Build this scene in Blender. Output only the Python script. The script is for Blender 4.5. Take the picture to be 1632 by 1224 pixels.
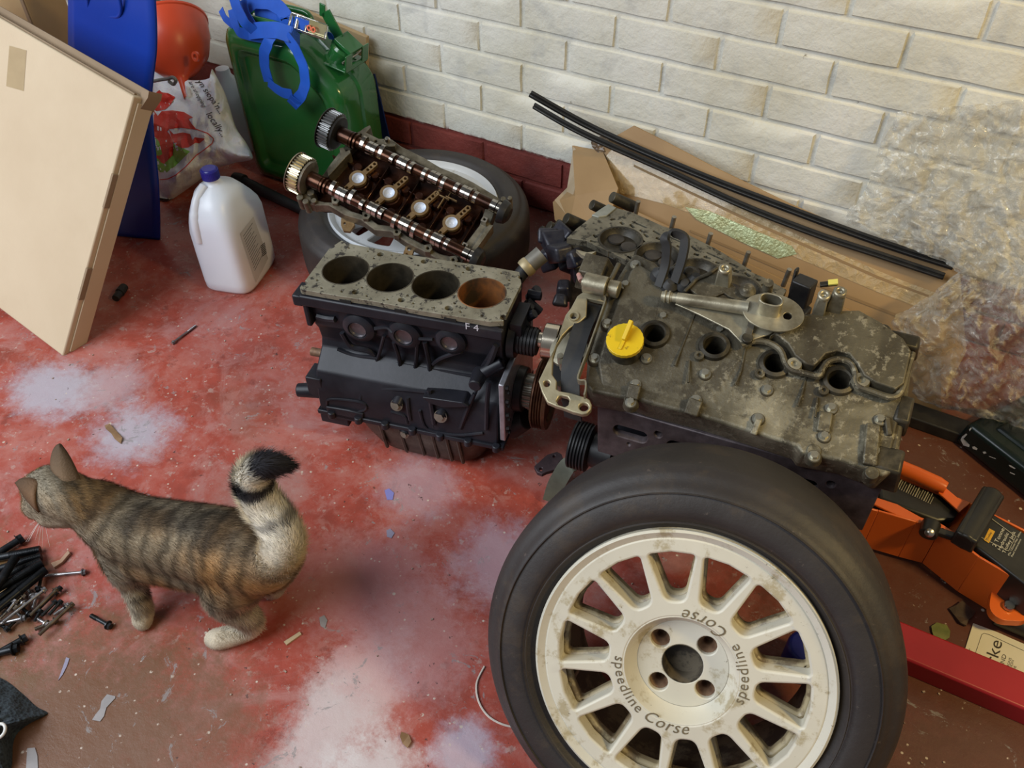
import bpy, bmesh, math, random
import numpy as np
from mathutils import Vector, Matrix, noise
from mathutils.bvhtree import BVHTree
from mathutils.geometry import delaunay_2d_cdt
random.seed(7)
for o in list(bpy.data.objects): bpy.data.objects.remove(o)
SC = bpy.context.scene
COL = SC.collection
PI = math.pi

# ------------------------------------------------------------------ camera
FPX = 1380.0
CW = np.array([[0.863, 0.505, -0.013], [0.344, -0.605, -0.718], [-0.370, 0.615, -0.696]])
_u, _s, _v = np.linalg.svd(CW); CW = _u @ _v
CAM = np.array([0, 0, 1.22])
cd = bpy.data.cameras.new('camera'); cam = bpy.data.objects.new('camera', cd); COL.objects.link(cam)
cd.sensor_width = 36; cd.lens = FPX / 1632 * 36; cd.clip_start = .02
m = Matrix.Identity(4)
for i in range(3):
    m[i][0] = CW[0][i]; m[i][1] = -CW[1][i]; m[i][2] = -CW[2][i]; m[i][3] = CAM[i]
cam.matrix_world = m
SC.camera = cam

# ------------------------------------------------------------------ world, lamps, exposure
SC.view_settings.view_transform = 'Standard'; SC.view_settings.look = 'None'
SC.view_settings.gamma = 1; SC.view_settings.use_curve_mapping = False
SC.view_settings.exposure = 0.0
w = bpy.data.worlds.new('world'); SC.world = w; w.use_nodes = True
w.node_tree.nodes['Background'].inputs[0].default_value = (.60, .62, .66, 1)
w.node_tree.nodes['Background'].inputs[1].default_value = .22
def area(name, loc, target, sx, sy, power, col):
    ld = bpy.data.lights.new(name, 'AREA'); ld.shape = 'RECTANGLE'; ld.size = sx; ld.size_y = sy
    ld.energy = power; ld.color = col
    lo = bpy.data.objects.new(name, ld); COL.objects.link(lo); lo.location = loc
    lo.rotation_euler = (Vector(target) - Vector(loc)).to_track_quat('-Z', 'Y').to_euler()
    return lo
dl = area('door_daylight', (-2.3, -1.1, 2.35), (-1.2, .9, .0), 2.8, 2.0, 134, (.86, .93, 1))
cl = area('ceiling_lamp', (1.15, .75, 1.75), (.35, 1.4, .3), .30, .10, 10, (1, .74, .30)); cl.data.spread = math.radians(110)

# ------------------------------------------------------------------ picture -> room helpers
def ray(x, y): return CW.T @ np.array([(x - 816) / FPX, (y - 612) / FPX, 1.])
def G(x, y, z=0.):
    d = ray(x, y); return Vector(CAM + d * (z - CAM[2]) / d[2])
def GY(x, y, Y):
    d = ray(x, y); return Vector(CAM + d * (Y - CAM[1]) / d[1])
def PR(p):
    c = CW @ (np.array(p) - CAM); return (FPX * c[0] / c[2] + 816, FPX * c[1] / c[2] + 612)
class Frame:
    """a thing's own axes; at() finds the local spot on the local plane z=h seen at a pixel"""
    def __init__(s, o, X, Y, scale=1):
        X = Vector(X).normalized(); Z = X.cross(Vector(Y)).normalized(); Y = Z.cross(X)
        s.m = Matrix.Translation(Vector(o)) @ Matrix((X, Y, Z)).transposed().to_4x4()
        s.i = s.m.inverted()
    def at(s, x, y, h=0., ax=2):
        o = s.i @ Vector(CAM); d = s.i.to_3x3() @ Vector(ray(x, y))
        return o + d * ((h - o[ax]) / d[ax])
def yawframe(o, deg):
    a = math.radians(deg); return Frame(o, (math.cos(a), math.sin(a), 0), (-math.sin(a), math.cos(a), 0))

# ------------------------------------------------------------------ materials
def nn(nt, t, **k):
    n = nt.nodes.new(t)
    for a, b in k.items(): setattr(n, a, b)
    return n
class MatB:
    def __init__(s, name, rough=.5, metal=0., spec=None):
        s.m = bpy.data.materials.new(name); s.m.use_nodes = True; s.nt = s.m.node_tree
        s.b = s.nt.nodes['Principled BSDF']
        s.b.inputs['Roughness'].default_value = rough; s.b.inputs['Metallic'].default_value = metal
        if spec is not None: s.b.inputs['Specular IOR Level'].default_value = spec
        s.tc = nn(s.nt, 'ShaderNodeTexCoord'); s.geo = None
    def pos(s):
        if not s.geo: s.geo = nn(s.nt, 'ShaderNodeNewGeometry')
        return s.geo.outputs['Position']
    def link(s, a, b): s.nt.links.new(a, b)
    def noise(s, scale, detail=4, rough=.55, world=False, dist=0., vec=None):
        n = nn(s.nt, 'ShaderNodeTexNoise'); n.inputs['Scale'].default_value = scale
        n.inputs['Detail'].default_value = detail; n.inputs['Roughness'].default_value = rough
        n.inputs['Distortion'].default_value = dist
        s.link(vec if vec is not None else (s.pos() if world else s.tc.outputs['Object']), n.inputs['Vector'])
        return n.outputs['Fac']
    def voro(s, scale, world=False, feature='F1', out='Distance'):
        n = nn(s.nt, 'ShaderNodeTexVoronoi'); n.feature = feature; n.inputs['Scale'].default_value = scale
        s.link(s.pos() if world else s.tc.outputs['Object'], n.inputs['Vector']); return n.outputs[out]
    def ramp(s, fac, stops, interp='LINEAR'):
        n = nn(s.nt, 'ShaderNodeValToRGB'); r = n.color_ramp; r.interpolation = interp
        while len(r.elements) < len(stops): r.elements.new(.5)
        for e, (p, c) in zip(r.elements, stops):
            e.position = p; e.color = (*c, 1) if len(c) == 3 else c
        s.link(fac, n.inputs[0]); return n.outputs['Color']
    def step(s, fac, a, b):
        n = nn(s.nt, 'ShaderNodeMapRange'); n.interpolation_type = 'SMOOTHSTEP'
        n.inputs['From Min'].default_value = a; n.inputs['From Max'].default_value = b
        s.link(fac, n.inputs['Value']); return n.outputs['Result']
    def math(s, op, a, b=0.):
        n = nn(s.nt, 'ShaderNodeMath'); n.operation = op
        for i, v in enumerate((a, b)):
            if isinstance(v, (int, float)): n.inputs[i].default_value = v
            else: s.link(v, n.inputs[i])
        return n.outputs[0]
    def mix(s, fac, a, b, mode='MIX'):
        n = nn(s.nt, 'ShaderNodeMix'); n.data_type = 'RGBA'; n.blend_type = mode
        for i, v in ((0, fac), (6, a), (7, b)):
            if isinstance(v, (int, float)): n.inputs[i].default_value = v
            elif isinstance(v, tuple): n.inputs[i].default_value = (*v, 1)
            else: s.link(v, n.inputs[i])
        return n.outputs[2]
    def col(s, c):
        if isinstance(c, tuple): s.b.inputs['Base Color'].default_value = (*c, 1)
        else: s.link(c, s.b.inputs['Base Color'])
    def set(s, k, v):
        if isinstance(v, (int, float, tuple)): s.b.inputs[k].default_value = v
        else: s.link(v, s.b.inputs[k])
    def bump(s, h, dist=.002, strength=.6):
        n = nn(s.nt, 'ShaderNodeBump'); n.inputs['Distance'].default_value = dist
        n.inputs['Strength'].default_value = strength
        s.link(h, n.inputs['Height']); s.link(n.outputs[0], s.b.inputs['Normal'])
    def blob(s, x, y, r, nz, amp=.5, sy=1.):
        """soft mask round a floor spot, its edge broken by noise nz"""
        sp = nn(s.nt, 'ShaderNodeSeparateXYZ'); s.link(s.pos(), sp.inputs[0])
        dx = s.math('SUBTRACT', sp.outputs[0], x); dy = s.math('MULTIPLY', s.math('SUBTRACT', sp.outputs[1], y), sy)
        d = s.math('SQRT', s.math('ADD', s.math('MULTIPLY', dx, dx), s.math('MULTIPLY', dy, dy)))
        d = s.math('ADD', s.math('DIVIDE', d, r), s.math('MULTIPLY', s.math('SUBTRACT', nz, .5), amp * 4))
        return s.math('SUBTRACT', 1., s.step(d, .35, 1.1))
def simple(name, c1, c2=None, sc=30, rough=.5, metal=0., bump=0., bsc=None, lo=.35, hi=.65, c3=None, rvar=.0, spec=None):
    b = MatB(name, rough, metal, spec)
    if c2 is None: b.col(c1)
    else:
        n = b.noise(sc, 6, .6)
        st = [(lo, c1), (hi, c2)] if c3 is None else [(lo, c1), ((lo + hi) / 2, c3), (hi, c2)]
        b.col(b.ramp(n, st))
    if rvar:
        n2 = b.noise(sc * 1.7, 3); b.set('Roughness', b.math('ADD', rough - rvar, b.math('MULTIPLY', n2, 2 * rvar)))
    if bump: b.bump(b.noise(bsc or sc * 3, 5), bump)
    return b.m

# ------------------------------------------------------------------ mesh builder
def frame_of(d):
    d = d.normalized(); a = Vector((0, 0, 1)) if abs(d.z) < .9 else Vector((1, 0, 0))
    u = d.cross(a).normalized(); return u, d.cross(u)
class MB:
    def __init__(s): s.bm = bmesh.new()
    def poly(s, pts): return s.bm.faces.new([s.bm.verts.new(p) for p in pts])
    def box(s, c, size, rot=None, top=1., topy=None):
        """box centred at c; rot = 3x3 Matrix; top = taper of the upper face"""
        topy = top if topy is None else topy
        vs = []
        for z in (-.5, .5):
            kx, ky = (top, topy) if z > 0 else (1, 1)
            for x, y in ((-.5, -.5), (.5, -.5), (.5, .5), (-.5, .5)):
                v = Vector((x * size[0] * kx, y * size[1] * ky, z * size[2]))
                if rot is not None: v = rot @ v
                vs.append(s.bm.verts.new(v + Vector(c)))
        for f in ((3, 2, 1, 0), (4, 5, 6, 7), (0, 1, 5, 4), (1, 2, 6, 5), (2, 3, 7, 6), (3, 0, 4, 7)):
            s.bm.faces.new([vs[i] for i in f])
        return s
    def bar(s, a, b, w, h, up=(0, 0, 1)):
        a = Vector(a); b = Vector(b); X = (b - a); L = X.length; X.normalize()
        Y = Vector(up).cross(X).normalized(); Z = X.cross(Y)
        return s.box((a + b) / 2, (L, w, h), Matrix((X, Y, Z)).transposed())
    def cyl(s, a, b, r0, r1=None, seg=16, cap=True):
        r1 = r0 if r1 is None else r1
        return s.tube([a, b], [r0, r1], seg, cap)
    def tube(s, pts, r, seg=10, cap=True, closed=False):
        pts = [Vector(p) for p in pts]; n = len(pts)
        if isinstance(r, (int, float)): r = [r] * n
        rings = []; u = None
        for i, p in enumerate(pts):
            if closed: d = pts[(i + 1) % n] - pts[i - 1]
            else: d = (pts[min(i + 1, n - 1)] - pts[max(i - 1, 0)])
            d.normalize()
            if u is None: u, v = frame_of(d)
            else:
                u = (u - d * u.dot(d)).normalized(); v = d.cross(u)
            rings.append([s.bm.verts.new(p + (u * math.cos(t) + v * math.sin(t)) * r[i]) for t in [2 * PI * k / seg for k in range(seg)]])
        for i in range(n if closed else n - 1):
            A, B = rings[i], rings[(i + 1) % n]
            for k in range(seg): s.bm.faces.new((A[k], A[(k + 1) % seg], B[(k + 1) % seg], B[k]))
        if cap and not closed:
            s.bm.faces.new(rings[0][::-1]); s.bm.faces.new(rings[-1])
        return s
    def lathe(s, prof, o=(0, 0, 0), ax=(0, 0, 1), seg=48, closed=False, a0=0, a1=2 * PI):
        """prof: (radius, height) list round axis ax"""
        o = Vector(o); d = Vector(ax).normalized()
        if abs(d.z) > .999: u, v = Vector((1, 0, 0)), Vector((0, 1, 0)) * (1 if d.z > 0 else -1)
        else: u, v = frame_of(d)
        full = abs(a1 - a0 - 2 * PI) < 1e-6; ns = seg if full else seg + 1
        R = []
        for r, h in prof:
            if r < 1e-7: R.append([s.bm.verts.new(o + d * h)] * ns)
            else: R.append([s.bm.verts.new(o + d * h + (u * math.cos(t) + v * math.sin(t)) * r) for t in [a0 + (a1 - a0) * k / seg for k in range(ns)]])
        m_ = len(prof)
        for i in range(m_ if closed else m_ - 1):
            A, B = R[i], R[(i + 1) % m_]
            for k in range(seg):
                q = []
                for w_ in (A[k], A[(k + 1) % ns], B[(k + 1) % ns], B[k]):
                    if w_ not in q: q.append(w_)
                if len(q) > 2:
                    try: s.bm.faces.new(q)
                    except ValueError: pass
        return s
    def plate(s, outer, holes=(), z0=0., z1=.01, tf=None, bottom=True):
        """flat plate with real holes; outlines are (x, y) lists, tf maps a Vector"""
        loops = [[Vector((p[0], p[1], 0)) for p in l] for l in [outer, *holes]]
        flat = [p for l in loops for p in l]; segs = []; k = 0
        for l in loops: segs += [(k + i, k + (i + 1) % len(l)) for i in range(len(l))]; k += len(l)
        r = delaunay_2d_cdt([Vector((p.x, p.y)) for p in flat], segs, [], 0, 1e-6)
        nv = len(flat); cv = r[0]; flat = [Vector((v.x, v.y, 0)) for v in cv]
        def inside(x, y, l):
            c = False; n = len(l); j = n - 1
            for i in range(n):
                a, b = l[i], l[j]
                if (a.y > y) != (b.y > y) and x < (b.x - a.x) * (y - a.y) / (b.y - a.y) + a.x: c = not c
                j = i
            return c
        bb = [(min(p.x for p in l), max(p.x for p in l), min(p.y for p in l), max(p.y for p in l)) for l in loops]
        tris = []
        for f in r[2]:
            x = sum(cv[i].x for i in f) / 3; y = sum(cv[i].y for i in f) / 3
            if inside(x, y, loops[0]) and not any(q[0] < x < q[1] and q[2] < y < q[3] and inside(x, y, l) for l, q in zip(loops[1:], bb[1:])): tris.append(f)
        tf = tf or (lambda v: v)
        T = [s.bm.verts.new(tf(Vector((p.x, p.y, z1)))) for p in flat]
        B = [s.bm.verts.new(tf(Vector((p.x, p.y, z0)))) for p in flat]
        for a, b, c in tris:
            try: s.bm.faces.new((T[a], T[b], T[c]))
            except ValueError: continue
            if bottom:
                try: s.bm.faces.new((B[c], B[b], B[a]))
                except ValueError: pass
        cnt = {}
        for t in tris:
            for i in range(3):
                e = (t[i], t[(i + 1) % 3]); cnt[e] = cnt.get(e, 0) + 1
        for a, b in cnt:
            if (b, a) not in cnt:
                try: s.bm.faces.new((B[a], B[b], T[b], T[a]))
                except ValueError: pass
        return s
    def ribbon(s, pts, w, th=.0015, nrm=None, wdir=None):
        """flat band along pts; wdir: list (or one) of directions across the width"""
        pts = [Vector(p) for p in pts]; n = len(pts); P = []
        for i, p in enumerate(pts):
            d = (pts[min(i + 1, n - 1)] - pts[max(i - 1, 0)]).normalized()
            wd = Vector(wdir[i] if isinstance(wdir, list) else (wdir or (0, 0, 1)))
            wd = (wd - d * wd.dot(d)).normalized(); q = d.cross(wd)
            ww = (w[i] if isinstance(w, (list, tuple)) else w) / 2
            P.append([s.bm.verts.new(p + wd * ww * a + q * th / 2 * b) for a, b in ((-1, -1), (1, -1), (1, 1), (-1, 1))])
        for i in range(n - 1):
            A, B = P[i], P[i + 1]
            for k in range(4): s.bm.faces.new((A[k], A[(k + 1) % 4], B[(k + 1) % 4], B[k]))
        s.bm.faces.new(P[0][::-1]); s.bm.faces.new(P[-1])
        return s
    def grid(s, f, nu, nv, th=0., closedu=False):
        V = [[s.bm.verts.new(f(i / (nu - (0 if closedu else 1)), j / (nv - 1))) for j in range(nv)] for i in range(nu)]
        for i in range(nu if closedu else nu - 1):
            for j in range(nv - 1):
                a, b = V[i], V[(i + 1) % nu]; s.bm.faces.new((a[j], b[j], b[j + 1], a[j + 1]))
        return s
    def obj(s, name, mat, parent=None, label=None, bevel=0., seg=2, angle=35, smooth=True, recalc=True, weld=0., fr=None):
        if weld: bmesh.ops.remove_doubles(s.bm, verts=s.bm.verts, dist=weld)
        if recalc: bmesh.ops.recalc_face_normals(s.bm, faces=s.bm.faces)
        me = bpy.data.meshes.new(name); s.bm.to_mesh(me); s.bm.free()
        if smooth:
            me.shade_smooth(); me.set_sharp_from_angle(angle=math.radians(angle))
        for x in (mat if isinstance(mat, (list, tuple)) else [mat]): me.materials.append(x)
        o = bpy.data.objects.new(name, me); COL.objects.link(o)
        if parent is not None: o.parent = parent
        if fr is not None: o.matrix_world = fr.m
        if label: o['label'] = label
        if bevel:
            b = o.modifiers.new('bevel', 'BEVEL'); b.width = bevel; b.segments = seg
            b.limit_method = 'ANGLE'; b.angle_limit = math.radians(angle); b.use_clamp_overlap = True
        return o
def tag(o, label, cat, group=None, kind=None):
    o['label'] = label; o['category'] = cat
    if group: o['group'] = group
    if kind: o['kind'] = kind
    return o
def thing(name, label, cat, fr=None, loc=None, group=None):
    o = bpy.data.objects.new(name, None); COL.objects.link(o); o.empty_display_size = .05
    if fr is not None: o.matrix_world = fr.m
    elif loc is not None: o.location = loc
    return tag(o, label, cat, group)
def struct(o): o['kind'] = 'structure'; return o
def inst(me_obj, name, parent=None, mat4=None, **k):
    o = bpy.data.objects.new(name, me_obj.data); COL.objects.link(o)
    if parent is not None: o.parent = parent
    if mat4 is not None: o.matrix_local = mat4
    for md in me_obj.modifiers:
        n_ = o.modifiers.new(md.name, md.type)
        if md.type == 'BEVEL':
            n_.width = md.width; n_.segments = md.segments; n_.limit_method = md.limit_method; n_.angle_limit = md.angle_limit
    for a, b in k.items(): o[a] = b
    return o
def circle(x, y, r, n=20, ry=None, a0=0):
    return [(x + r * math.cos(a0 + 2 * PI * i / n), y + (ry or r) * math.sin(a0 + 2 * PI * i / n)) for i in range(n)]
def crp(ox, oy, s): return lambda x, y: (ox + x / s, oy + y / s)
def smooth_path(P, n=8, closed=False):
    """Catmull-Rom through P"""
    P = [Vector(p) for p in P]; out = []; m_ = len(P)
    for i in range(m_ if closed else m_ - 1):
        if closed: a, b, c, d = P[i - 1], P[i], P[(i + 1) % m_], P[(i + 2) % m_]
        else: a, b, c, d = P[max(i - 1, 0)], P[i], P[i + 1], P[min(i + 2, m_ - 1)]
        for k in range(n):
            t = k / n
            out.append(.5 * ((2 * b) + (c - a) * t + (2 * a - 5 * b + 4 * c - d) * t * t + (3 * b - a - 3 * c + d) * t ** 3))
    if not closed: out.append(P[-1])
    return out
def text_tris(s, size=1., shear=0., spacing=1.):
    """letters as flat verts/faces, origin at left baseline"""
    cu = bpy.data.curves.new('t', 'FONT'); cu.body = s; cu.size = size; cu.shear = shear; cu.resolution_u = 3
    cu.space_character = spacing
    ob = bpy.data.objects.new('t', cu); COL.objects.link(ob)
    dg = bpy.context.evaluated_depsgraph_get(); me = bpy.data.meshes.new_from_object(ob.evaluated_get(dg))
    V = [(v.co.x, v.co.y) for v in me.vertices]; F = [tuple(p.vertices) for p in me.polygons]
    bpy.data.objects.remove(ob); bpy.data.curves.remove(cu); bpy.data.meshes.remove(me)
    return V, F
def bvh_of(o):
    dg = bpy.context.evaluated_depsgraph_get(); dg.update(); e = o.evaluated_get(dg); me = e.to_mesh()
    M = o.matrix_world
    t = BVHTree.FromPolygons([M @ v.co for v in me.vertices], [tuple(p.vertices) for p in me.polygons]); e.to_mesh_clear(); return t
def wrap_print(polys, bvh, name, mat, parent, off=.0008, label=None, maxe=8):
    """lay flat print (2-D outlines in picture units) onto a real surface, a hair proud of it"""
    bm = bmesh.new()
    for V, F in polys:
        vs = [bm.verts.new((x, y, 0)) for x, y in V]
        for f in F:
            try: bm.faces.new([vs[i] for i in f])
            except ValueError: pass
    bmesh.ops.triangulate(bm, faces=bm.faces)
    for _ in range(4):
        es = [e for e in bm.edges if e.calc_length() > maxe]
        if not es: break
        bmesh.ops.subdivide_edges(bm, edges=es, cuts=1); bmesh.ops.triangulate(bm, faces=bm.faces)
    org = Vector(CAM); bad = []
    for v in bm.verts:
        d = Vector(ray(v.co.x, v.co.y)).normalized(); h = bvh.ray_cast(org, d)
        if h[0] is None: bad.append(v)
        else:
            v.co = h[0] - d * off
    bmesh.ops.delete(bm, geom=bad, context='VERTS')
    M = parent.matrix_world.inverted()
    for v in bm.verts: v.co = M @ v.co
    me = bpy.data.meshes.new(name); bm.to_mesh(me); bm.free(); me.materials.append(mat)
    o = bpy.data.objects.new(name, me); COL.objects.link(o); o.parent = parent
    if label: o['label'] = label
    return o
def txt(s, x, y, ux, uy, size, shear=0., vx=None, vy=None):
    """text laid in picture units from (x,y) along (ux,uy)"""
    V, F = text_tris(s, 1., shear); l = math.hypot(ux, uy); ux /= l; uy /= l
    if vx is None: vx, vy = uy, -ux
    return [(x + size * (a * ux + b * vx), y + size * (a * uy + b * vy)) for a, b in V], F
def polyf(pts): return [tuple(p) for p in pts], [tuple(range(len(pts)))]
# ------------------------------------------------------------------ floor
b = MatB('floor_paint', .42)
n1 = b.noise(2.2, 5, .6, True, .4); n2 = b.noise(9, 6, .65, True); n3 = b.noise(45, 5, .7, True); n4 = b.noise(4.5, 6, .7, True, 1.2)
c = b.ramp(n2, [(.30, (.25, .050, .034)), (.48, (.37, .068, .045)), (.66, (.44, .15, .12))])
c = b.mix(b.step(n4, .50, .66), c, (.42, .17, .15))                       # worn pink
c = b.mix(b.math('MULTIPLY', b.step(n1, .55, .75), .5), c, (.16, .07, .04))   # brown grime
c = b.mix(b.math('MULTIPLY', b.step(n3, .58, .66), .55), c, (.46, .34, .30)); c = b.mix(b.math('MULTIPLY', b.step(b.noise(24, 7, .8, True, .5), .50, .62), .45), c, (.44, .20, .17)); c = b.mix(b.math('MULTIPLY', b.step(b.noise(15, 6, .75, True, .3), .58, .66), .5), c, (.17, .035, .025))
nb = b.math('ADD', b.math('MULTIPLY', b.noise(7, 7, .75, True, .5), .45), b.math('MULTIPLY', b.noise(34, 6, .8, True), .55)); nf = b.noise(26, 6, .75, True)
for x, y, r, col, k, sy in [(-1.46, .60, .12, (.46, .48, .56), .72, 1.3), (-1.22, .60, .10, (.46, .48, .56), .72, 1.0), (-1.36, .66, .09, (.48, .42, .46), .5, 1),  # bluish-white spots: worn paint plus sky sheen painted into the colour
                        (-.52, .36, .08, (.66, .60, .60), .72, .45), (-.42, .30, .09, (.70, .66, .66), .75, 1), (-.33, .40, .06, (.55, .55, .66), .6, 1), (-.50, .50, .13, (.52, .26, .25), .6, 1),  # whitish wash: scuffed paint and sky reflection painted in together
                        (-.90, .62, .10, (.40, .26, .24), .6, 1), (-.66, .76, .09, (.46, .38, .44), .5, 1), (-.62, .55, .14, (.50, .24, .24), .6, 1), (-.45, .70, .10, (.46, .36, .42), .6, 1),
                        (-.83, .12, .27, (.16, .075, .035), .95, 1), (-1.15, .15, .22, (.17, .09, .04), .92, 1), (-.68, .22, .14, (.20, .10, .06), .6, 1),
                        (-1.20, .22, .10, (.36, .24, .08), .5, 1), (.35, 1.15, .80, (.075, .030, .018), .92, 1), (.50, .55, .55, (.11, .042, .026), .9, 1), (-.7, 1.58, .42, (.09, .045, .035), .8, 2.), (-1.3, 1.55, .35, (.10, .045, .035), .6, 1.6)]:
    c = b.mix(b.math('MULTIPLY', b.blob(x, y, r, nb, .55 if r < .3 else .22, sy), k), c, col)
v = b.voro(26, True); v2 = b.voro(70, True)
c = b.mix(b.math('MULTIPLY', b.math('SUBTRACT', 1., b.step(v, .05, .085)), b.step(nf, .5, .56)), c, (.55, .46, .38))
c = b.mix(b.math('MULTIPLY', b.math('SUBTRACT', 1., b.step(v2, .09, .17)), b.step(nf, .52, .58)), c, (.60, .50, .42))
c = b.mix(b.math('MULTIPLY', b.step(b.noise(16, 7, .8, True, 1.5), .60, .64), .75), c, (.27, .25, .25))
c = b.mix(b.math('MULTIPLY', b.step(b.noise(60, 4, .7, True), .66, .70), .8), c, (.06, .035, .03))
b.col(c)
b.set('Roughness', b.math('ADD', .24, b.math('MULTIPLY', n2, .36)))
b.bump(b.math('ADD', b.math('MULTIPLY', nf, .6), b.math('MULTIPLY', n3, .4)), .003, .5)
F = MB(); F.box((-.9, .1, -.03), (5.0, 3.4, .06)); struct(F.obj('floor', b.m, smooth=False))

# ------------------------------------------------------------------ brick wall
b = MatB('painted_brick', .55)
sp = nn(b.nt, 'ShaderNodeSeparateXYZ'); b.link(b.pos(), sp.inputs[0])
z = b.math('ADD', sp.outputs[2], b.math('MULTIPLY', b.math('SUBTRACT', b.noise(30, 5, .7, True), .5), .03))
wc = b.ramp(b.noise(5, 5, .6, True), [(.3, (.58, .55, .45)), (.5, (.66, .64, .56)), (.7, (.73, .71, .65))])
wc = b.mix(b.math('MULTIPLY', b.step(b.noise(11, 3, .5, True, .6), .56, .70), .45), wc, (.42, .42, .40))
wc = b.mix(b.math('MULTIPLY', b.step(b.noise(38, 6, .8, True), .66, .72), .8), wc, (.20, .17, .12))
rc = b.ramp(b.noise(9, 5, .6, True), [(.3, (.13, .03, .025)), (.7, (.22, .045, .035))])
b.col(b.mix(b.step(z, .150, .162), rc, wc))
b.bump(b.math('ADD', b.noise(24, 6, .6, True), b.math('MULTIPLY', b.noise(120, 3, .5, True), .25)), .006, .7)
brickm = b.m
W0 = 1.662
wall = MB(); wall.box((-.9, W0 + .06 + .006, .55), (4.6, .12, 1.1)); wall = struct(wall.obj('wall_back', brickm, smooth=False))
def brick_mesh(seed, L):
    r = random.Random(seed); m_ = MB(); h = .0655
    def J(a): return r.uniform(-a, a)
    nx = 5
    F0 = [[None] * 3 for _ in range(nx)]; 
    for i in range(nx):
        for j in range(3):
            x = -L / 2 + L * i / (nx - 1); zz = -h / 2 + h * j / 2
            e = (i in (0, nx - 1)) or j in (0, 2)
            x += J(.0015) + (.003 if i == 0 else -.003 if i == nx - 1 else 0)
            zz += J(.0012) + (.0025 if j == 0 else -.0025 if j == 2 else 0)
            F0[i][j] = m_.bm.verts.new((x, -.0055 + (.0022 if e else J(.0012)), zz))
    B0 = {}
    for i in range(nx):
        for j in range(3):
            if i in (0, nx - 1) or j in (0, 2):
                B0[i, j] = m_.bm.verts.new((-L / 2 + L * i / (nx - 1), .004, -h / 2 + h * j / 2))
    for i in range(nx - 1):
        for j in range(2): m_.bm.faces.new((F0[i][j], F0[i + 1][j], F0[i + 1][j + 1], F0[i][j + 1]))
    loop = [(i, 0) for i in range(nx)] + [(nx - 1, 1)] + [(i, 2) for i in range(nx - 1, -1, -1)] + [(0, 1)]
    for a, c_ in zip(loop, loop[1:] + loop[:1]):
        m_.bm.faces.new((F0[a[0]][a[1]], F0[c_[0]][c_[1]], B0[c_], B0[a]))
    return m_
b2 = MB(); b2.box((-3.02, .1, .55), (.12, 3.4, 1.1)); struct(b2.obj('wall_left', brickm, smooth=False))
variants = []
for k in range(13):
    z = .0375 + .075 * k - .0005
    off = 0 if k % 2 else .1125
    for i in range(-10, 9):
        x = -1.07 + off + .225 * i + .1125
        if x < -3.1 or x > 1.2: continue
        if len(variants) < 6:
            o = brick_mesh(len(variants), .217).obj('brick', brickm, wall, angle=60); variants.append(o)
        else: o = inst(random.choice(variants), 'brick', wall)
        o.location = (x, W0 + .0035 + random.uniform(-.0015, .001), z); o.rotation_euler = (0, random.uniform(-.006, .006), random.uniform(-.004, .004))
# ------------------------------------------------------------------ shared engine-bay materials
M_STEEL = simple('bright_steel', (.62, .58, .50), (.42, .38, .31), 40, .28, 1.0)
M_STEELD = simple('dull_steel', (.28, .25, .20), (.45, .42, .36), 60, .45, .9, .0005)
M_ZINC = simple('zinc_bolt', (.50, .48, .40), (.34, .32, .26), 80, .38, .85)
M_BLACKM = simple('black_metal', (.012, .012, .014), (.03, .028, .027), 30, .42, .3, .0004)
M_RUBBER = simple('black_rubber', (.012, .012, .013), (.028, .027, .026), 18, .62, 0, .0004)
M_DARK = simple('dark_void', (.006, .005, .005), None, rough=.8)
M_OILBR = simple('oily_brown_metal', (.020, .008, .005), (.075, .028, .014), 26, .20, .55, .0008, c3=(.04, .014, .008))
M_OILJ = simple('oily_joint_face', (.20, .12, .05), (.33, .22, .11), 50, .38, .6, .0003)

# ------------------------------------------------------------------ wheels
def tyre_profile(R, rb, w):
    h = w / 2
    return [(rb, -h * .80), (rb + .010, -h * .90), (rb + .3 * (R - rb), -h * 1.02), (rb + .62 * (R - rb), -h * 1.0), (R - .018, -h * .88), (R - .006, -h * .76), (R, -h * .5), (R, h * .5),
            (R - .006, h * .76), (R - .018, h * .88), (rb + .62 * (R - rb), h * 1.0), (rb + .3 * (R - rb), h * 1.02), (rb + .010, h * .90), (rb, h * .80), (rb - .006, h * .6), (rb - .006, -h * .6)]
def smooth_prof(p, n=4):
    q = smooth_path([Vector((a, b_, 0)) for a, b_ in p], n, True); return [(v.x, v.y) for v in q]
def sector(r0, r1, a, w0, w1, n=5, rc=.2):
    """rounded wedge window between radii, half-widths w0 (inner) w1 (outer), centred at angle a"""
    P = [(r0, -w0), (r1 * math.cos(w1 / r1), -w1), (r1 * math.cos(w1 / r1), w1), (r0, w0)]
    mid = (r1 * 1.006, 0)
    pts = [P[0], P[1], mid, P[2], P[3]]
    out = []; N = len(pts)
    for i in range(N):
        p0, p, p1 = Vector(pts[i - 1]), Vector(pts[i]), Vector(pts[(i + 1) % N])
        if i == 2: out.append(p); continue
        cr = rc if i in (1, 3) else rc * 1.6
        a1 = p + (p0 - p).normalized() * min(cr * w1, (p0 - p).length * .49); b1 = p + (p1 - p).normalized() * min(cr * w1, (p1 - p).length * .49)
        for k in range(n + 1):
            t = k / n; out.append(a1 * (1 - t) ** 2 + p * 2 * t * (1 - t) + b1 * t * t)
    ca, sa = math.cos(a), math.sin(a)
    return [(q.x * ca - q.y * sa, q.x * sa + q.y * ca) for q in out]
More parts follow.
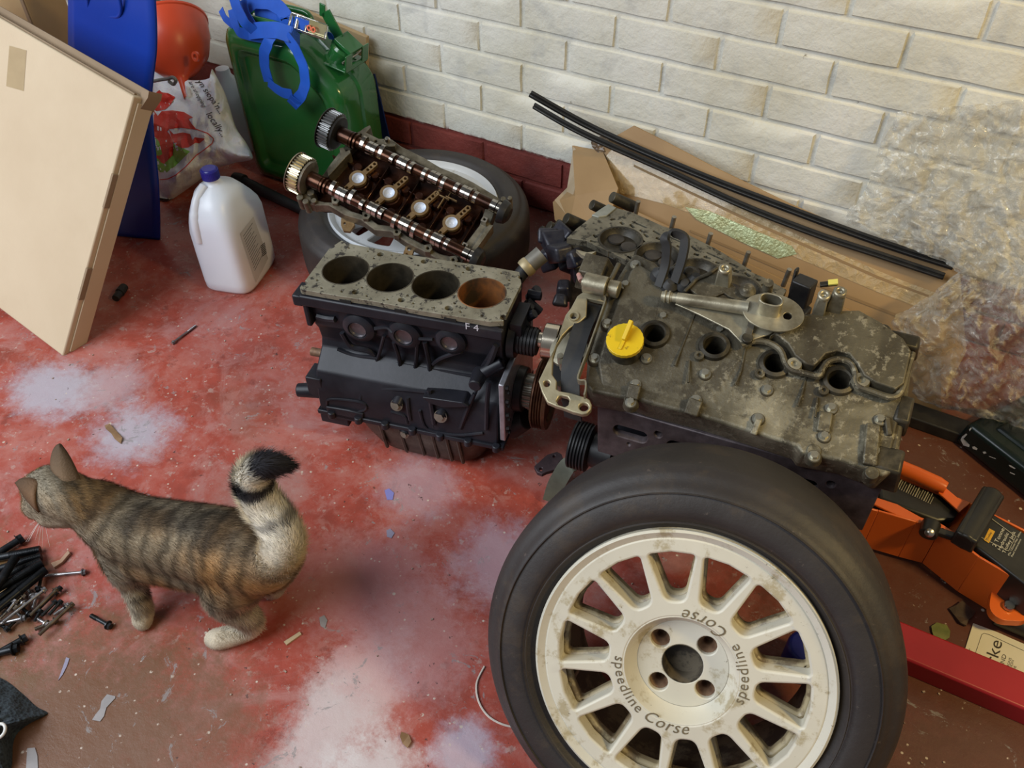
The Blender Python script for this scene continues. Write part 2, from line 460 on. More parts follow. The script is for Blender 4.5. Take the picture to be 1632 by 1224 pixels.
def rubber_mat(name, c1, c2):
    b = MatB(name, .55); c = b.ramp(b.noise(6, 6, .6), [(.35, c1), (.65, c2)])
    c = b.mix(b.math('MULTIPLY', b.step(b.noise(70, 4, .8), .64, .72), .5), c, (.13, .10, .08)); c = b.mix(b.math('MULTIPLY', b.step(b.noise(11, 6, .75), .50, .64), .6), c, (.055, .040, .028))
    b.col(c); b.bump(b.noise(55, 6, .7), .0012, .6); b.set('Roughness', b.math('ADD', .46, b.math('MULTIPLY', b.noise(9, 3), .2))); return b.m
M_TYRE = rubber_mat('worn_tyre_rubber', (.022, .018, .017), (.036, .030, .028))
def white_rim(name, base, dirt, edge=.63):
    b = MatB(name, .42); n = b.noise(22, 7, .7); n2 = b.noise(7, 5, .6)
    c = b.ramp(n2, [(.3, base), (.7, tuple(v * .86 for v in base))])
    c = b.mix(b.math('MULTIPLY', b.step(n, edge - .06, edge + .05), .85), c, dirt)
    c = b.mix(b.math('MULTIPLY', b.step(b.noise(90, 4, .8), .67, .72), .8), c, (.10, .07, .045))
    b.col(c); b.bump(n, .0006, .4); return b.m
M_RIM = white_rim('cream_painted_alloy', (.70, .66, .54), (.40, .33, .19), .585)
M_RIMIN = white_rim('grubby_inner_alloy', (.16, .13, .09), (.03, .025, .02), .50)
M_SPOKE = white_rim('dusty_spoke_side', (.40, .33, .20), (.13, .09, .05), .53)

# front wheel
wn = Vector((.125, -.825, .55)).normalized(); WC = Vector((-.094, .544, .2245))
wf = Frame(WC, Vector((1, .0, 0)) - wn * wn.x, wn.cross(Vector((1, 0, 0)) - wn * wn.x))
R0 = .1755
wt = thing('front_wheel', 'big cream multi-spoke alloy wheel with slick black tyre leaning in the foreground', 'wheel', wf)
TW = .182; RT = .2590
m_ = MB(); prof = [(r, h - TW / 2 + .012) for r, h in smooth_prof(tyre_profile(RT, R0 + .004, TW))]
m_.lathe(prof, seg=128, closed=True); m_.obj('tyre', M_TYRE, wt, angle=60)
# raised sidewall rib and worn letters
m_ = MB()
for r in (.194, .229): m_.lathe([(r - .0012, 0.0152 if r < .2 else .0125), (r, .0168 if r < .2 else .0150), (r + .0012, .0152 if r < .2 else .0125)], seg=96)
m_.obj('sidewall_rib', M_TYRE, wt)
# rim: outer lip + barrel
m_ = MB()
m_.lathe([(R0 - .012, -.016), (R0 - .004, -.010), (R0 + .003, -.008), (R0 + .006, -.010), (R0 + .004, -.02), (R0 - .006, -.05), (R0 - .010, -.14), (R0 + .002, -.152), (R0 - .006, -.152), (R0 - .018, -.14), (R0 - .014, -.05), (R0 - .016, -.012)], seg=96, closed=True)
m_.obj('rim_barrel', M_RIMIN, wt)
m_ = MB(); m_.lathe([(R0 - .016, -.004), (R0 - .004, .0030), (R0 + .0045, .0095), (R0 + .0075, .0075), (R0 + .0075, -.004), (R0 - .004, -.008)], seg=112, closed=True); m_.obj('rim_lip', M_RIM, wt)
NW = 14
wins = [sector(.090, R0 - .023, 2 * PI * (k + .5) / NW + .385, .0118, .0290) for k in range(NW)]
bolts = [(.0410 * math.cos(a), .0410 * math.sin(a)) for a in [1.06 + PI / 2 * k for k in range(4)]]
def dish(v):
    r = math.hypot(v.x, v.y); return Vector((v.x, v.y, v.z - .004 * max(0, min(1, (R0 - .02 - r) / .02))))
m_ = MB(); m_.plate(circle(0, 0, R0 - .003, 112), [circle(0, 0, .070, 56)] + [w_[::-1] for w_ in wins], -.020, .004, tf=dish)
o = m_.obj('spoke_face', M_RIM, wt, bevel=.0030, seg=3, angle=50)
m_ = MB()
m_.plate(circle(0, 0, R0 - .006, 112), [circle(0, 0, .071, 56)] + [sector(.094, R0 - .028, 2 * PI * (k + .5) / NW + .385, .0092, .0250)[::-1] for k in range(NW)], -.038, -.0215)
m_.obj('spoke_back', M_SPOKE, wt, bevel=.004, seg=2, angle=50)
m_ = MB(); m_.lathe([(.073, -.003), (.0705, .0005), (.068, -.003), (.0625, -.016), (.057, -.0215)], seg=64)
m_.lathe([(.073, -.004), (.073, -.05), (.05, -.05)], seg=64)
m_.plate(circle(0, 0, .0575, 64), [circle(0, 0, .0252, 40)] + [circle(x, y, .0122, 20) for x, y in bolts], -.048, -.0213)
m_.obj('hub_dish', M_RIM, wt, bevel=.0015)
m_ = MB(); m_.lathe([(.0252, -.021), (.0240, -.05)], seg=40); m_.lathe([(.0262, -.0495), (0, -.0495)], seg=40); m_.obj('hub_bore', M_RIMIN, wt)
m_ = MB(); m_.lathe([(.0120, -.028), (.0062, -.036), (.0055, -.05), (0, -.05)], seg=20)
sock0 = None
M_RUST = simple('rusty_socket', (.12, .06, .035), (.26, .16, .09), 60, .6, .3)
for x, y in bolts:
    if sock0 is None: sock0 = m_.obj('bolt_socket', M_RUST, wt); s_ = sock0
    else: s_ = inst(sock0, 'bolt_socket', wt)
    s_.location = (x, y, 0)
m_ = MB(); a = math.radians(216); p = Vector((math.cos(a), math.sin(a), 0)) * (R0 - .022)
m_.cyl(p + Vector((0, 0, -.06)), p + Vector((0, 0, -.020)) * 1 + Vector((-.0, 0, 0)), .0035, .003, 10); m_.obj('tyre_valve', M_STEELD, wt)
# circular lettering
def arc_text(s, size, r, a_start, z, shear=0, step=None, out=True, sp=1.):
    V, F = text_tris(s, size, shear, sp); res = []
    for x, y in V:
        a = a_start + x / r; rr = r - y if False else r - (size * .35) + y
        if not out: pass
        res.append((rr * math.cos(-a) if out else r, rr * math.sin(-a), z))
    return res, F
M_GROOVE = simple('dark_engraving', (.20, .16, .09), (.13, .10, .06), 60, .6)
bm_ = MB()
def arc(s, size, r, deg, shear, inner):
    V, F = text_tris(s, size, shear, 1.12)
    vs = []
    for x, y in V:
        if inner: a = math.radians(deg) + x / r; rr = r - y       # feet outward
        else: a = math.radians(deg) - x / r; rr = r + y
        vs.append(bm_.bm.verts.new((rr * math.cos(a), rr * math.sin(a), .0006)))
    for f in F:
        try: bm_.bm.faces.new([vs[i] for i in f])
        except ValueError: pass
arc('speedline', .0195, .0815, 190, 0, True); arc('Corse', .0225, .0815, 252, .35, True)
arc('speedline', .0195, .0815, -6, 0, True); arc('Corse', .0225, .0815, 62, .35, True)
bm_.obj('lettering', M_GROOVE, wt, smooth=False, recalc=False)

# rear wheel lying flat
rf = Frame((-1.068, 1.352, .075), (1, 0, 0), (0, 1, 0))
rw = thing('rear_wheel', 'pale multi-spoke wheel with black tyre lying flat under the camshaft head', 'wheel', rf)
m_ = MB(); m_.lathe(smooth_prof(tyre_profile(.265, .190, .148)), seg=112, closed=True); m_.obj('tyre', M_TYRE, rw, angle=60)
M_RIM2 = white_rim('pale_silver_alloy', (.66, .68, .70), (.32, .28, .20), .66)
wins2 = [sector(.060, .160, 2 * PI * k / 12 + .1, .006, .028) for k in range(10)]
m_ = MB(); m_.plate(circle(0, 0, .184, 96), [circle(0, 0, .022, 32)] + [w_[::-1] for w_ in wins2], .040, .060)
m_.obj('spoke_face', M_RIM2, rw, bevel=.003, angle=50)
m_ = MB(); m_.lathe([(.176, .056), (.184, .066), (.192, .070), (.195, .064), (.186, .03), (.183, -.06), (.173, -.06), (.176, .03)], seg=96, closed=True)
m_.obj('rim_barrel', M_RIM2, rw)
# ------------------------------------------------------------------ bare engine block, deck up
DZ = .345
bfr = yawframe(G(640, 466, DZ), 14.5)
def D(x, y, h=0.): v = bfr.at(x, y, h); return (v.x, v.y)
bo = [D(*p) for p in ((551, 430), (622, 443), (695, 454), (768, 467))]
yb = sum(p[1] for p in bo) / 4
bo = [(bo[0][0] + (bo[3][0] - bo[0][0]) * i / 3, yb) for i in range(4)]
x0, x1, yf, yk = D(474, 458)[0] + .004, D(801, 514)[0], (D(474, 458)[1] + D(801, 514)[1]) / 2, (D(533, 383)[1] + D(832, 437)[1]) / 2
blk = thing('engine_block', 'bare black engine block standing upright with four open cylinder bores', 'engine block', bfr)
b = MatB('gasket_stained_deck', .5, .35); n = b.noise(60, 7, .75); n2 = b.noise(18, 5, .65)
c = b.ramp(n2, [(.3, (.17, .15, .105)), (.55, (.27, .25, .185)), (.75, (.36, .33, .26))])
c = b.mix(b.step(n, .53, .60), c, (.035, .03, .026)); b.col(c); b.bump(n, .0008, .5); M_DECK = b.m
b = MatB('black_cast_iron', .42, .1, .35); n = b.noise(120, 5, .6)
b.col(b.ramp(b.noise(9, 5, .6), [(.35, (.009, .009, .013)), (.6, (.022, .022, .029)), (.8, (.06, .05, .045))])); b.bump(n, .0004, .4); M_IRON = b.m
b = MatB('bore_wall', .30, .7); b.col(b.ramp(b.noise(20, 5, .6), [(.35, (.05, .042, .03)), (.65, (.14, .115, .08))])); b.bump(b.noise(200, 3), .0003, .3); M_BORE = b.m
b = MatB('rusty_bore_wall', .4, .5); b.col(b.ramp(b.noise(14, 5, .6), [(.40, (.07, .05, .035)), (.58, (.34, .13, .04))])); M_BORER = b.m
BR = .0385
small = []
for i in range(5):
    xx = (bo[0][0] - .052) if i == 0 else (bo[3][0] + .052) if i == 4 else (bo[i - 1][0] + bo[i][0]) / 2
    for s_, yy in ((-1, yf + .013), (1, yk - .013)): small.append((xx, yy, .0062))
r_ = random.Random(3)
for i in range(4):
    for dx, yy in ((-.018, yf + .009), (.018, yf + .008), (-.02, yk - .009), (.016, yk - .010), (-.034, yf + .026), (.034, yk - .026)):
        small.append((bo[i][0] + dx, yy + r_.uniform(-.001, .001), .0024))
outl = [(x0, yf), (x0 + .004, yf - .004), (bo[0][0] + .02, yf - .004), (bo[1][0], yf - .002), (bo[2][0], yf - .005), (x1 - .02, yf - .003), (x1, yf + .004), (x1 + .002, yk - .03), (x1 - .010, yk), (bo[3][0], yk + .001), (bo[1][0], yk - .002), (bo[0][0] - .03, yk + .003), (x0 + .012, yk + .008), (x0 + .001, yk - .02)]
m_ = MB(); m_.plate(outl, [circle(x, y, BR, 40) for x, y in bo] + [circle(x, y, r, 12 if r > .004 else 8) for x, y, r in small], -.010, 0)
m_.obj('deck_face', M_DECK, blk, bevel=.0007, seg=1)
for i, (x, y) in enumerate(bo):
    m_ = MB(); m_.lathe([(BR + .0018, .0), (BR + .0015, .0006), (BR, .0002), (BR - .0006, -.002), (BR - .0006, -.15), (0, -.15)], (x, y, 0), seg=48)
    m_.obj('cylinder_bore', M_BORER if i == 3 else M_BORE, blk, 'rust-stained cylinder bore' if i == 3 else None)
# casting under the deck: a shell profile swept along X, narrower than the skirt
m_ = MB()
N = 10
def prof(t):
    """front edge y and back edge y by height, t along X 0..1"""
    return [(-.0105, yf - .000, yk), (-.030, yf - .002, yk + .001), (-.034, yf + .008, yk - .004), (-.085, yf + .010, yk - .004), (-.100, yf + .018, yk - .006), (-.125, yf + .022, yk - .006),
            (-.140, yf + .016, yk), (-.158, yf - .006, yk + .02), (-.168, yf - .018, yk + .03), (-.190, yf - .026, yk + .03), (-.215, yf - .030, yk + .03), (-.254, yf - .032, yk + .03)]
rings = []
for i in range(N + 1):
    t = i / N; xx = x0 + .006 + (x1 - x0 - .010) * t; P = prof(t); rg = []
    for z_, a, c_ in P: rg.append(m_.bm.verts.new((xx, a, z_)))
    for z_, a, c_ in P[::-1]: rg.append(m_.bm.verts.new((xx, c_, z_)))
    rings.append(rg)
for A, B in zip(rings, rings[1:]):
    for k in range(len(A) - 1): m_.bm.faces.new((A[k], A[k + 1], B[k + 1], B[k]))
    m_.bm.faces.new((A[-1], A[0], B[0], B[-1]))
# open top ring is hidden by the deck; delete its cap faces where the bores drop through
ends = [rings[0], rings[-1]]
for e in ends: m_.bm.faces.new(e)
top = [f for f in m_.bm.faces if all(abs(v.co.z + .0105) < 1e-5 for v in f.verts)]
bmesh.ops.delete(m_.bm, geom=top, context='FACES_ONLY')
m_.obj('block_casting', M_IRON, blk, bevel=.004, seg=3, angle=20)
def FV(x, y, yy): v = bfr.at(x, y, yy, 1); return v
# deck band details: vertical ticks and notches
m_ = MB()
for i in range(9): m_.box((x0 + .035 + i * .008, yf - .004, -.022), (.0012, .006, .016))
m_.obj('casting_ticks', M_IRON, blk)
m_ = MB()
for xx in (bo[0][0] + .028, bo[1][0] + .044, bo[2][0] + .048): m_.box((xx, yf - .002, -.009), (.020, .006, .006))
m_.obj('deck_notches', M_DARK, blk)
# deck band: dark ledge along the front with a lug at the left
m_ = MB(); m_.box(((x0 + x1) / 2, yf - .003, -.0225), (x1 - x0 + .004, .010, .021)); m_.box((x0 - .006, yf + .012, -.024), (.018, .040, .022)); m_.box((x0 + .004, yf + .004, -.055), (.010, .016, .05))
m_.obj('upper_ledge', M_IRON, blk, bevel=.003, seg=2)
# core plugs in swollen bosses
M_PLUG = simple('grey_core_plug', (.16, .15, .165), (.24, .225, .24), 60, .34, .8)
for k, (px, py, r) in enumerate(((573, 521, .0158), (646, 532, .0158), (719, 542, .0145))):
    v = FV(px, py, yf + .008)
    m_ = MB(); m_.lathe([(r * 1.95, .0), (r * 1.80, .007), (r * 1.30, .012), (r * 1.08, .0125), (r, .009), (r * .98, .004)], (v.x, yf + .010, v.z), (0, -1, 0), 40); m_.obj('plug_boss', M_IRON, blk)
    m_ = MB(); m_.lathe([(r, .010), (r * .95, .0110), (r * .90, .0070), (0, .0062)], (v.x, yf + .010, v.z), (0, -1, 0), 36); m_.obj('core_plug', M_PLUG, blk)
# raised ribs on the flank
m_ = MB()
def rib(ps, rr=.0032):
    m_.tube(smooth_path([FV(px, py, yy) for px, py, yy in ps], 4), rr, 7)
rib([(612, 535, yf + .004), (603, 568, yf + .010), (590, 600, yf + .014), (577, 636, yf + .0)])
rib([(628, 545, yf + .004), (637, 575, yf + .010), (637, 600, yf + .014), (634, 612, yf + .008)], .004)
rib([(665, 543, yf + .004), (662, 585, yf + .012), (652, 612, yf + .010), (645, 640, yf - .02), (655, 680, yf - .028)], .0038)
rib([(677, 545, yf + .004), (685, 585, yf + .012), (684, 612, yf + .008), (684, 650, yf - .022), (692, 680, yf - .028)], .0042)
rib([(790, 550, yf + .006), (775, 575, yf + .010), (752, 612, yf + .0)], .0036)
rib([(530, 562, yf + .014), (590, 570, yf + .016), (634, 578, yf + .014), (700, 590, yf + .014), (758, 600, yf + .010)], .0026)
rib([(760, 620, yf - .016), (746, 655, yf - .028), (735, 683, yf - .030)], .0030)
rib([(500, 612, yf - .004), (545, 613, yf - .004), (630, 620, yf - .006), (684, 624, yf - .006)], .0028)
rib([(597, 524, yf + .0), (617, 522, yf + .004), (626, 530, yf + .0)], .0036)
rib([(668, 540, yf + .002), (690, 541, yf + .002)], .0032)
rib([(545, 530, yf + .006), (560, 552, yf + .008), (585, 558, yf + .010), (597, 566, yf + .012)], .0050)
rib([(735, 560, yf + .006), (705, 570, yf + .012), (690, 580, yf + .012)], .0040)
kq = crp(440, 360, 3.06)
def rq(P, yy, rr): rib([(*kq(a, c_), yf + y_) for (a, c_), y_ in zip(P, yy)], rr)
rq([(640, 838), (645, 890), (655, 945)], (-.026, -.030, -.031), .0040)
rq([(748, 800), (758, 880), (772, 965)], (-.024, -.030, -.031), .0046)
rq([(968, 818), (935, 890), (900, 985)], (-.022, -.030, -.031), .0038)
rq([(415, 760), (418, 800), (412, 845)], (-.014, -.022, -.028), .0034)
rq([(200, 772), (330, 778), (480, 790), (640, 800), (760, 812)], (-.018, -.018, -.019, -.020, -.022), .0036)
rq([(560, 905), (625, 925), (640, 960)], (-.030, -.031, -.031), .0030)
rq([(250, 850), (290, 845), (420, 862), (430, 900), (300, 915), (255, 890), (250, 850)], (-.031,) * 7, .0026)
rq([(1040, 760), (1030, 850), (1025, 990)], (-.024, -.031, -.032), .0042)
rq([(700, 900), (740, 990), (880, 1020), (1010, 1010)], (-.031, -.032, -.032, -.032), .0030)
rq([(300, 600), (380, 630), (470, 640), (495, 645)], (.012, .012, .010, .010), .0034)
rq([(290, 455), (250, 452), (200, 440)], (.006, .008, .008), .0060)
rq([(1075, 580), (1045, 660), (1000, 720), (960, 740)], (.008, .004, -.004, -.012), .0060)
m_.obj('casting_rib', M_IRON, blk)
# engine mount bosses
m_ = MB(); a = FV(700, 637, yf - .030); 
m_.plate([(a.x - .028, a.z + .006), (a.x + .045, a.z + .012), (a.x + .056, a.z + .004), (a.x + .01, a.z - .010), (a.x - .016, a.z - .006)], (), 0, .030, tf=lambda v: Vector((v.x, yf - .008 - v.z, v.y)))
a = FV(758, 612, yf - .03); m_.cyl((a.x, yf, a.z), (a.x, yf - .036, a.z), .014, .011, 24)
m_.tube([(a.x, yf - .006, a.z), (a.x + .035, yf + .01, a.z + .022)], [.012, .010], 16)
m_.obj('mount_boss', M_IRON, blk, bevel=.002)
m_ = MB(); a = FV(476, 622, yf - .02)
m_.cyl((a.x - .002, yf - .02, a.z), (a.x + .05, yf - .01, a.z + .004), .0125, .016, 20); m_.box((a.x + .040, yf - .008, a.z + .022), (.03, .04, .05))
m_.obj('flywheel_lug', M_IRON, blk, bevel=.002)
m_ = MB(); a = FV(497, 560, yf + .02); m_.cyl((a.x, yf + .02, a.z), (a.x + .02, yf + .02, a.z), .008, .008, 14); m_.cyl((a.x - .001, yf + .02, a.z), (a.x + .004, yf + .02, a.z), .0055, .0055, 6)
m_.obj('side_stud', M_RUST, blk)
# bolts and washers
def bolt_mesh(m_, p, ax, r=.0062, h=.005, w=True):
    p = Vector(p); ax = Vector(ax).normalized(); u, v = frame_of(ax)
    if w: m_.cyl(p, p + ax * .0018, r * 1.7, r * 1.65, 20)
    m_.cyl(p + ax * .0016, p + ax * (h + .0016), r, r * .95, 6)
bolt0 = None
for px, py, r in ((632, 646, .0068), (702, 664, .0072), (645, 692, .0050)):
    a = FV(px, py, yf - .034); m_ = MB(); q = Vector((a.x, yf - .030, a.z))
    m_.cyl((a.x + .002, yf - .02, a.z + .006), q + Vector((0, -.003, 0)), .010, .011, 14); m_.obj('bolt_boss', M_IRON, blk); m_ = MB(); bolt_mesh(m_, q + Vector((0, -.003, 0)), (0, -1, .35), r)
    m_.obj('flank_bolt', M_ZINC, blk)
# skirt flange
m_ = MB(); m_.box(((x0 + x1) / 2 + .004, (yf + yk) / 2, -.258), (x1 - x0 + .006, yk - yf + .072, .010)); 
for k in range(7): m_.cyl((x0 + .03 + k * .052, yf - .036, -.264), (x0 + .03 + k * .052, yf - .036, -.250), .0075, .0075, 12)
m_.box((x0 + .03, yf - .012, -.272), (.055, .04, .03), top=1.0)
m_.obj('skirt_flange', M_IRON, blk, bevel=.002)
m_ = MB(); a = [FV(px, py, yf - .032) for px, py in ((520, 646), (556, 652), (580, 658), (578, 672), (525, 664))]
m_.plate([(v.x, v.z) for v in a], (), 0, .006, tf=lambda v: Vector((v.x, yf - .030 - v.z, v.y)))
m_.obj('pad', M_IRON, blk, bevel=.002)
# sump
b = MatB('oily_alloy_sump', .42, .5); n = b.noise(30, 6, .7)
b.col(b.mix(b.step(b.noise(9, 5, .7), .62, .70), b.ramp(n, [(.3, (.035, .028, .022)), (.6, (.09, .075, .06)), (.8, (.18, .16, .14))]), (.55, .55, .58))); b.bump(n, .001, .6); M_SUMP = b.m
m_ = MB()
cx, cy, hx, hy = (x0 + x1) / 2 + .01, (yf + yk) / 2, (x1 - x0) / 2 - .035, (yk - yf) / 2 + .028
rg = []
for z_, kx, ky in ((-.260, 1, 1.04), (-.278, .98, 1.03), (-.305, .90, .99), (-.332, .80, .95), (-.3435, .70, .86)):
    rg.append([m_.bm.verts.new((cx + .012 * (-z_ - .249) / .08 + hx * kx * math.copysign(abs(math.cos(t)) ** .55, math.cos(t)), cy + hy * ky * math.copysign(abs(math.sin(t)) ** .5, math.sin(t)), z_)) for t in [2 * PI * k / 40 for k in range(40)]])
for A, B in zip(rg, rg[1:]):
    for k in range(40): m_.bm.faces.new((A[k], B[k], B[(k + 1) % 40], A[(k + 1) % 40]))
m_.bm.faces.new(rg[-1]); m_.bm.faces.new(rg[0][::-1])
sump = m_.obj('sump', M_SUMP, blk)
m_ = MB()
for px in (610, 640, 668, 690, 712, 730):
    a = FV(px, 700, yf - .03); m_.tube([(a.x, cy - hy * 1.04, -.262), (a.x + .002, cy - hy * 1.0, -.30), (a.x + .004, cy - hy * .96, -.330)], .0035, 6)
m_.obj('sump_rib', M_SUMP, sump)
# timing end (right): sandwich plate, pump, crank pulley
m_ = MB(); m_.box((x1 + .004, (yf + yk) / 2 - .004, -.175), (.010, yk - yf + .052, .135)); m_.obj('end_plate', simple('grey_end_plate', (.36, .35, .38), (.55, .55, .60), 40, .35, .7), blk, bevel=.002)
m_ = MB()
for k in range(8): bolt_mesh(m_, (x1 + .009, yf - .026 + .006 * (k % 2), -.115 - k * .016), (1, 0, 0), .004, .005, False)
m_.obj('plate_bolts', M_BLACKM, blk)
m_ = MB(); cz = -.190
m_.cyl((x1 + .008, 0.02, cz), (x1 + .024, .02, cz), .042, .040, 40); m_.cyl((x1, .0, -.26), (x1 + .03, .0, -.24), .03, .02, 20); m_.obj('oil_pump', M_BLACKM, blk, bevel=.002)
def toothed(m_, a, b_, r, n, d=.0022):
    a = Vector(a); b_ = Vector(b_); ax = (b_ - a).normalized(); u, v = frame_of(ax); P = []
    for k in range(n):
        for j, rr in enumerate((r - d, r - d, r, r)): t = 2 * PI * (k + (j + .25 * (j % 2)) / 4.2) / n; P.append((rr * math.cos(t), rr * math.sin(t)))
    m_.plate(P, (), 0, (b_ - a).length, tf=lambda q: a + u * q.x + v * q.y + ax * q.z)
m_ = MB(); toothed(m_, (x1 + .024, .02, cz), (x1 + .050, .02, cz), .030, 22); m_.obj('crank_sprocket', M_STEELD, blk)
M_RUSTP = simple('brown_rusty_pulley', (.06, .025, .014), (.19, .085, .045), 40, .42, .5, .0004)
m_ = MB(); pr_ = [(.018, .050), (.058, .050), (.063, .053)]
for k in range(4): pr_ += [(.063, .0545 + k * .0045), (.0585, .0565 + k * .0045)]
pr_ += [(.064, .073), (.062, .078), (.05, .078), (.045, .072), (.020, .072), (.018, .078), (0, .078)]
m_.lathe(pr_, (x1 - .006, .02, cz), (1, 0, 0), 56); m_.obj('crank_pulley', M_RUSTP, blk)
m_ = MB(); a = (x1 + .0, .01, -.075)
m_.cyl((x1, .015, -.07), (x1 + .012, .015, -.07), .034, .032, 30); 
for k in range(5): m_.cyl((x1 + .014 + k * .006, .015, -.07), (x1 + .018 + k * .006, .015, -.07), .0245, .0245, 28)
m_.cyl((x1 + .01, .015, -.07), (x1 + .046, .015, -.07), .022, .022, 28)
m_.obj('water_pump_pulley', M_BLACKM, blk)
m_ = MB(); m_.cyl((x1 + .046, .018, -.066), (x1 + .056, .018, -.066), .013, .013, 20); m_.cyl((x1 + .056, .018, -.066), (x1 + .080, .018, -.066), .030, .030, 40); m_.obj('idler_pulley', simple('polished_steel', (.75, .68, .55), (.55, .46, .34), 12, .2, 1.), blk, bevel=.001)
m_ = MB(); r_ = random.Random(5)
for k in range(9):
    m_.cyl((x1 + .008, yf + .04 + .012 * k, -.03 - r_.random() * .04), (x1 + .02 + r_.random() * .014, yf + .04 + .012 * k, -.03 - r_.random() * .04), .010, .008, 8)
m_.box((x1 + .012, .03, -.05), (.02, .06, .045)); m_.obj('front_casting', M_IRON, blk, bevel=.001)
# cast mark
bb = bvh_of(next(o for o in blk.children if o.name.startswith('upper_ledge')))
M_CHALK = simple('chalky_paint_mark', (.62, .60, .66), None, rough=.7)
V, Fc = text_tris('F 4', .019)
m_ = MB(); a = FV(741, 524, yf - .008); vs = [m_.bm.verts.new((a.x + x, yf - .0084, a.z + y)) for x, y in V]
for f in Fc: m_.bm.faces.new([vs[i] for i in f])
m_.obj('cast_mark', M_CHALK, blk, smooth=False, recalc=False)
# ------------------------------------------------------------------ camshaft head lying on the rear wheel
cq = Vector(CAM) + (Vector((-1.082, 1.337, .167)) - Vector(CAM)) * .90
hf = Frame(cq, (.969, .091, -.229), (.008, .916, .401))
HS = .90
def H(x, y, h=0.): return hf.at(x, y, h)
def H2(pts, h=0.): return [(H(x, y, h).x, H(x, y, h).y) for x, y in pts]
c2 = crp(440, 160, 3.824)
hd = thing('camshaft_head', 'oily cylinder head with two exposed camshafts resting across the rear wheel', 'cylinder head', hf)
M_ALG = simple('dirty_cast_alloy', (.10, .085, .06), (.24, .215, .16), 34, .5, .6, .0012, c3=(.16, .14, .10))
# outline of the head joint face
outl = [c2(*p) for p in ((200, 530), (130, 560), (150, 620), (240, 640), (320, 640), (420, 700), (520, 730), (600, 790), (700, 800), (800, 870), (920, 930), (1020, 990), (1130, 1015), (1150, 960), (1210, 900),
                         (1300, 780), (1350, 640), (1380, 610), (1300, 560), (1200, 500), (1100, 450), (1000, 410), (900, 350), (760, 280), (700, 235), (620, 235), (540, 190), (500, 190), (400, 300), (330, 390), (290, 450), (230, 500))]
base = H2(outl, -.022)
m_ = MB(); inner = []
cx_ = sum(p[0] for p in base) / len(base); cy_ = sum(p[1] for p in base) / len(base)
inner = [(cx_ + (x - cx_) * .90, cy_ + (y - cy_) * .84) for x, y in base]
m_.plate(base, [inner], -.050, -.020); m_.obj('head_rim', M_ALG, hd, bevel=.002, seg=1)
m_ = MB(); m_.plate([(cx_ + (x - cx_) * .93, cy_ + (y - cy_) * .90) for x, y in base], (), -.062, -.040)
r_ = random.Random(9)
m_.obj('head_floor', M_OILBR, hd, bevel=.003, seg=1)
# ribs, pockets and lumps on the oily floor
m_ = MB(); 
hol = [H(*p, 0) for p in ((568, 280), (617, 300), (666, 325), (719, 350))]
hx0, hx1, hy = hol[0].x, hol[3].x, sum(v.y for v in hol) / 4
hxs = [hx0 + (hx1 - hx0) * i / 3 for i in range(4)]
for x in hxs:
    m_.cyl((x, hy, -.045), (x, hy, -.0225), .030 * HS, .024 * HS, 28)
    for s_ in (-1, 1):
        m_.cyl((x - .02, hy + s_ * .030, -.045), (x - .02, hy + s_ * .030, -.024), .011, .009, 14); m_.cyl((x + .02, hy + s_ * .030, -.045), (x + .02, hy + s_ * .030, -.024), .011, .009, 14)
    m_.box((x + .037 * HS * 1.1, hy, -.034), (.003, .125, .02))
m_.box((cx_, hy + .030, -.036), (.34, .003, .016)); m_.box((cx_, hy - .030, -.036), (.34, .003, .016))
m_.obj('oil_gallery_casting', M_OILBR, hd, bevel=.0015, seg=1)
# spark plug wells with their joint rings and two-hole ears
M_WELL = simple('pale_plug_well', (.55, .60, .70), (.78, .82, .90), 60, .35, .25)
for x in hxs:
    m_ = MB(); R_ = .0205 * HS; r1 = .0138 * HS
    P = []
    for k in range(40):
        t = 2 * PI * k / 40; P.append((x + R_ * math.cos(t), hy + R_ * math.sin(t)))
    hl = circle(x, hy, r1, 28)
    m_.plate(P, [hl], -.020, -.011)
    m_.obj('plug_well_ring', M_OILJ, hd, bevel=.0007, seg=1)
    m_ = MB()
    # upper ear with two slots, lower ear with one hole
    u = Vector((.30, 1, 0)).normalized(); v = Vector((u.y, -u.x, 0)); o_ = Vector((x, hy, 0))
    def q(a, b_): w_ = o_ + u * a + v * b_; return (w_.x, w_.y)
    m_.plate([q(.016, -.006), q(.050, -.006), q(.054, 0), q(.050, .006), q(.016, .006)], [[q(*c) for c in circle(.028, 0, .0032, 12)], [q(*c) for c in circle(.037, 0, .0032, 12)], [q(*c) for c in circle(.047, 0, .0032, 12)]], -.020, -.0115)
    m_.plate([q(-.015, -.006), q(-.034, -.005), q(-.038, 0), q(-.034, .006), q(-.015, .006)], [[q(*c) for c in circle(-.031, 0, .0028, 12)]], -.020, -.0115)
    m_.obj('well_ear', M_OILJ, hd, bevel=.0005, seg=1)
    m_ = MB(); m_.lathe([(r1, -.0112), (r1 * .98, -.013), (r1 * .95, -.019), (r1 * .4, -.0205)], (x, hy, 0), seg=28); m_.lathe([(r1 * .42, -.0203), (r1 * .3, -.0215), (0, -.0215)], (x, hy, 0), seg=20)
    m_.obj('plug_well', M_WELL, hd)
m_ = MB(); a = H(*c2(1010, 580), -.012)
for dx, dy, sx, sy in ((0, 0, .034, .0025), (-.012, .016, .0025, .034), (.012, .018, .0025, .030), (.006, -.014, .0025, .028), (.02, .004, .026, .0025)):
    m_.box((a.x + dx, a.y + dy, -.016), (sx, sy, .006))
m_.obj('joint_land', M_OILJ, hd, bevel=.0005, seg=1)
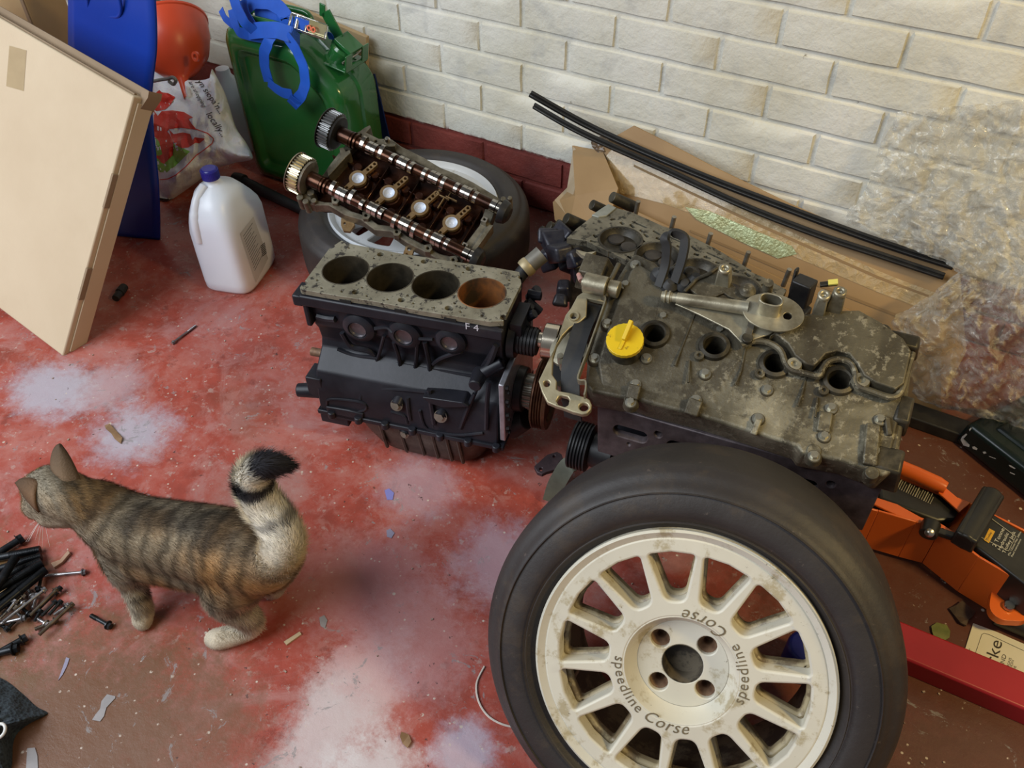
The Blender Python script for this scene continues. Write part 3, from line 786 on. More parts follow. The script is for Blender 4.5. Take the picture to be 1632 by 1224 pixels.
# camshafts
M_CAM = simple('oily_camshaft_steel', (.030, .011, .006), (.085, .034, .016), 30, .24, .75)
M_JRN = simple('polished_cam_lobe', (.50, .47, .42), (.30, .26, .21), 30, .16, 1.)
def camshaft(y, x_s, x_e, zc, name_lbl, pul_mat, pul_lbl):
    m_ = MB(); r = .0122
    m_.cyl((x_s, y, zc), (x_e, y, zc), r, r, 28); root = m_.obj('camshaft', M_CAM, hd)
    m_ = MB(); m_.cyl((x_s - .016, y, zc), (x_s + .012, y, zc), .0165, .0165, 32); m_.cyl((x_s + .014, y, zc), (x_s + .018, y, zc), .0175, .0175, 32); m_.cyl((x_s + .022, y, zc), (x_s + .026, y, zc), .0165, .0165, 32)
    m_.obj('cam_bearing', M_CAM, root)
    m_ = MB(); m_.cyl((x_e - .008, y, zc), (x_e + .004, y, zc), .0135, .0135, 28); m_.cyl((x_e + .006, y, zc), (x_e + .014, y, zc), .0135, .0135, 28); m_.obj('end_journal', M_JRN, root)
    sp = (hx1 - hx0) / 3
    for i in range(4):
        xc = hx0 - .006 + sp * i + .004
        m_ = MB()
        for dx, rr in ((-.0085, .0142), (.0025, .0142)): m_.cyl((xc + dx, y, zc), (xc + dx + .0095, y, zc), rr, rr, 28)
        m_.cyl((xc - .0095, y, zc), (xc + .012, y, zc), .0128, .0128, 28)
        m_.obj('cam_journal', M_JRN, root)
        for s_ in (-1, 1):
            an = (i * 90 + 35) * PI / 180
            for wdx in (.022,):
                x = xc + .001 + s_ * wdx - .004; m_ = MB(); P = []
                for k in range(30):
                    t = 2 * PI * k / 30; rr = .0128 + .0065 * max(0, math.cos((t - an) / 1.0)) ** 3; P.append((rr * math.cos(t), rr * math.sin(t)))
                m_.plate(P, (), 0, .0085, tf=lambda v, x=x: Vector((x + v.z, y + v.x, zc + v.y)))
                m_.obj('cam_lobe', M_JRN, root, bevel=.0005, seg=1)
    return root
zc = .004
a1, a2 = H(505, 290, zc), H(745, 405, zc); b1, b2 = H(553, 218, zc), H(788, 330, zc)
ya, yb_ = (a1.y + a2.y) / 2, (b1.y + b2.y) / 2
M_GEARL = simple('warm_steel_sprocket', (.42, .36, .24), (.62, .54, .38), 30, .30, .95)
M_GEARD = simple('grey_sprocket', (.11, .11, .11), (.20, .20, .20), 30, .38, .7)
for y, xs, xe, gm, gl in ((ya, a1.x, a2.x, M_GEARL, 'bright steel camshaft sprocket'), (yb_, b1.x, b2.x, M_GEARD, 'dull grey camshaft sprocket')):
    camshaft(y, xs, xe, zc, '', gm, gl)
    m_ = MB(); n = 34; R_ = .0405; P = []
    for k in range(n):
        for j, rr in enumerate((R_ - .0042, R_ - .0042, R_, R_)): t = 2 * PI * (k + (j + .3 * (j % 2)) / 4.3) / n; P.append((rr * math.cos(t), rr * math.sin(t)))
    m_.plate(P, [circle(0, 0, .012, 24)], 0, .0235, tf=lambda v: Vector((xs - .048 + v.z, y + v.x, zc + v.y)))
    g = m_.obj('cam_sprocket', gm, hd, gl, angle=40)
    m_ = MB(); m_.lathe([(.0425, 0), (.0435, .0012), (.0425, .0024), (.034, .0024), (.030, .006), (.0, .006)], (xs - .0485, y, zc), (-1, 0, 0), 48); m_.lathe([(.0355, -.026), (.034, -.030), (.016, -.032), (.012, -.03)], (xs - .0485, y, zc), (-1, 0, 0), 48)
    m_.obj('sprocket_flange', M_BLACKM if gm is M_GEARD else M_STEELD, g)
# bearing caps' bridges at the left (Y casting), right end and side tabs
m_ = MB()
def pl(pts, z0, z1, holes=()): m_.plate(H2([c2(*p) for p in pts], z1), [circle(H(*c2(x, y), z1).x, H(*c2(x, y), z1).y, r, 12) for x, y, r in holes], z0, z1)
pl(((310, 430), (395, 340), (385, 290), (410, 285), (425, 310), (450, 300), (455, 320), (425, 345), (340, 440), (320, 460)), -.045, -.008)
pl(((480, 210), (540, 165), (572, 150), (578, 165), (548, 195), (660, 250), (730, 262), (725, 280), (690, 280), (600, 262), (520, 225)), -.04, -.004, ((515, 208, .003), (608, 248, .003)))
pl(((1190, 905), (1300, 755), (1325, 760), (1215, 915)), -.04, -.008)
for x, y in ((925, 900), (735, 800), (548, 700), (360, 605), (1080, 970), (1010, 470), (1200, 555), (1335, 630), (820, 380)):
    pl(((x - 24, y - 20), (x + 18, y - 26), (x + 30, y + 4), (x + 12, y + 26), (x - 20, y + 22)), -.03, -.010, ((x, y, .0032),))
m_.obj('bearing_bridge', M_ALG, hd, bevel=.0008, seg=1)
for k, (x, y) in enumerate(((1270, 718), (1148, 877))):
    m_ = MB(); v = H(*c2(x, y), 0); m_.plate([(v.x - .006, v.y - .006), (v.x + .006, v.y - .006), (v.x + .006, v.y + .006), (v.x - .006, v.y + .006)], [circle(v.x, v.y, .003, 12)], -.02, -.004)
    m_.obj('square_pad', M_STEELD, hd, bevel=.0004, seg=1)
# lower front bracket with rounded triangle ports over the wheel, corner bolt lumps
m_ = MB(); P = [(770, 945), (800, 860), (830, 840), (860, 850), (850, 880), (825, 960), (790, 958)]
pl(P, -.052, -.044, ((812, 905, .004), (797, 938, .0025)))
P = [(395, 730), (400, 700), (470, 715), (480, 760), (450, 800), (410, 795), (395, 760)]
pl(P, -.054, -.046, ((418, 748, .0025),))
m_.obj('joint_bracket', M_OILJ, hd, bevel=.0006, seg=1)
m_ = MB()
for x, y, r in ((185, 625, .008), (150, 600, .009), (235, 620, .007), (1385, 610, .007), (1425, 605, .006), (215, 570, .010)):
    v = H(*c2(x, y), -.02); m_.cyl((v.x, v.y, -.05), (v.x, v.y, -.012), r, r * .8, 12)
m_.obj('corner_lug', M_ALG, hd, bevel=.001, seg=1)
m_ = MB(); v = H(*c2(677, 240), 0); m_.lathe([(.0065, -.004), (.0068, 0), (.004, .006), (0, .007)], (v.x, v.y, 0), seg=18); m_.obj('ball_stud', M_STEEL, hd)
# black cam end caps at the right
for y in (ya, yb_):
    m_ = MB(); xe = (a2.x if y == ya else b2.x) + .014
    m_.lathe([(.0, .020), (.014, .020), (.022, .014), (.025, .004), (.025, 0)], (xe, y, zc - .006), (1, 0, 0), 32); m_.obj('end_cap', M_BLACKM, hd)
# ------------------------------------------------------------------ green jerry can
cf = yawframe((-1.665, 1.430, 0), 1.5)
can = thing('jerry_can', 'glossy green metal jerry can standing against the wall behind the camshaft head', 'jerry can', cf)
b = MatB('green_gloss_enamel', .20); b.col(b.ramp(b.noise(5, 4, .5), [(.3, (.014, .10, .022)), (.7, (.022, .135, .032))])); b.bump(b.noise(12, 3), .0015, .25)
b.set('Coat Weight', .4); M_GREEN = b.m
CWd, CD, CH = .345, .160, .455
cprof = [(0, .0), (.345, 0), (.345, .305), (.225, .402), (.0, .402)]
def rounded(P, r, n=6):
    out = []
    for i, p in enumerate(P):
        p = Vector(p); a = Vector(P[i - 1]); c_ = Vector(P[(i + 1) % len(P)]); rr = min(r, (a - p).length * .45, (c_ - p).length * .45)
        A = p + (a - p).normalized() * rr; B = p + (c_ - p).normalized() * rr
        for k in range(n + 1): t = k / n; out.append(A * (1 - t) ** 2 + p * 2 * t * (1 - t) + B * t * t)
    return out
outl = rounded([(a, c_) for a, c_ in cprof], .034)
ctr = Vector((.165, .19))
def shell(m_, lv):
    rg = []
    for y, off in lv:
        rg.append([m_.bm.verts.new((ctr.x + (p.x - ctr.x) * (1 - off / .165), y, ctr.y + (p.y - ctr.y) * (1 - off / .21))) for p in outl])
    n = len(outl)
    for A, B in zip(rg, rg[1:]):
        for k in range(n): m_.bm.faces.new((A[k], A[(k + 1) % n], B[(k + 1) % n], B[k]))
    m_.bm.faces.new(rg[0]); m_.bm.faces.new(rg[-1][::-1])
m_ = MB()
shell(m_, [(.014, .060), (.012, .052), (.003, .046), (.0, .040), (.002, .022), (.010, .008), (.022, .001), (.072, .0), (.076, -.006), (.082, -.006), (.086, .0), (.138, .001), (.150, .008), (.158, .022), (.160, .04), (.158, .046), (.148, .052)])
m_.obj('can_body', M_GREEN, can, angle=50)
for y in (.035, .080, .125):
    m_ = MB(); m_.tube(smooth_path([(.03, y, .400), (.04, y, .420), (.06, y, .426), (.15, y, .426), (.18, y, .420), (.19, y, .400)], 5), .0075, 12); m_.obj('carry_handle', M_GREEN, can)
# spout with locking cam on the sloping shoulder
so = Vector((.288, .080, .345)); sd = Vector((.55, 0, .83)).normalized()
m_ = MB(); m_.lathe([(.034, 0), (.034, .010), (.029, .014), (.027, .034), (.031, .038), (.031, .048), (.026, .054), (0, .056)], so, sd, 32); m_.obj('filler_neck', M_GREEN, can)
m_ = MB(); px_ = Vector((sd.z, 0, -sd.x))
for y in (-.032, .032):
    p = so + Vector((0, y, 0))
    m_.bar(p - px_ * .02, p + px_ * .045 + sd * .030, .004, .022, (0, 1, 0)); m_.bar(p + px_ * .045 + sd * .03, p + px_ * .03 + sd * .068, .004, .026, (0, 1, 0))
m_.cyl(so + px_ * .040 + sd * .030 + Vector((0, -.042, 0)), so + px_ * .040 + sd * .030 + Vector((0, .042, 0)), .007, .007, 14)
m_.box(so + px_ * .005 + sd * .064, (.05, .05, .010), Matrix((px_, Vector((0, 1, 0)), sd)).transposed())
m_.obj('locking_cam', M_GREEN, can, bevel=.0015)
m_ = MB(); q0 = so - px_ * .02 + sd * .058
m_.bar(q0, q0 + Vector((-.030, 0, .055)), .030, .004, (0, 1, 0)); m_.bar(q0 + Vector((-.030, 0, .055)), q0 + Vector((-.045, 0, .058)), .030, .004, (0, 1, 0)); m_.obj('release_lever', M_GREEN, can, bevel=.001)
m_ = MB(); m_.cyl(so + px_ * .030 + sd * .05 + Vector((0, -.046, 0)), so + px_ * .030 + sd * .05 + Vector((0, .05, 0)), .0025, .0025, 8); m_.obj('hinge_pin', M_STEELD, can)

# strip of pale board and blue board end standing behind the can
t1 = MB(); a = GY(591, 240, 1.615); b_ = GY(578, 146, 1.640)
t1.bar((a.x, a.y, 0.0), (b_.x + .0, b_.y, b_.z), .026, .006, (0, -1, 0)); o = t1.obj('wood_strip', simple('grimy_pale_wood', (.30, .29, .26), (.50, .48, .44), 40, .7), bevel=.0005)
tag(o, 'pale dirty strip of wood standing upright between the jerry can and wall', 'wood strip')
t1 = MB(); a = GY(619, 214, 1.64); b_ = GY(598, 130, 1.655)
t1.bar((a.x - .012, a.y, 0.0), (b_.x - .02, b_.y - .006, b_.z + .02), .055, .004, (0, -1, 0)); o = t1.obj('blue_offcut', simple('dark_blue_plastic', (.006, .022, .14), (.008, .03, .18), 5, .4), bevel=.0005)
tag(o, 'dark blue plastic offcut standing in the gap right of the jerry can', 'plastic board')
t1 = MB(); a = GY(452, 6, 1.640); b_ = GY(566, 40, 1.640)
t1.bar((a.x - .05, 1.640, a.z - .08), (b_.x + .02, 1.640, b_.z - .115), .19, .012, (0, -1, 0)); o = t1.obj('cardboard_offcut', simple('tan_board_edge', (.40, .27, .14), (.50, .36, .20), 10, .8), bevel=.001)
tag(o, 'tan cardboard offcut propped on the wall behind the jerry can handles', 'cardboard')

# ------------------------------------------------------------------ blue ratchet strap over the can
c3 = crp(230, 0, 3.98)
b = MatB('blue_webbing', .55); wv = nn(b.nt, 'ShaderNodeTexWave'); wv.inputs['Scale'].default_value = 220; b.link(b.tc.outputs['Object'], wv.inputs['Vector'])
b.col(b.ramp(b.noise(16, 4), [(.3, (.006, .075, .46)), (.7, (.010, .11, .60))])); b.bump(wv.outputs['Fac'], .0006, .5); M_BLUE = b.m
st = thing('ratchet_strap', 'bright blue ratchet strap heaped over the jerry can handles', 'strap', cf)
def S(x, y, yy): p = c3(x, y); return cf.i @ GY(p[0], p[1], yy)
def strap(pts, w=.0335, wd=None, name='webbing'):
    w *= .84
    Q = [S(*p[:3]) for p in pts]; P = []
    for a, c_ in zip(Q, Q[1:]): P += [a.lerp(c_, t) for t in (.12, .5, .88)]
    P = [Q[0]] + P + [Q[-1]]; P = smooth_path(P, 3)
    m_ = MB(); W_ = None
    if wd: 
        n = len(P); W_ = []
        for i in range(n):
            t = i / (n - 1) * (len(wd) - 1); k = min(int(t), len(wd) - 2); f = t - k
            W_.append(Vector(wd[k]).lerp(Vector(wd[k + 1]), f))
    m_.ribbon(P, w, .0016, wdir=W_ or (1, 0, 0)); return m_.obj(name, M_BLUE, st)
X_ = (1, 0, .1)
strap([(840, 190, 1.43), (790, 260, 1.415), (760, 330, 1.410), (762, 420, 1.410), (790, 520, 1.408)], .034, [(1, 0, .25), (1, 0, .2), (1, 0, .05), (1, 0, -.1), (.8, 0, -.5)])
strap([(785, 520, 1.405), (830, 560, 1.400), (880, 590, 1.400), (940, 600, 1.402)], .030, [(.2, 0, 1), (.0, 0, 1), (-.1, 0, 1), (-.2, .0, 1)])
strap([(950, 655, 1.404), (1000, 600, 1.405), (1022, 530, 1.410), (1010, 420, 1.412), (960, 310, 1.418), (900, 230, 1.425)], .033, [(.8, 0, .9), (1, 0, .5), (1, 0, .1), (1, 0, .1), (1, 0, .35), (1, 0, .5)])
strap([(960, 625, 1.40), (950, 650, 1.403), (935, 668, 1.405)], .034, [(1, 0, .1), (1, 0, .0)])
strap([(660, 200, 1.43), (740, 190, 1.425), (840, 190, 1.42), (930, 220, 1.43), (985, 262, 1.45)], .042, [(-.2, .35, 1), (-.2, .4, 1), (-.1, .4, 1), (-.3, .3, 1), (-.5, .3, 1)])
strap([(560, -40, 1.44), (590, 60, 1.43), (640, 150, 1.42), (720, 215, 1.43), (790, 240, 1.44)], .036, [(1, 0, .1), (1, 0, .2), (1, 0, .5), (.8, 0, .8), (.3, .1, 1)])
strap([(555, 60, 1.45), (570, 140, 1.44), (600, 205, 1.43), (680, 225, 1.43), (800, 245, 1.44)], .030, [(1, 0, .2), (1, 0, .2), (.5, 0, .9), (0, .2, 1), (0, .3, 1)])
strap([(485, 60, 1.47), (510, 115, 1.46), (560, 160, 1.45)], .022, [(1, 0, .4), (1, 0, .9), (.6, 0, 1)])
strap([(650, 40, 1.47), (700, 5, 1.475), (790, 10, 1.48), (860, 50, 1.48), (905, 110, 1.475), (900, 170, 1.47)], .040, [(.3, .3, 1), (0, .4, 1), (.0, .4, 1), (.4, .4, 1), (1, .3, .3), (1, .2, 0)])
strap([(620, 0, 1.46), (640, 90, 1.45), (690, 170, 1.44)], .034, [(1, 0, .1), (1, 0, .3), (1, 0, .5)])
strap([(700, 75, 1.48), (760, 70, 1.485), (840, 110, 1.48), (880, 160, 1.48)], .038, [(0, .4, 1), (0, .4, 1), (.3, .3, 1), (.8, .2, 1)])
strap([(1130, 200, 1.50), (1175, 215, 1.505), (1190, 250, 1.51)], .02)
# ratchet: chromed frame, spindle, handle plate
M_CHR = simple('chromed_ratchet', (.72, .72, .70), (.55, .52, .46), 30, .14, 1.)
rt = MB(); A, B_, C_, D_ = S(935, 85, 1.47), S(1160, 165, 1.49), S(1145, 250, 1.47), S(915, 170, 1.45)
def bar2(m_, p, q_, w, h): m_.bar(p, q_, w, h, (0, -1, .3))
bar2(rt, A, B_, .006, .004); bar2(rt, D_, C_, .006, .004); bar2(rt, A, D_, .005, .004); bar2(rt, B_, C_, .005, .004); bar2(rt, A.lerp(B_, .45), D_.lerp(C_, .45), .005, .004)
rt.cyl(A.lerp(B_, .2), D_.lerp(C_, .2), .005, .005, 12)
ro = rt.obj('ratchet_buckle', M_CHR, st, 'chromed ratchet buckle', bevel=.0008)
rt = MB(); E_ = A.lerp(B_, .52) * .5 + D_.lerp(C_, .52) * .5; F_ = B_ * .5 + C_ * .5
rt.bar(E_, F_, .032, .002, (0, -1, .3)); rt.obj('handle_plate', simple('brassy_handle_plate', (.50, .44, .22), (.62, .56, .36), 20, .3, .9), ro)
rt = MB(); rt.bar(A.lerp(B_, .12) * .5 + D_.lerp(C_, .12) * .5, E_, .024, .003, (0, -1, .35)); rt.obj('buckle_webbing', M_BLUE, ro)
rt = MB(); c_ = E_.lerp(F_, .22) + Vector((0, -.006, .002))
for dx, dz in ((-.004, 0), (.008, -.002)): 
    rt.lathe([(.0035, -.001), (.0035, .001), (.0065, .001), (.0065, -.001)], c_ + Vector((dx, -.001, dz)), (0, -1, .3), 14, closed=True)
rt.obj('orange_marking', simple('orange_print', (.75, .16, .07), None, rough=.5), ro)

# ------------------------------------------------------------------ white plastic jug
jf = yawframe(G(383, 440, 0), -14)
jf = yawframe((-1.388, 1.088, 0), 17)
jug = thing('plastic_jug', 'white translucent plastic jug with a dark blue cap standing on the floor', 'jug', jf)
b = MatB('milky_plastic', .32); b.col(b.ramp(b.noise(4, 2), [(.3, (.76, .81, .92)), (.7, (.80, .86, .95))])); b.set('Subsurface Weight', .35); b.set('Subsurface Radius', (.02, .02, .02)); b.set('Subsurface Scale', .6); M_MILK = b.m
m_ = MB(); hw, hd_ = .060, .084
lv = [(.0, .86, 0, 0), (.002, .92, 0, 0), (.010, .985, 0, 0), (.03, 1, 0, 0), (.10, 1.0, 0, 0), (.155, 1., 0, 0), (.175, .98, 0, 0), (.195, .90, .001, 0), (.215, .76, -.003, .002), (.235, .58, -.008, .004), (.248, .40, -.012, .006), (.256, .27, -.014, .008), (.262, .215, -.015, .008), (.272, .205, -.015, .008)]
rg = []; n = 44
for z_, k, ox, oy in lv:
    oy -= .022 * max(0, (z_ - .17) / .10); ox = 0
    ex = .42 + .58 * min(1, max(0, (z_ - .15) / .11)); row = []
    for i in range(n):
        t = 2 * PI * i / n; ca, sa = math.cos(t), math.sin(t)
        rx = hw * (1 - (1 - k) * .75); ry = hd_ * k; rx = max(rx, .0) if z_ < .245 else .0155 + (rx - .0155) * (.4 if z_ < .25 else 0); ry = ry if z_ < .245 else .0155 + (ry - .0155) * (.3 if z_ < .25 else 0)
        row.append(m_.bm.verts.new((ox + rx * math.copysign(abs(ca) ** ex, ca), oy + ry * math.copysign(abs(sa) ** ex, sa), z_)))
    rg.append(row)
for A, B in zip(rg, rg[1:]):
    for k in range(n): m_.bm.faces.new((A[k], A[(k + 1) % n], B[(k + 1) % n], B[k]))
m_.bm.faces.new(rg[0][::-1]); m_.bm.faces.new(rg[-1])
jb = m_.obj('jug_body', M_MILK, jug, angle=80)
m_ = MB(); m_.tube(smooth_path([(-.012, -.030, .250), (-.020, -.056, .232), (-.024, -.072, .205), (-.026, -.079, .175), (-.028, -.078, .14)], 6), [.0095] * 12 + [.0110] * 13, 14)
m_.obj('jug_handle', M_MILK, jug)
m_ = MB(); P = []
for k in range(36):
    for j, rr in enumerate((.0185, .0192)): t = 2 * PI * (k + j / 2) / 36; P.append((rr * math.cos(t), -.014 + rr * math.sin(t)))
m_.plate(P, (), .262, .282); m_.cyl((0, -.014, .282), (0, -.014, .285), .0175, .015, 32); m_.obj('screw_cap', simple('navy_cap', (.012, .012, .22), (.018, .018, .27), 10, .35), jug, 'dark blue screw cap', bevel=.0006)
bj = bvh_of(jb)
M_LAB = simple('printed_label', (.46, .48, .52), (.62, .64, .67), 8, .45); M_INK = simple('grey_ink', (.10, .11, .13), None, rough=.6); M_INKD = simple('black_ink', (.02, .02, .03), None, rough=.6)
ck = crp(0, 0, 2.55)
wrap_print([polyf([ck(975, 950), ck(1030, 880), ck(1090, 1050), ck(1040, 1150)])], bj, 'label', M_LAB, jug)
ls = []
for k in range(14):
    t = .05 + .058 * k; a = Vector(ck(982, 955)).lerp(Vector(ck(1044, 1140)), t); b_ = Vector(ck(1028, 890)).lerp(Vector(ck(1082, 1055)), t)
    e = .9 - (.35 * ((k * 7) % 5) / 5); c_ = a.lerp(b_, .06); d_ = a.lerp(b_, e); n_ = Vector((.3, .9)) * 1.1
    ls.append(polyf([c_, d_, d_ + n_, c_ + n_]))
wrap_print(ls, bj, 'label_print', M_INK, jug, .0014)
ls = []
for k in range(7):
    a = Vector(ck(1058, 1000)) + Vector((k * .5, k * 2.6)); ls.append(polyf([a, a + Vector((7, -6)), a + Vector((7.4, -4.6)), a + Vector((.4, 1.4))]))
wrap_print(ls, bj, 'bar_code', M_INKD, jug, .0014)

# ------------------------------------------------------------------ cardboard boxes, blue board
def card(name, c1, c2):
    b = MatB(name, .78); wv = nn(b.nt, 'ShaderNodeTexWave'); wv.inputs['Scale'].default_value = 60; wv.bands_direction = 'X'
    b.link(b.tc.outputs['Object'], wv.inputs['Vector']); b.col(b.ramp(b.noise(4, 5, .6), [(.3, c1), (.7, c2)])); b.bump(b.math('ADD', b.math('MULTIPLY', wv.outputs['Fac'], .2), b.noise(14, 4)), .0012, .35); return b.m
M_CARD = card('pale_cardboard', (.54, .42, .28), (.60, .48, .33)); M_CARDE = card('cardboard_cut_edge', (.22, .15, .09), (.30, .21, .13)); M_CARDD = card('brown_cardboard', (.40, .27, .13), (.47, .33, .17))
P0 = G(100, 568, 0); P1 = G(213, 153, .475)
up = (P1 - P0).normalized(); e1 = Vector((-1, .0, 0)); e1 = (e1 - up * e1.dot(up)).normalized()
bxf = Frame(P0, -e1, up)                    # X right, Y up the panel, Z out of the panel
BL = (P1 - P0).length; T_ = .050
bx = thing('cardboard_carton', 'large flat pale cardboard carton leaning at the left edge of the picture', 'carton', bxf)
m_ = MB(); m_.box((-.36, BL / 2, -T_ / 2), (.72, BL, T_)); front = m_.obj('carton_shell', M_CARD, bx, bevel=.003, seg=2)
m_ = MB(); m_.plate([(-.715, BL - .004), (-.002, BL - .004), (.010, BL + .016), (-.71, BL + .014)], (), -.030, -.027); m_.plate([(-.0, BL - .03), (.014, BL + .006), (.012, BL + .018), (-.006, BL + .010)], (), -.052, -.020)
m_.obj('torn_top_flap', M_CARDE, bx)
m_ = MB(); m_.box((-.36, BL + .001, -.012), (.70, .004, .006)); m_.obj('flap_gap', M_CARDE, bx)
for k, t in enumerate((.30, .66)):
    m_ = MB(); m_.box((.0005, BL * t, -.005), (.006, .072, .012)); m_.obj('side_tab', M_CARDE, bx, bevel=.001)
m_ = MB(); m_.box((.002, BL * .5, -.030), (.003, BL * .96, .036)); m_.obj('side_flap', M_CARDE if False else M_CARD, bx, bevel=.001)
bv = bvh_of(front)
M_TAPE = simple('brown_parcel_tape', (.42, .31, .17), (.36, .26, .14), 10, .35)
wrap_print([polyf([ck(38, 185), ck(108, 205), ck(96, 370), ck(25, 350)])], bv, 'parcel_tape', M_TAPE, bx, .0008)

m_ = MB(); q = GY(76, 80, 1.22); q2 = GY(112, 100, 1.32)
fb = yawframe((q.x, 1.21, 0), 4)
b2 = thing('brown_carton', 'brown cardboard carton standing behind the pale one at the top left corner', 'carton', fb)
m_.box((-.23, .055, .36), (.46, .11, .72)); m_.obj('carton_shell', M_CARDD, b2, bevel=.003)
m_ = MB(); m_.box((-.006, -.0015, .36), (.010, .003, .70)); m_.obj('corner_fold', M_CARDE, b2)

# blue board
b = MatB('royal_blue_plastic', .30); b.col(b.ramp(b.noise(3, 3), [(.3, (.004, .030, .26)), (.7, (.006, .042, .34))])); b.bump(b.noise(5, 3), .006, .3); M_ROYAL = b.m
A = Vector((-1.760, 1.055, 0)); rb = Vector((-1.640, 1.090, 0))
bd = thing('blue_board', 'curved royal blue plastic board standing upright behind the leaning carton', 'plastic board', loc=A)
ru = GY(250, 40, 1.22); lu = GY(112, 40, 1.20)
def bf(u, v):
    # u across 0..1 (right edge =1), v up
    px = [(0, 382), (.12, 378), (.42, 170), (.72, 75), (1, -60)]
    R_ = [G(256, 381, 0), GY(254, 300, 1.115), GY(243, 165, 1.155), GY(251, 70, 1.185), GY(247, -30, 1.215)]
    L_ = [G(140, 372, 0), GY(125, 290, 1.075), GY(112, 150, 1.125), GY(112, 60, 1.165), GY(112, -40, 1.20)]
    t = v * 4; k = min(int(t), 3); f = t - k
    def cr(Q):
        a, b_, c_, d = Q[max(k - 1, 0)], Q[k], Q[k + 1], Q[min(k + 2, 4)]
        return .5 * ((2 * b_) + (c_ - a) * f + (2 * a - 5 * b_ + 4 * c_ - d) * f * f + (3 * b_ - a - 3 * c_ + d) * f ** 3)
    p = cr(L_).lerp(cr(R_), u); p.z = max(p.z, .001); return p - A
m_ = MB(); m_.grid(bf, 12, 30); o = m_.obj('board_panel', M_ROYAL, bd); md = o.modifiers.new('solid', 'SOLIDIFY'); md.thickness = .006
m_ = MB(); ps = [GY(x, y, 1.185) - A for x, y in ((140, -6), (142, 14), (150, 22), (180, 27), (190, 25), (193, 14), (190, -6))]
m_.tube(smooth_path(ps, 5), .0035, 8); m_.obj('moulded_grip', M_ROYAL, bd)

# ------------------------------------------------------------------ orange funnel in the corner
ft = G(288, 118, .12); ff = Vector((-1.88, 1.45, .13))
fn = thing('funnel', 'orange-red plastic funnel tucked in the corner above the carrier bag', 'funnel', loc=ff)
b = MatB('orange_plastic', .34); b.col(b.ramp(b.noise(6, 3), [(.3, (.55, .055, .018)), (.7, (.68, .085, .028))])); M_OR = b.m
ax = Vector((-.62, .50, .60)).normalized(); o0 = GY(292, 128, 1.40) - ff
m_ = MB(); m_.lathe([(.010, -.05), (.012, .0), (.018, .01), (.050, .030), (.080, .065), (.094, .110), (.097, .150), (.100, .153), (.100, .158), (.094, .158), (.090, .11), (.075, .066), (.046, .034), (.012, .014), (.009, -.05)], o0, ax, 48)
m_.obj('funnel_cone', M_OR, fn)
m_ = MB(); u_, v_ = frame_of(ax); a = o0 + Vector((.098, -.0, .112)); m_.lathe([(.006, -.003), (.012, -.003), (.012, .003), (.006, .003)], GY(312, 90, 1.40) - ff, (0, -1, .3), 20, closed=True); m_.obj('hanging_lug', M_OR, fn)

# ------------------------------------------------------------------ carrier bag with the dragon
b = MatB('white_carrier_film', .34); b.col(b.ramp(b.noise(8, 3), [(.3, (.80, .81, .85)), (.7, (.86, .87, .90))])); b.bump(b.math('ADD', b.noise(16, 6, .7, dist=1.5), b.noise(5, 4, .6, dist=2)), .010, .75); b.set('Subsurface Weight', .12); M_BAG = b.m
bagc = Vector((-1.66, 1.335, .0))
bag = thing('carrier_bag', 'white plastic carrier bag printed with a red dragon slumped against the jerry can', 'carrier bag', loc=bagc)
kb = crp(0, 0, 2.55)
edge = [(620, 290), (700, 292), (770, 325), (850, 318), (862, 280), (890, 330), (915, 380), (935, 440), (960, 520), (1000, 580), (1028, 640), (1000, 655), (960, 660), (930, 670), (860, 690), (800, 740), (700, 810), (660, 818), (610, 790), (560, 650), (560, 480), (580, 350)]
epx = smooth_path([Vector((*kb(*p), 0)) for p in edge], 4, True); ne = len(epx)
cpx = Vector((*kb(790, 560), 0))
def bag_pt(i, t, back):
    p = cpx.lerp(epx[i % ne], math.sin(t * PI / 2)); 
    yb0 = 1.40 - .02 * ((p.y - 120) / 200)
    bulge = math.cos(t * PI / 2) * (.105 if not back else -.06)
    low = max(0, (p.y - 150) / 170)
    y = 1.42 - .16 * low - bulge * (.5 + .5 * low)
    w_ = noise.noise(Vector((p.x * .045, p.y * .045, 3 + back))) * .016 + noise.noise(Vector((p.x * .11 + p.y * .02, p.y * .05 - p.x * .05, 9))) * .010
    q_ = GY(p.x, p.y, y + w_ * (1 if t < .97 else .2))
    if q_.z < .003: q_ = G(p.x, p.y, .003) if not back else Vector((q_.x, q_.y, .003))
    return q_ - bagc
m_ = MB(); NT = 26
V = [[m_.bm.verts.new(bag_pt(i, max(j, .02) / NT, 0)) for i in range(ne)] for j in range(NT + 1)]
Vb = [V[-1]] + [[m_.bm.verts.new(bag_pt(i, j / 6, 1)) for i in range(ne)] for j in range(5, 0, -1)]
for A_, B_ in list(zip(V, V[1:])) + list(zip(Vb, Vb[1:])):
    for i in range(ne): m_.bm.faces.new((A_[i], B_[i], B_[(i + 1) % ne], A_[(i + 1) % ne]))
m_.bm.faces.new(V[0][::-1]); m_.bm.faces.new(Vb[-1])
bgo = m_.obj('bag_film', M_BAG, bag, angle=70); bb = bvh_of(bgo)
M_RED = simple('red_print', (.58, .035, .025), (.66, .05, .035), 12, .4); M_GRN = simple('green_print', (.17, .42, .035), (.20, .48, .05), 12, .4); M_PEN = simple('black_script', (.02, .02, .02), None, rough=.5)
k3 = crp(230, 0, 3.98)
def K(P): return polyf([k3(*p) for p in P])
wrap_print([K([(60, 870), (120, 900), (175, 905), (230, 935), (290, 960), (200, 1050), (140, 1095), (85, 1090)])], bb, 'green_field', M_GRN, bag, .0014, maxe=2.5)
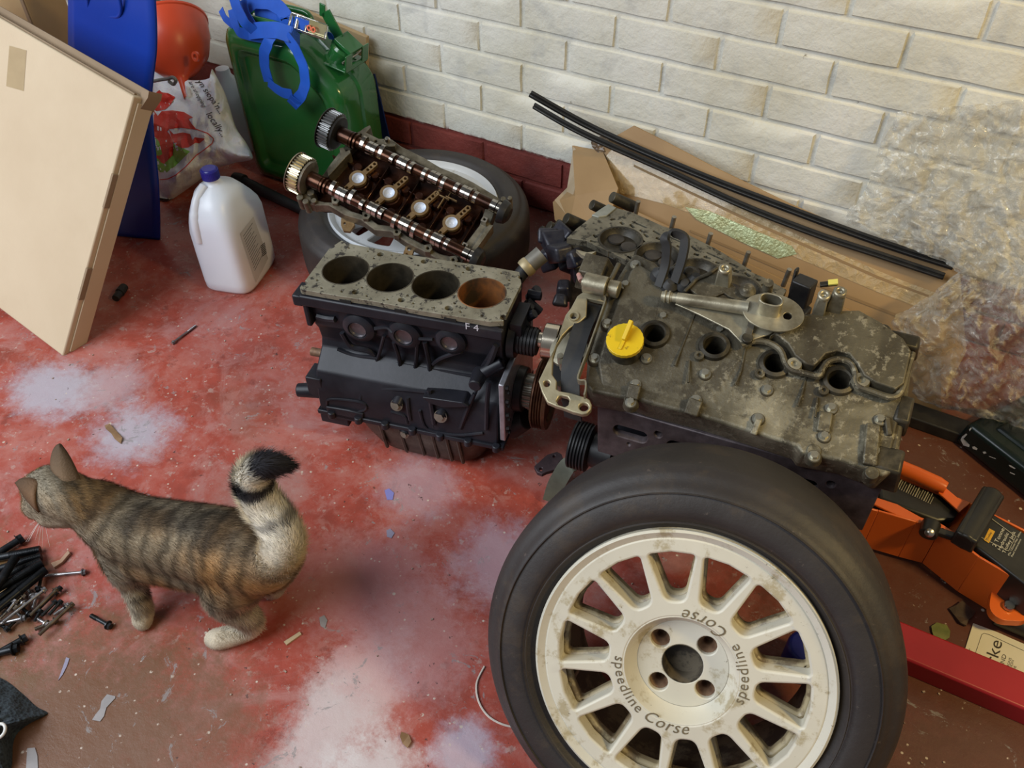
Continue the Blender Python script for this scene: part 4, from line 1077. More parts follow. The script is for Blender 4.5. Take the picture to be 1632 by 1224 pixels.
drag = [K([(60, 600), (95, 570), (110, 585), (150, 590), (195, 615), (180, 640), (150, 650), (165, 665), (130, 665), (140, 690), (105, 680), (110, 700), (75, 705), (55, 690)]),      # head and jaw
        K([(60, 700), (85, 735), (110, 705), (180, 700), (250, 710), (310, 745), (280, 755), (300, 785), (265, 785), (330, 820), (270, 815), (200, 808), (160, 815), (140, 840), (95, 840), (60, 800)]),      # wing
        K([(60, 790), (130, 820), (160, 850), (185, 900), (180, 960), (160, 1000), (120, 1010), (110, 960), (95, 900), (60, 860)]),  # body
        K([(150, 960), (185, 930), (180, 985), (130, 1010), (125, 1040), (105, 1030), (85, 1000), (100, 985)]), K([(75, 985), (105, 990), (120, 1010), (95, 1015), (78, 1000)]),   # claws
        K([(155, 820), (185, 850), (225, 915), (260, 930), (295, 905), (285, 865), (250, 848), (222, 862), (225, 890), (248, 898), (262, 885), (246, 880), (240, 872), (258, 868), (268, 880), (262, 900), (240, 908), (215, 890), (215, 860), (245, 840), (290, 850), (305, 890), (300, 900), (330, 885), (320, 870), (385, 880), (350, 910), (325, 905), (280, 935), (235, 940), (200, 920), (175, 880)])]
wrap_print(drag, bb, 'dragon_print', M_RED, bag, .0026, maxe=2.5)
def line(P, w):
    out = []
    for a, c_ in zip(P, P[1:]):
        a, c_ = Vector(k3(*a)), Vector(k3(*c_)); d = (c_ - a); d.normalize(); n_ = Vector((-d.y, d.x)) * w; out.append(polyf([a - n_, c_ - n_, c_ + n_, a + n_]))
    return out
wrap_print(line([(160, 815), (230, 806), (330, 820), (400, 845), (440, 880), (430, 910), (380, 950), (330, 985), (260, 1060), (200, 1110), (150, 1135), (95, 1140)], .8), bb, 'red_outline', M_RED, bag, .0026, maxe=3)
wrap_print([txt("yn siopa'n...", *k3(330, 515), 170, 240, 14, .2), txt('are shopping', *k3(280, 520), 105, 185, 9, .3), txt('locally...', *k3(388, 722), 130, 185, 14.5, .25)], bb, 'script_print', M_PEN, bag, .003, maxe=3)
m_ = MB(); m_.tube(smooth_path([GY(*k3(60, 515), 1.33) - bagc, GY(*k3(110, 505), 1.325) - bagc, GY(*k3(150, 500), 1.325) - bagc, GY(*k3(180, 490), 1.325) - bagc, GY(*k3(200, 510), 1.325) - bagc, GY(*k3(185, 535), 1.325) - bagc, GY(*k3(155, 515), 1.325) - bagc], 5), .0042, 8)
m_.obj('knotted_tie', simple('grey_tie', (.13, .13, .12), (.22, .22, .2), 40, .4), bag)

# a white bottle and board end wedged behind the bag
bo_ = Vector((-1.73, 1.53, 0))
wb = thing('white_bottle', 'white plastic bottle half hidden between the carrier bag and jerry can', 'bottle', loc=bo_)
p = GY(352, 118, 1.53) - bo_
m_ = MB(); m_.lathe([(0, 0), (.040, 0), (.045, .006), (.045, p.z - .06), (.035, p.z - .02), (.020, p.z), (.018, p.z + .018), (0, p.z + .020)], (p.x + .01, 0, 0), seg=32); m_.obj('bottle_body', M_MILK, wb)
# black pipe/wrench on the floor between jug and can
m_ = MB(); a = G(385, 288, .016); c_ = G(468, 328, .016)
bt = thing('black_breaker_bar', 'black rubber-gripped bar on the floor behind the white jug', 'tool', loc=a)
m_.tube([a - a, (c_ - a) * .25, (c_ - a) * 1.25], [.014, .0145, .0125], 16); m_.obj('bar_shaft', M_RUBBER, bt)
m_ = MB(); m_.lathe([(0, -.018), (.017, -.016), (.0185, 0), (.017, .016), (0, .018)], (-.004, -.003, .003), (1, .1, 0), 20); m_.obj('bar_knob', M_RUBBER, bt)
# ------------------------------------------------------------------ complete engine with rocker cover, tipped towards the room
c5 = crp(840, 300, 2.55); c6 = crp(840, 420, 4.706)
tl = math.radians(20)
Ex = Vector((.992, .129, 0)); ey = Vector((-.129 * math.cos(tl), .992 * math.cos(tl), math.sin(tl)))
ef = Frame(Vector((-.184, .931, .400)), Ex, ey)
eng = thing('engine_with_cover', 'grimy grey engine with alloy rocker cover and yellow oil cap behind the front wheel', 'engine', ef)
def E2(pts, h=0., k=c5): return [(ef.at(*k(*p), h).x, ef.at(*k(*p), h).y) for p in pts]
def EV(x, y, h=0., k=c5): return ef.at(*k(x, y), h)
b = MatB('grimy_cast_cover', .52, .35); n = b.noise(13, 7, .7); n2 = b.noise(5, 5, .6, dist=.6); n3 = b.noise(80, 5, .7)
c = b.ramp(n2, [(.34, (.035, .028, .018)), (.48, (.12, .105, .07)), (.60, (.25, .225, .16)), (.78, (.38, .35, .26))])
c = b.mix(b.math('MULTIPLY', b.step(n, .49, .58), .78), c, (.045, .036, .022)); c = b.mix(b.math('MULTIPLY', b.step(n3, .54, .64), .45), c, (.42, .38, .28))
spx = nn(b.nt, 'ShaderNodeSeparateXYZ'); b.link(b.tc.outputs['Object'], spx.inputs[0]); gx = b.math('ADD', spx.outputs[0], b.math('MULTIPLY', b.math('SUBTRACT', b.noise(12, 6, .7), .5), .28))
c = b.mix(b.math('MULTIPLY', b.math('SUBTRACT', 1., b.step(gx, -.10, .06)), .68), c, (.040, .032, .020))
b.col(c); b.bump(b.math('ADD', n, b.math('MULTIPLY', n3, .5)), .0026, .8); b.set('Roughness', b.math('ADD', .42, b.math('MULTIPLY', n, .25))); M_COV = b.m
M_COVL = simple('cleaner_alloy', (.20, .175, .12), (.46, .42, .31), 26, .38, .6, .0008, c3=(.33, .30, .22))
M_COVD = simple('dark_greasy_alloy', (.018, .015, .011), (.085, .072, .05), 24, .46, .4, .0014, c3=(.035, .03, .021))
wells = [EV(*p) for p in ((518, 592), (758, 640), (1005, 712), (1268, 780))]
wy = sum(v.y for v in wells) / 4; wx0, wx1 = wells[0].x, wells[3].x
wxs = [wx0 + (wx1 - wx0) * i / 3 for i in range(4)]; wys = [v.y for v in wells]
WR = .0155
low = E2([(265, 828), (238, 790), (245, 700), (290, 560), (330, 440), (345, 400), (405, 300), (440, 262), (520, 300), (600, 380), (680, 420), (820, 470), (960, 500), (1100, 540), (1200, 505), (1340, 500), (1440, 560), (1490, 610), (1580, 640), (1556, 800), (1545, 880), (1500, 1150), (1430, 1172), (1385, 1145), (1290, 1110), (1110, 1075), (1100, 1050), (930, 995), (720, 930), (640, 910), (490, 872), (440, 855), (380, 850)], -.012)
m_ = MB(); m_.plate(low, [circle(x, y, WR, 32) for x, y in zip(wxs, wys)], -.062, -.012)
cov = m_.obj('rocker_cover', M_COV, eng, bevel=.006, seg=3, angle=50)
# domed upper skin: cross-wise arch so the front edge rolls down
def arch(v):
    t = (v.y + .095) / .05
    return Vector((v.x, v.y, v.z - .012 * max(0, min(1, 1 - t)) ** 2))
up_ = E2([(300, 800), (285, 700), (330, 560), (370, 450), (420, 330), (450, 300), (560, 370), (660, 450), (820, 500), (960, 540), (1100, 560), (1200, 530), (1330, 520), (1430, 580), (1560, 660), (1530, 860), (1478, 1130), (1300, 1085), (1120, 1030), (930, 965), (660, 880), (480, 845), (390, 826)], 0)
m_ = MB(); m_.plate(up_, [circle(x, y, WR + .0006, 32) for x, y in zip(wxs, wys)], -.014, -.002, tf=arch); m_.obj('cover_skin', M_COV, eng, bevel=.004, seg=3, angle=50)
for x, y in zip(wxs, wys):
    m_ = MB(); m_.lathe([(WR + .0075, -.003), (WR + .006, .003), (WR + .001, .0045), (WR - .001, .002), (WR - .0015, -.05), (0, -.05)], (x, y, 0), seg=36); m_.obj('plug_well', M_COVD, eng)
    m_ = MB(); a = Vector((x - .016, y - .022, 0)); m_.lathe([(.0075, -.002), (.007, .003), (.003, .0035), (.0026, 0), (0, 0)], a, seg=16); m_.obj('coil_lug', M_COV, eng)
# grooves and ridges across the skin
m_ = MB()
for p in (((684, 505), (640, 620), (600, 722)), ((890, 640), (870, 740), (845, 800)), ((1135, 765), (1118, 830), (1100, 885)), ((660, 700), (655, 790)), ((1180, 850), (1170, 930))):
    P = [EV(x, y, -.002) + Vector((0, 0, .0)) for x, y in p]; m_.tube(P, .0018, 6)
m_.obj('cover_ridge', M_COV, eng)
# breather chamber raised at the right
def raised(pts, z0, z1, name, mat, bev=.004, h=None):
    m_ = MB(); m_.plate(E2(pts, z1), [], z0, z1); return m_.obj(name, mat, eng, bevel=bev, seg=3, angle=50)
br_ = [(985, 600), (1010, 592), (1060, 630), (1090, 680), (1130, 712), (1168, 722), (1190, 700), (1215, 672), (1260, 660), (1310, 672), (1345, 715), (1370, 760), (1420, 790), (1500, 815), (1535, 790), (1562, 660), (1530, 610), (1440, 545), (1350, 495), (1200, 498), (1130, 515), (1040, 560)]
raised(br_, -.006, .016, 'breather_chamber', M_COV, .006)
m_ = MB(); P = [EV(x, y, .008) for x, y in ((870, 640), (920, 622), (980, 628), (1030, 660), (1050, 710), (1075, 740), (1130, 752), (1185, 765), (1200, 735), (1225, 705), (1270, 695), (1315, 712), (1335, 755), (1340, 800), (1400, 825), (1480, 850), (1520, 825), (1545, 740), (1566, 670))]
m_.tube(smooth_path(P, 4), .0046, 8); m_.obj('gasket_bead', M_COV, eng)
for x, y, r in ((1085, 718, .0095), (1357, 783, .0105), (1515, 768, .0085), (895, 612, .0075)):
    v = EV(x, y, .008); m_ = MB(); m_.lathe([(r * 1.25, -.012), (r * 1.1, .002), (r, .004), (r * .5, .004), (r * .45, -.001), (0, -.001)], v, seg=20); m_.obj('chamber_screw_boss', M_COVL, eng)
# bolts with bosses
bolts = [(440, 300), (400, 383), (325, 540), (272, 682), (440, 782), (485, 682), (553, 512), (725, 745), (688, 846), (784, 568), (978, 810), (943, 922), (1240, 885), (1214, 993), (1440, 932), (1415, 1048), (420, 855), (1172, 1075)]
bosso = bolto = None
for x, y in bolts:
    v = EV(x, y, .002)
    if v.y < -.075: v.z -= .005
    if bosso is None:
        m_ = MB(); m_.lathe([(.0115, -.014), (.0100, -.006), (.0090, -.004), (.0, -.004)], seg=20); bosso = m_.obj('bolt_boss', M_COV, eng); bo1 = bosso
        m_ = MB(); m_.cyl((0, 0, 0), (0, 0, .0016), .0082, .008, 18); m_.cyl((0, 0, .0016), (0, 0, .0068), .0054, .0050, 6); bolto = m_.obj('cover_bolt', M_ZINC, eng); b_1 = bolto
    else: bo1 = inst(bosso, 'bolt_boss', eng); b_1 = inst(bolto, 'cover_bolt', eng)
    v.z -= .003; bo1.location = v; v.z -= .0045; b_1.location = v; b_1.rotation_euler = (0, 0, random.random())
# vertical webs running to the front edge
m_ = MB()
for (x0_, y0_), (x1_, y1_), w_ in (((688, 860), (665, 915), .020), ((943, 940), (920, 995), .009), ((1214, 910), (1205, 985), .018), ((1405, 960), (1395, 1120), .018), ((440, 800), (425, 850), .018), ((1460, 930), (1475, 1000), .008)):
    a, c_ = EV(x0_, y0_, -.004), EV(x1_, y1_, -.004); m_.bar(a, c_ + Vector((0, 0, -.006)), w_, .010)
m_.obj('cover_web', M_COV, eng, bevel=.002)
m_ = MB()
for x, y in ((1400, 1160), (1165, 1070), (420, 862)): v = EV(x, y, -.014); m_.cyl((v.x, v.y, -.026), (v.x, v.y, -.010), .010, .009, 18)
m_.obj('edge_lug', M_COV, eng, bevel=.001)
# right-end corner lumps
m_ = MB(); v = EV(1530, 620, 0); m_.box((v.x, v.y, -.010), (.05, .028, .03), top=.8); v = EV(1528, 905, -.01); m_.box((v.x, v.y, -.02), (.026, .05, .036), top=.8); v = EV(1465, 1110, -.02); m_.box((v.x, v.y, -.035), (.050, .05, .05), top=.7)
v = EV(1450, 575, .012); m_.lathe([(.011, -.02), (.010, 0), (.005, .004), (0, .004)], v, seg=16)
m_.obj('end_lump', M_COVD, eng, bevel=.004)
# yellow oil cap on its black neck
v = EV(398, 622, .022); M_YEL = simple('grubby_yellow_cap', (.62, .42, .012), (.74, .52, .02), 14, .4, 0, .0006)
b = MatB('yellow_oil_cap', .4); b.col(b.mix(b.step(b.noise(60, 6, .7), .60, .70), b.ramp(b.noise(9, 3), [(.3, (.66, .44, .008)), (.7, (.78, .56, .02))]), (.22, .13, .01))); M_YEL = b.m
m_ = MB(); m_.lathe([(.029, -.05), (.024, -.034), (.0215, -.004), (.0215, 0)], v, seg=32); m_.obj('filler_neck', M_COVD, eng)
m_ = MB(); P = []
for k in range(48): t = 2 * PI * k / 48; rr = .0262 + (.0005 if k % 2 else 0); P.append((rr * math.cos(t), rr * math.sin(t)))
m_.plate(P, (), -.002, .0055, tf=lambda q: v + q)
oc = m_.obj('oil_cap', M_YEL, eng, 'bright yellow oil filler cap', bevel=.0018, seg=2)
m_ = MB(); d_ = Vector((.10, 1, 0)).normalized(); p0 = v + d_ * -.018 + Vector((0, 0, .006)); p1 = v + d_ * .020 + Vector((0, 0, .006))
rg = []
m_.bar(p0, p1, .0045, .004); m_.bar(v + d_ * -.004 + Vector((0, 0, .010)), v + d_ * .024 + Vector((0, 0, .019)), .0060, .010); m_.obj('cap_grip', M_YEL, oc, bevel=.001)
# head below: side wall with ports, dark block under it
fy = EV(640, 910, -.04).y
m_ = MB(); x_l, x_r = EV(262, 830, -.05).x, EV(1500, 1150, -.05).x
ports = []
M_PURP = simple('purple_grey_head', (.045, .034, .036), (.12, .095, .10), 24, .5, .5, .0012)
fyy = fy - .016
def FX(x, y): q_ = ef.at(*c5(x, y), fyy, 1); return (q_.x, q_.z)
pc = [FX(432, 948)]; 
for k in range(4): ports.append((pc[0][0] + .082 * k, -.098))
hl = []
for x, z_ in ports: hl.append([(x + (.016 * (1 if math.cos(t) > 0 else -1)) + .0105 * math.cos(t), z_ + .0105 * math.sin(t)) for t in [2 * PI * (k + .5) / 24 for k in range(24)]])
sm = [circle(x + .041, -.084, .006, 14) for x, z_ in ports] + [circle(x - .0 , -.118, .003, 8) for x, z_ in ports]
m_.plate([(x_l + .012, -.060), (x_r - .01, -.060), (x_r - .012, -.150), (x_l + .02, -.150)], hl + sm, -.012, 0, tf=lambda q: Vector((q.x, fyy - q.z - (-.060 - q.y) * .42, q.y)))
m_.obj('head_face', M_PURP, eng, bevel=.0012, seg=1)
m_ = MB(); m_.box(((x_l + x_r) / 2, fyy + .100, -.104), (x_r - x_l - .02, .145, .088)); m_.obj('head_casting', M_COVD, eng, bevel=.003)
m_ = MB(); m_.box(((x_l + x_r) / 2 - .0, fyy + .085, -.215), (x_r - x_l - .06, .13, .13), top=1.0); m_.box(((x_l + x_r) / 2, fyy + .055, -.16), (x_r - x_l - .03, .15, .02))
bmsh = m_
m_.obj('lower_block', M_IRON, eng, bevel=.006)
m_ = MB(); r_ = random.Random(11)
for k in range(16):
    x = x_l + .03 + (x_r - x_l - .06) * k / 15; z_ = -.135 - r_.random() * .05; m_.cyl((x, fyy + .02, z_), (x + r_.uniform(-.01, .01), fyy - .012 - r_.random() * .012, z_), .008 + r_.random() * .006, .007, 10)
m_.obj('manifold_studs', M_BLACKM, eng)
# timing flange, belt, pulley behind
fl = [(440, 205), (400, 225), (375, 245), (330, 330), (288, 385), (200, 640), (85, 880), (110, 960), (150, 1040), (215, 1068), (270, 1085), (340, 1112), (410, 1130), (450, 1125), (478, 1095), (485, 1060), (470, 1020), (440, 1003), (330, 970), (240, 955), (218, 940), (222, 880), (188, 830), (195, 700), (222, 610), (262, 545), (320, 482), (400, 435), (445, 395), (450, 260), (590, 290), (585, 262), (555, 235)]
hz = -.012
hl = [E2(circle(350, 400, 24, 16), hz, c6), E2(circle(148, 900, 24, 16), hz, c6), E2([(238, 995), (255, 988), (305, 1000), (318, 1020), (310, 1060), (285, 1075), (235, 1060), (218, 1030)], hz, c6), E2(circle(425, 1075, 36, 20, 30), hz, c6)]
M_FLG = simple('buff_alloy_flange', (.28, .24, .15), (.44, .39, .26), 30, .42, .5, .0006)
m_ = MB(); m_.plate(E2(fl, hz, c6), hl, hz - .010, hz); m_.obj('timing_flange', M_FLG, eng, bevel=.0015, seg=2)
m_ = MB(); v = EV(350, 400, hz, c6); m_.lathe([(.0085, 0), (.0082, .003), (.0055, .003), (.005, 0)], v, seg=20); m_.obj('flange_bush', M_FLG, eng)
# belt: band wrapping over the cam sprockets
c_a = EV(445, 260, -.012, c6); c_b = EV(330, 985, -.03, c6)
P = []; 
for k in range(25):
    t = k / 24; p = Vector((c6(0, 0)[0], 0, 0))
    y = c_a.y + (c_b.y - c_a.y) * t; u = (t - .5) * 2
    x = c_a.x + .022 + (c_b.x - c_a.x) * t + .0
    P.append(Vector((x, y, -.010 - .034 * abs(u) ** 2.6)))
bx_ = [EV(x, y, -.02, c6) for x, y in ((505, 270), (440, 480), (390, 640), (345, 800), (335, 985))]
P = smooth_path([Vector((q_.x - .003, q_.y, z_)) for q_, z_ in zip(bx_, (-.035, -.014, -.010, -.014, -.035))], 6)
P = [P[0] + Vector((0, .004, -.06))] + P + [P[-1] + Vector((0, -.004, -.06))]
m_ = MB(); m_.ribbon(P, .0275, .003, wdir=(1, 0, 0)); m_.obj('timing_belt', M_RUBBER, eng, 'black toothed timing belt', angle=60)
m_ = MB(); m_.lathe([(.030, -.008), (.030, .0), (.020, .002), (.0, .002)], EV(310, 640, -.06, c6), (-.2, 0, 1), 32)
for x, y in ((335, 530), (265, 735), (250, 900), (250, 690)): q_ = EV(x, y, -.035, c6); m_.cyl(q_ + Vector((0, 0, -.02)), q_, .0065, .005, 12)
m_.obj('sprocket_hub', M_COVL, eng)
m_ = MB(); P = [EV(x, y, .002, c6) for x, y in ((555, 250), (588, 270), (575, 330), (480, 600), (408, 790), (382, 870), (398, 890), (440, 895), (440, 960), (430, 1000))]
m_.ribbon(smooth_path(P, 3), .014, .0022, wdir=(0, 0, 1)); m_.obj('cover_edge_flange', M_COVL, eng)
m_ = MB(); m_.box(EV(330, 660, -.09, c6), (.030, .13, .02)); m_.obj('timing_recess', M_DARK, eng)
# tensioner barrels and front housings
m_ = MB(); a, c_ = EV(432, 140, .010, c6), EV(600, 178, .010, c6); m_.cyl(a, c_, .0155, .0155, 28); m_.cyl(a - (c_ - a) * .12, a, .006, .007, 12)
a, c_ = EV(610, 180, .004, c6), EV(690, 200, .004, c6); m_.cyl(a, c_, .013, .013, 24); m_.obj('tensioner_barrel', M_COVL, eng, bevel=.001)
m_ = MB(); a = EV(385, 80, .008, c6); c_ = EV(408, 128, .010, c6); m_.cyl(a, c_, .0035, .0045, 10); m_.obj('pink_plug', simple('pink_plastic_plug', (.42, .22, .19), None, rough=.5), eng)
m_ = MB(); v = EV(505, 60, -.02, c6); m_.box(v, (.052, .05, .04), top=.7); P = [EV(x, y, .006, c6) for x, y in ((690, 0), (640, 100), (605, 160), (590, 250))]; m_.tube(smooth_path(P, 4), .004, 8)
v = EV(385, 330, .0); m_.obj('front_housing', M_COV, eng, bevel=.006)
# breather pipe and oval-necked flange plate
c7 = crp(1100, 400, 3.06)
m_ = MB(); a, c_ = EV(548, 438, .018), EV(900, 488, .026)
m_.cyl(a, a.lerp(c_, .12), .0075, .0075, 20); m_.cyl(a.lerp(c_, .03), a.lerp(c_, .05), .0095, .0095, 20); m_.cyl(a.lerp(c_, .08), a.lerp(c_, .10), .0095, .0095, 20); m_.cyl(a.lerp(c_, .18), c_, .0085, .0100, 20); m_.cyl(a.lerp(c_, .12), a.lerp(c_, .2), .0065, .0065, 16)
m_.obj('breather_pipe', M_COVL, eng)
v = EV(1000, 503, .030)
m_ = MB(); m_.plate(circle(0, 0, .042, 48, .030), [circle(.020, -.001, .006, 14)], -.003, 0, tf=lambda q: v + q); m_.obj('pipe_flange', M_COVL, eng, bevel=.0012)
m_ = MB(); ov = [(x * .0165 / 1, y) for x, y in [(math.copysign(abs(math.cos(t)) ** .7, math.cos(t)), .010 * math.copysign(abs(math.sin(t)) ** .9, math.sin(t))) for t in [2 * PI * k / 32 for k in range(32)]]]
m_.plate(ov, [[(x * .82, y * .76) for x, y in ov]], -.001, .030, tf=lambda q: v + q + Vector((-.006, 0, 0))); m_.obj('oval_neck', M_COVL, eng, bevel=.0008)
m_ = MB(); m_.plate([(x * .8, y * .74) for x, y in ov], (), 0, .006, tf=lambda q: v + q + Vector((-.006, 0, 0))); m_.obj('neck_void', M_DARK, eng)
m_ = MB(); m_.plate(E2([(600, 465), (660, 440), (900, 480), (960, 520), (1010, 575), (985, 590), (900, 618), (870, 622), (820, 570), (700, 510)], .016), (), .010, .0135); m_.obj('baffle_plate', M_COVL, eng, bevel=.001)
m_ = MB(); m_.plate(E2([(655, 405), (690, 365), (735, 345), (770, 325), (800, 335), (840, 395), (905, 450), (900, 470), (820, 440), (700, 440)], .010), [E2([(765, 440), (800, 425), (845, 458), (790, 455)], .010)], .004, .010); m_.tube(smooth_path([EV(x, y, .012) for x, y in ((640, 420), (670, 390), (690, 370), (735, 350), (775, 322))], 4), .003, 8); m_.obj('bracket_plate', M_COV, eng, bevel=.001)
m_ = MB(); a, c_ = EV(915, 545, .022), EV(895, 612, .014); m_.bar(a, c_, .010, .004); m_.cyl(c_ + Vector((0, 0, -.004)), c_ + Vector((0, 0, .004)), .008, .008, 16); m_.obj('strap_bracket', M_COVD, eng, bevel=.001)
def post(x, y, h, w_=.018, d_=.016, base=.006):
    v = EV(x, y, base); m_ = MB(); m_.box(v + Vector((0, 0, h / 2)), (w_ * 1.25, d_ * 1.2, h), top=.75)
    m_.lathe([(.0085, h - .001), (.0085, h + .005), (.0035, h + .005), (.003, h), (0, h)], v + Vector((0, -.002, 0)), seg=18); return m_.obj('cover_post', M_COVL, eng, bevel=.002)
post(797, 385, .036); post(1245, 500, .050); post(1185, 505, .045, .014, .02)
m_ = MB(); a, c_ = EV(1190, 392, .045), EV(1262, 385, .05); m_.bar(a, c_, .007, .005); m_.obj('link_arm', M_COVD, eng, bevel=.001)
m_ = MB(); m_.bar(a.lerp(c_, .45) + Vector((0, 0, .003)), c_ + Vector((0, 0, .003)), .008, .003); m_.obj('yellow_tag', simple('yellow_tag', (.62, .55, .12), None, rough=.5), eng)
m_ = MB(); v = EV(895, 420, .012); m_.lathe([(.013, -.01), (.012, .004), (.006, .010), (0, .011)], v, seg=18); v = EV(975, 415, .01); m_.cyl(v, v + Vector((0, 0, .02)), .008, .007, 14); m_.obj('round_boss', M_COV, eng)
# black hose loop and dark lump at the middle of the rear edge
m_ = MB(); P = [EV(x, y, z_) for x, y, z_ in ((535, 400, .0), (560, 320, .02), (568, 240, .045), (560, 205, .055), (585, 182, .060), (625, 190, .060), (642, 215, .055), (630, 290, .035), (600, 380, .008))]
m_.ribbon(smooth_path(P, 5), .013, .006, wdir=(.8, .2, .6)); m_.obj('black_strap_loop', M_RUBBER, eng, bevel=.001)
m_ = MB(); r_ = random.Random(2)
for k in range(8): v = EV(540 + k * 20, 350 + (k % 3) * 22, .0); m_.lathe([(.015, -.02), (.013, .002), (.006, .010), (0, .011)], v, (r_.uniform(-.3, .3), r_.uniform(-.3, .3), 1), 12)
m_.obj('rubber_boot', M_RUBBER, eng)
# sensor and pulley under the engine, bracket and strap by the wheel
af = yawframe(G(905, 760, 0), 8)
alt = thing('ribbed_pulley_unit', 'dark belt-driven pump with a ribbed pulley under the engine beside the front wheel', 'pump', af)
cc = crp(840, 640, 6.277)
m_ = MB(); o_ = af.i @ GY(*cc(470, 420), .90); pr_ = [(0, -.022), (.040, -.022)]
for k in range(5): pr_ += [(.042, -.020 + k * .0055), (.042, -.018 + k * .0055), (.039, -.0165 + k * .0055)]
pr_ += [(.042, .01), (.030, .014), (.03, .05), (0, .05)]
m_.lathe(pr_, o_ + Vector((.02, 0, -.0)), (1, 0, .0), 40); m_.obj('ribbed_pulley', M_BLACKM, alt)
m_ = MB(); q_ = o_ + Vector((.10, .02, .005)); m_.cyl(q_ - Vector((.05, 0, .008)), q_ + Vector((.08, 0, -.012)), .030, .028, 24); m_.box((q_.x, q_.y, q_.z / 2 - .01), (.09, .05, q_.z)); m_.obj('pump_body', M_BLACKM, alt, bevel=.004)
m_ = MB()
M_BRK = simple('purple_black_bracket', (.045, .03, .035), (.10, .065, .07), 30, .5, .4, .0006)
kf = yawframe(G(868, 770, 0), 0)
pts = [kf.at(*cc(x, y), .05) for x, y in ((70, 660), (110, 625), (200, 545), (300, 515), (345, 540), (360, 585), (320, 620), (300, 690), (200, 715), (150, 740), (100, 720))]
hl = [[(kf.at(*cc(*p), .05).x, kf.at(*cc(*p), .05).y) for p in circle(140, 690, 18, 12)], [(kf.at(*cc(*p), .05).x, kf.at(*cc(*p), .05).y) for p in circle(272, 562, 14, 12)]]
br = thing('dark_bracket', 'purplish black metal bracket sticking out left of the front tyre', 'bracket', kf)
m_.plate([(p.x, p.y) for p in pts], hl, .046, .054); p = pts[6]; m_.box((p.x + .004, p.y, .024), (.016, .016, .047)); m_.obj('bracket_arm', M_BRK, br, bevel=.001)
m_ = MB(); P = [G(*cc(470, 620), .075), G(*cc(400, 650), .072), G(*cc(330, 760), .055), G(*cc(280, 860), .035), G(*cc(240, 1000), .008)]; o_ = P[-1].copy(); o_.z = 0
m_.ribbon(smooth_path([p - o_ for p in P], 5), .030, .004, wdir=(.95, .3, 0)); s_ = m_.obj('flat_belt', simple('greenish_worn_belt', (.09, .09, .065), (.15, .15, .11), 20, .5, .2)); s_.location = o_
tag(s_, 'short length of worn grey-green drive belt curling down by the front tyre', 'belt')

# ------------------------------------------------------------------ second cylinder head, face up behind the engine
sf = Frame(G(1050, 408, .30), (.987, -.16, 0), (.16, .987, 0))
h2 = thing('cylinder_head', 'oily cylinder head lying combustion side up behind the rocker-covered engine', 'cylinder head', sf)
c8 = crp(840, 300, 5.44)
def Sv(x, y, k=c8, h=0.): return sf.at(*k(x, y), h)
A_, B_ = Sv(810, 445), Sv(1470, 730); pit = (B_ - A_) / 2
ch = [A_ + pit * i for i in range(4)]
bkp = [(Sv(*p).x, Sv(*p).y) for p in ((345, 432), (430, 350), (560, 250), (700, 150), (780, 172), (900, 205), (1050, 270), (1180, 330), (1290, 360), (1400, 405), (1500, 455), (1630, 520))] + [(Sv(*p, c7).x, Sv(*p, c7).y) for p in ((300, 95), (380, 140), (470, 190), (455, 215))]
r0_ = .0375
fyr = min(c_.y for c_ in ch) - .055
outl = bkp + [(bkp[-1][0] + .01, fyr), (bkp[0][0] + .03, fyr + .012)]
yb2 = A_.y
hl = [circle(c_.x, yb2 + (c_.y - A_.y) * 1.0, r0_, 32) for c_ in ch]
def sl(x, y, L, W_, an): ca, sa = math.cos(an), math.sin(an); return [(x + a * L * ca - b_ * W_ * sa, y + a * L * sa + b_ * W_ * ca) for a, b_ in ((-.5, -.3), (-.4, -.5), (.4, -.5), (.5, -.3), (.5, .3), (.4, .5), (-.4, .5), (-.5, .3))]
r_ = random.Random(4); extra = []
for i, c_ in enumerate(ch):
    y_ = yb2 + (c_.y - A_.y)
    for dx, dy, L, W_ in ((-.028, .046, .010, .007), (-.008, .050, .014, .006), (.014, .048, .008, .006), (.030, .040, .012, .006), (.036, .022, .007, .005), (.0, .0625, .034, .0045), (.040, .060, .018, .005), (-.036, -.036, .012, .005), (.01, -.046, .012, .006)):
        extra.append(sl(c_.x + dx, y_ + dy, L, W_, r_.uniform(-.5, .3) if L < .02 else -.03))
for p in ((745, 270), (500, 465), (540, 500), (590, 415), (460, 520)): q_ = Sv(*p); extra.append(sl(q_.x, q_.y, .011, .006, r_.uniform(-1, 1)))
M_HF = MatB('oily_head_joint', .4, .5); n = M_HF.noise(70, 6, .7); c = M_HF.ramp(M_HF.noise(14, 5, .65), [(.32, (.06, .052, .038)), (.5, (.17, .155, .115)), (.72, (.27, .25, .19))]); M_HF.col(M_HF.mix(M_HF.step(n, .52, .62), c, (.03, .027, .02))); M_HF.bump(n, .0008, .5); M_HF = M_HF.m
m_ = MB(); m_.plate(outl, hl + extra, -.012, 0); m_.obj('joint_face', M_HF, h2, bevel=.0008, seg=1)
m_ = MB(); cxx = sum(p[0] for p in outl) / len(outl); cyy = sum(p[1] for p in outl) / len(outl)
m_.plate([(cxx + (x - cxx) * .97, cyy + (y - cyy) * .93) for x, y in outl], (), -.30, -.030); m_.obj('head_casting', M_COVD, h2, bevel=.004)
m_ = MB(); m_.plate([(cxx + (x - cxx) * .985, cyy + (y - cyy) * .97) for x, y in outl], hl, -.034, -.0122); m_.obj('upper_casting', M_COVD, h2, bevel=.002)
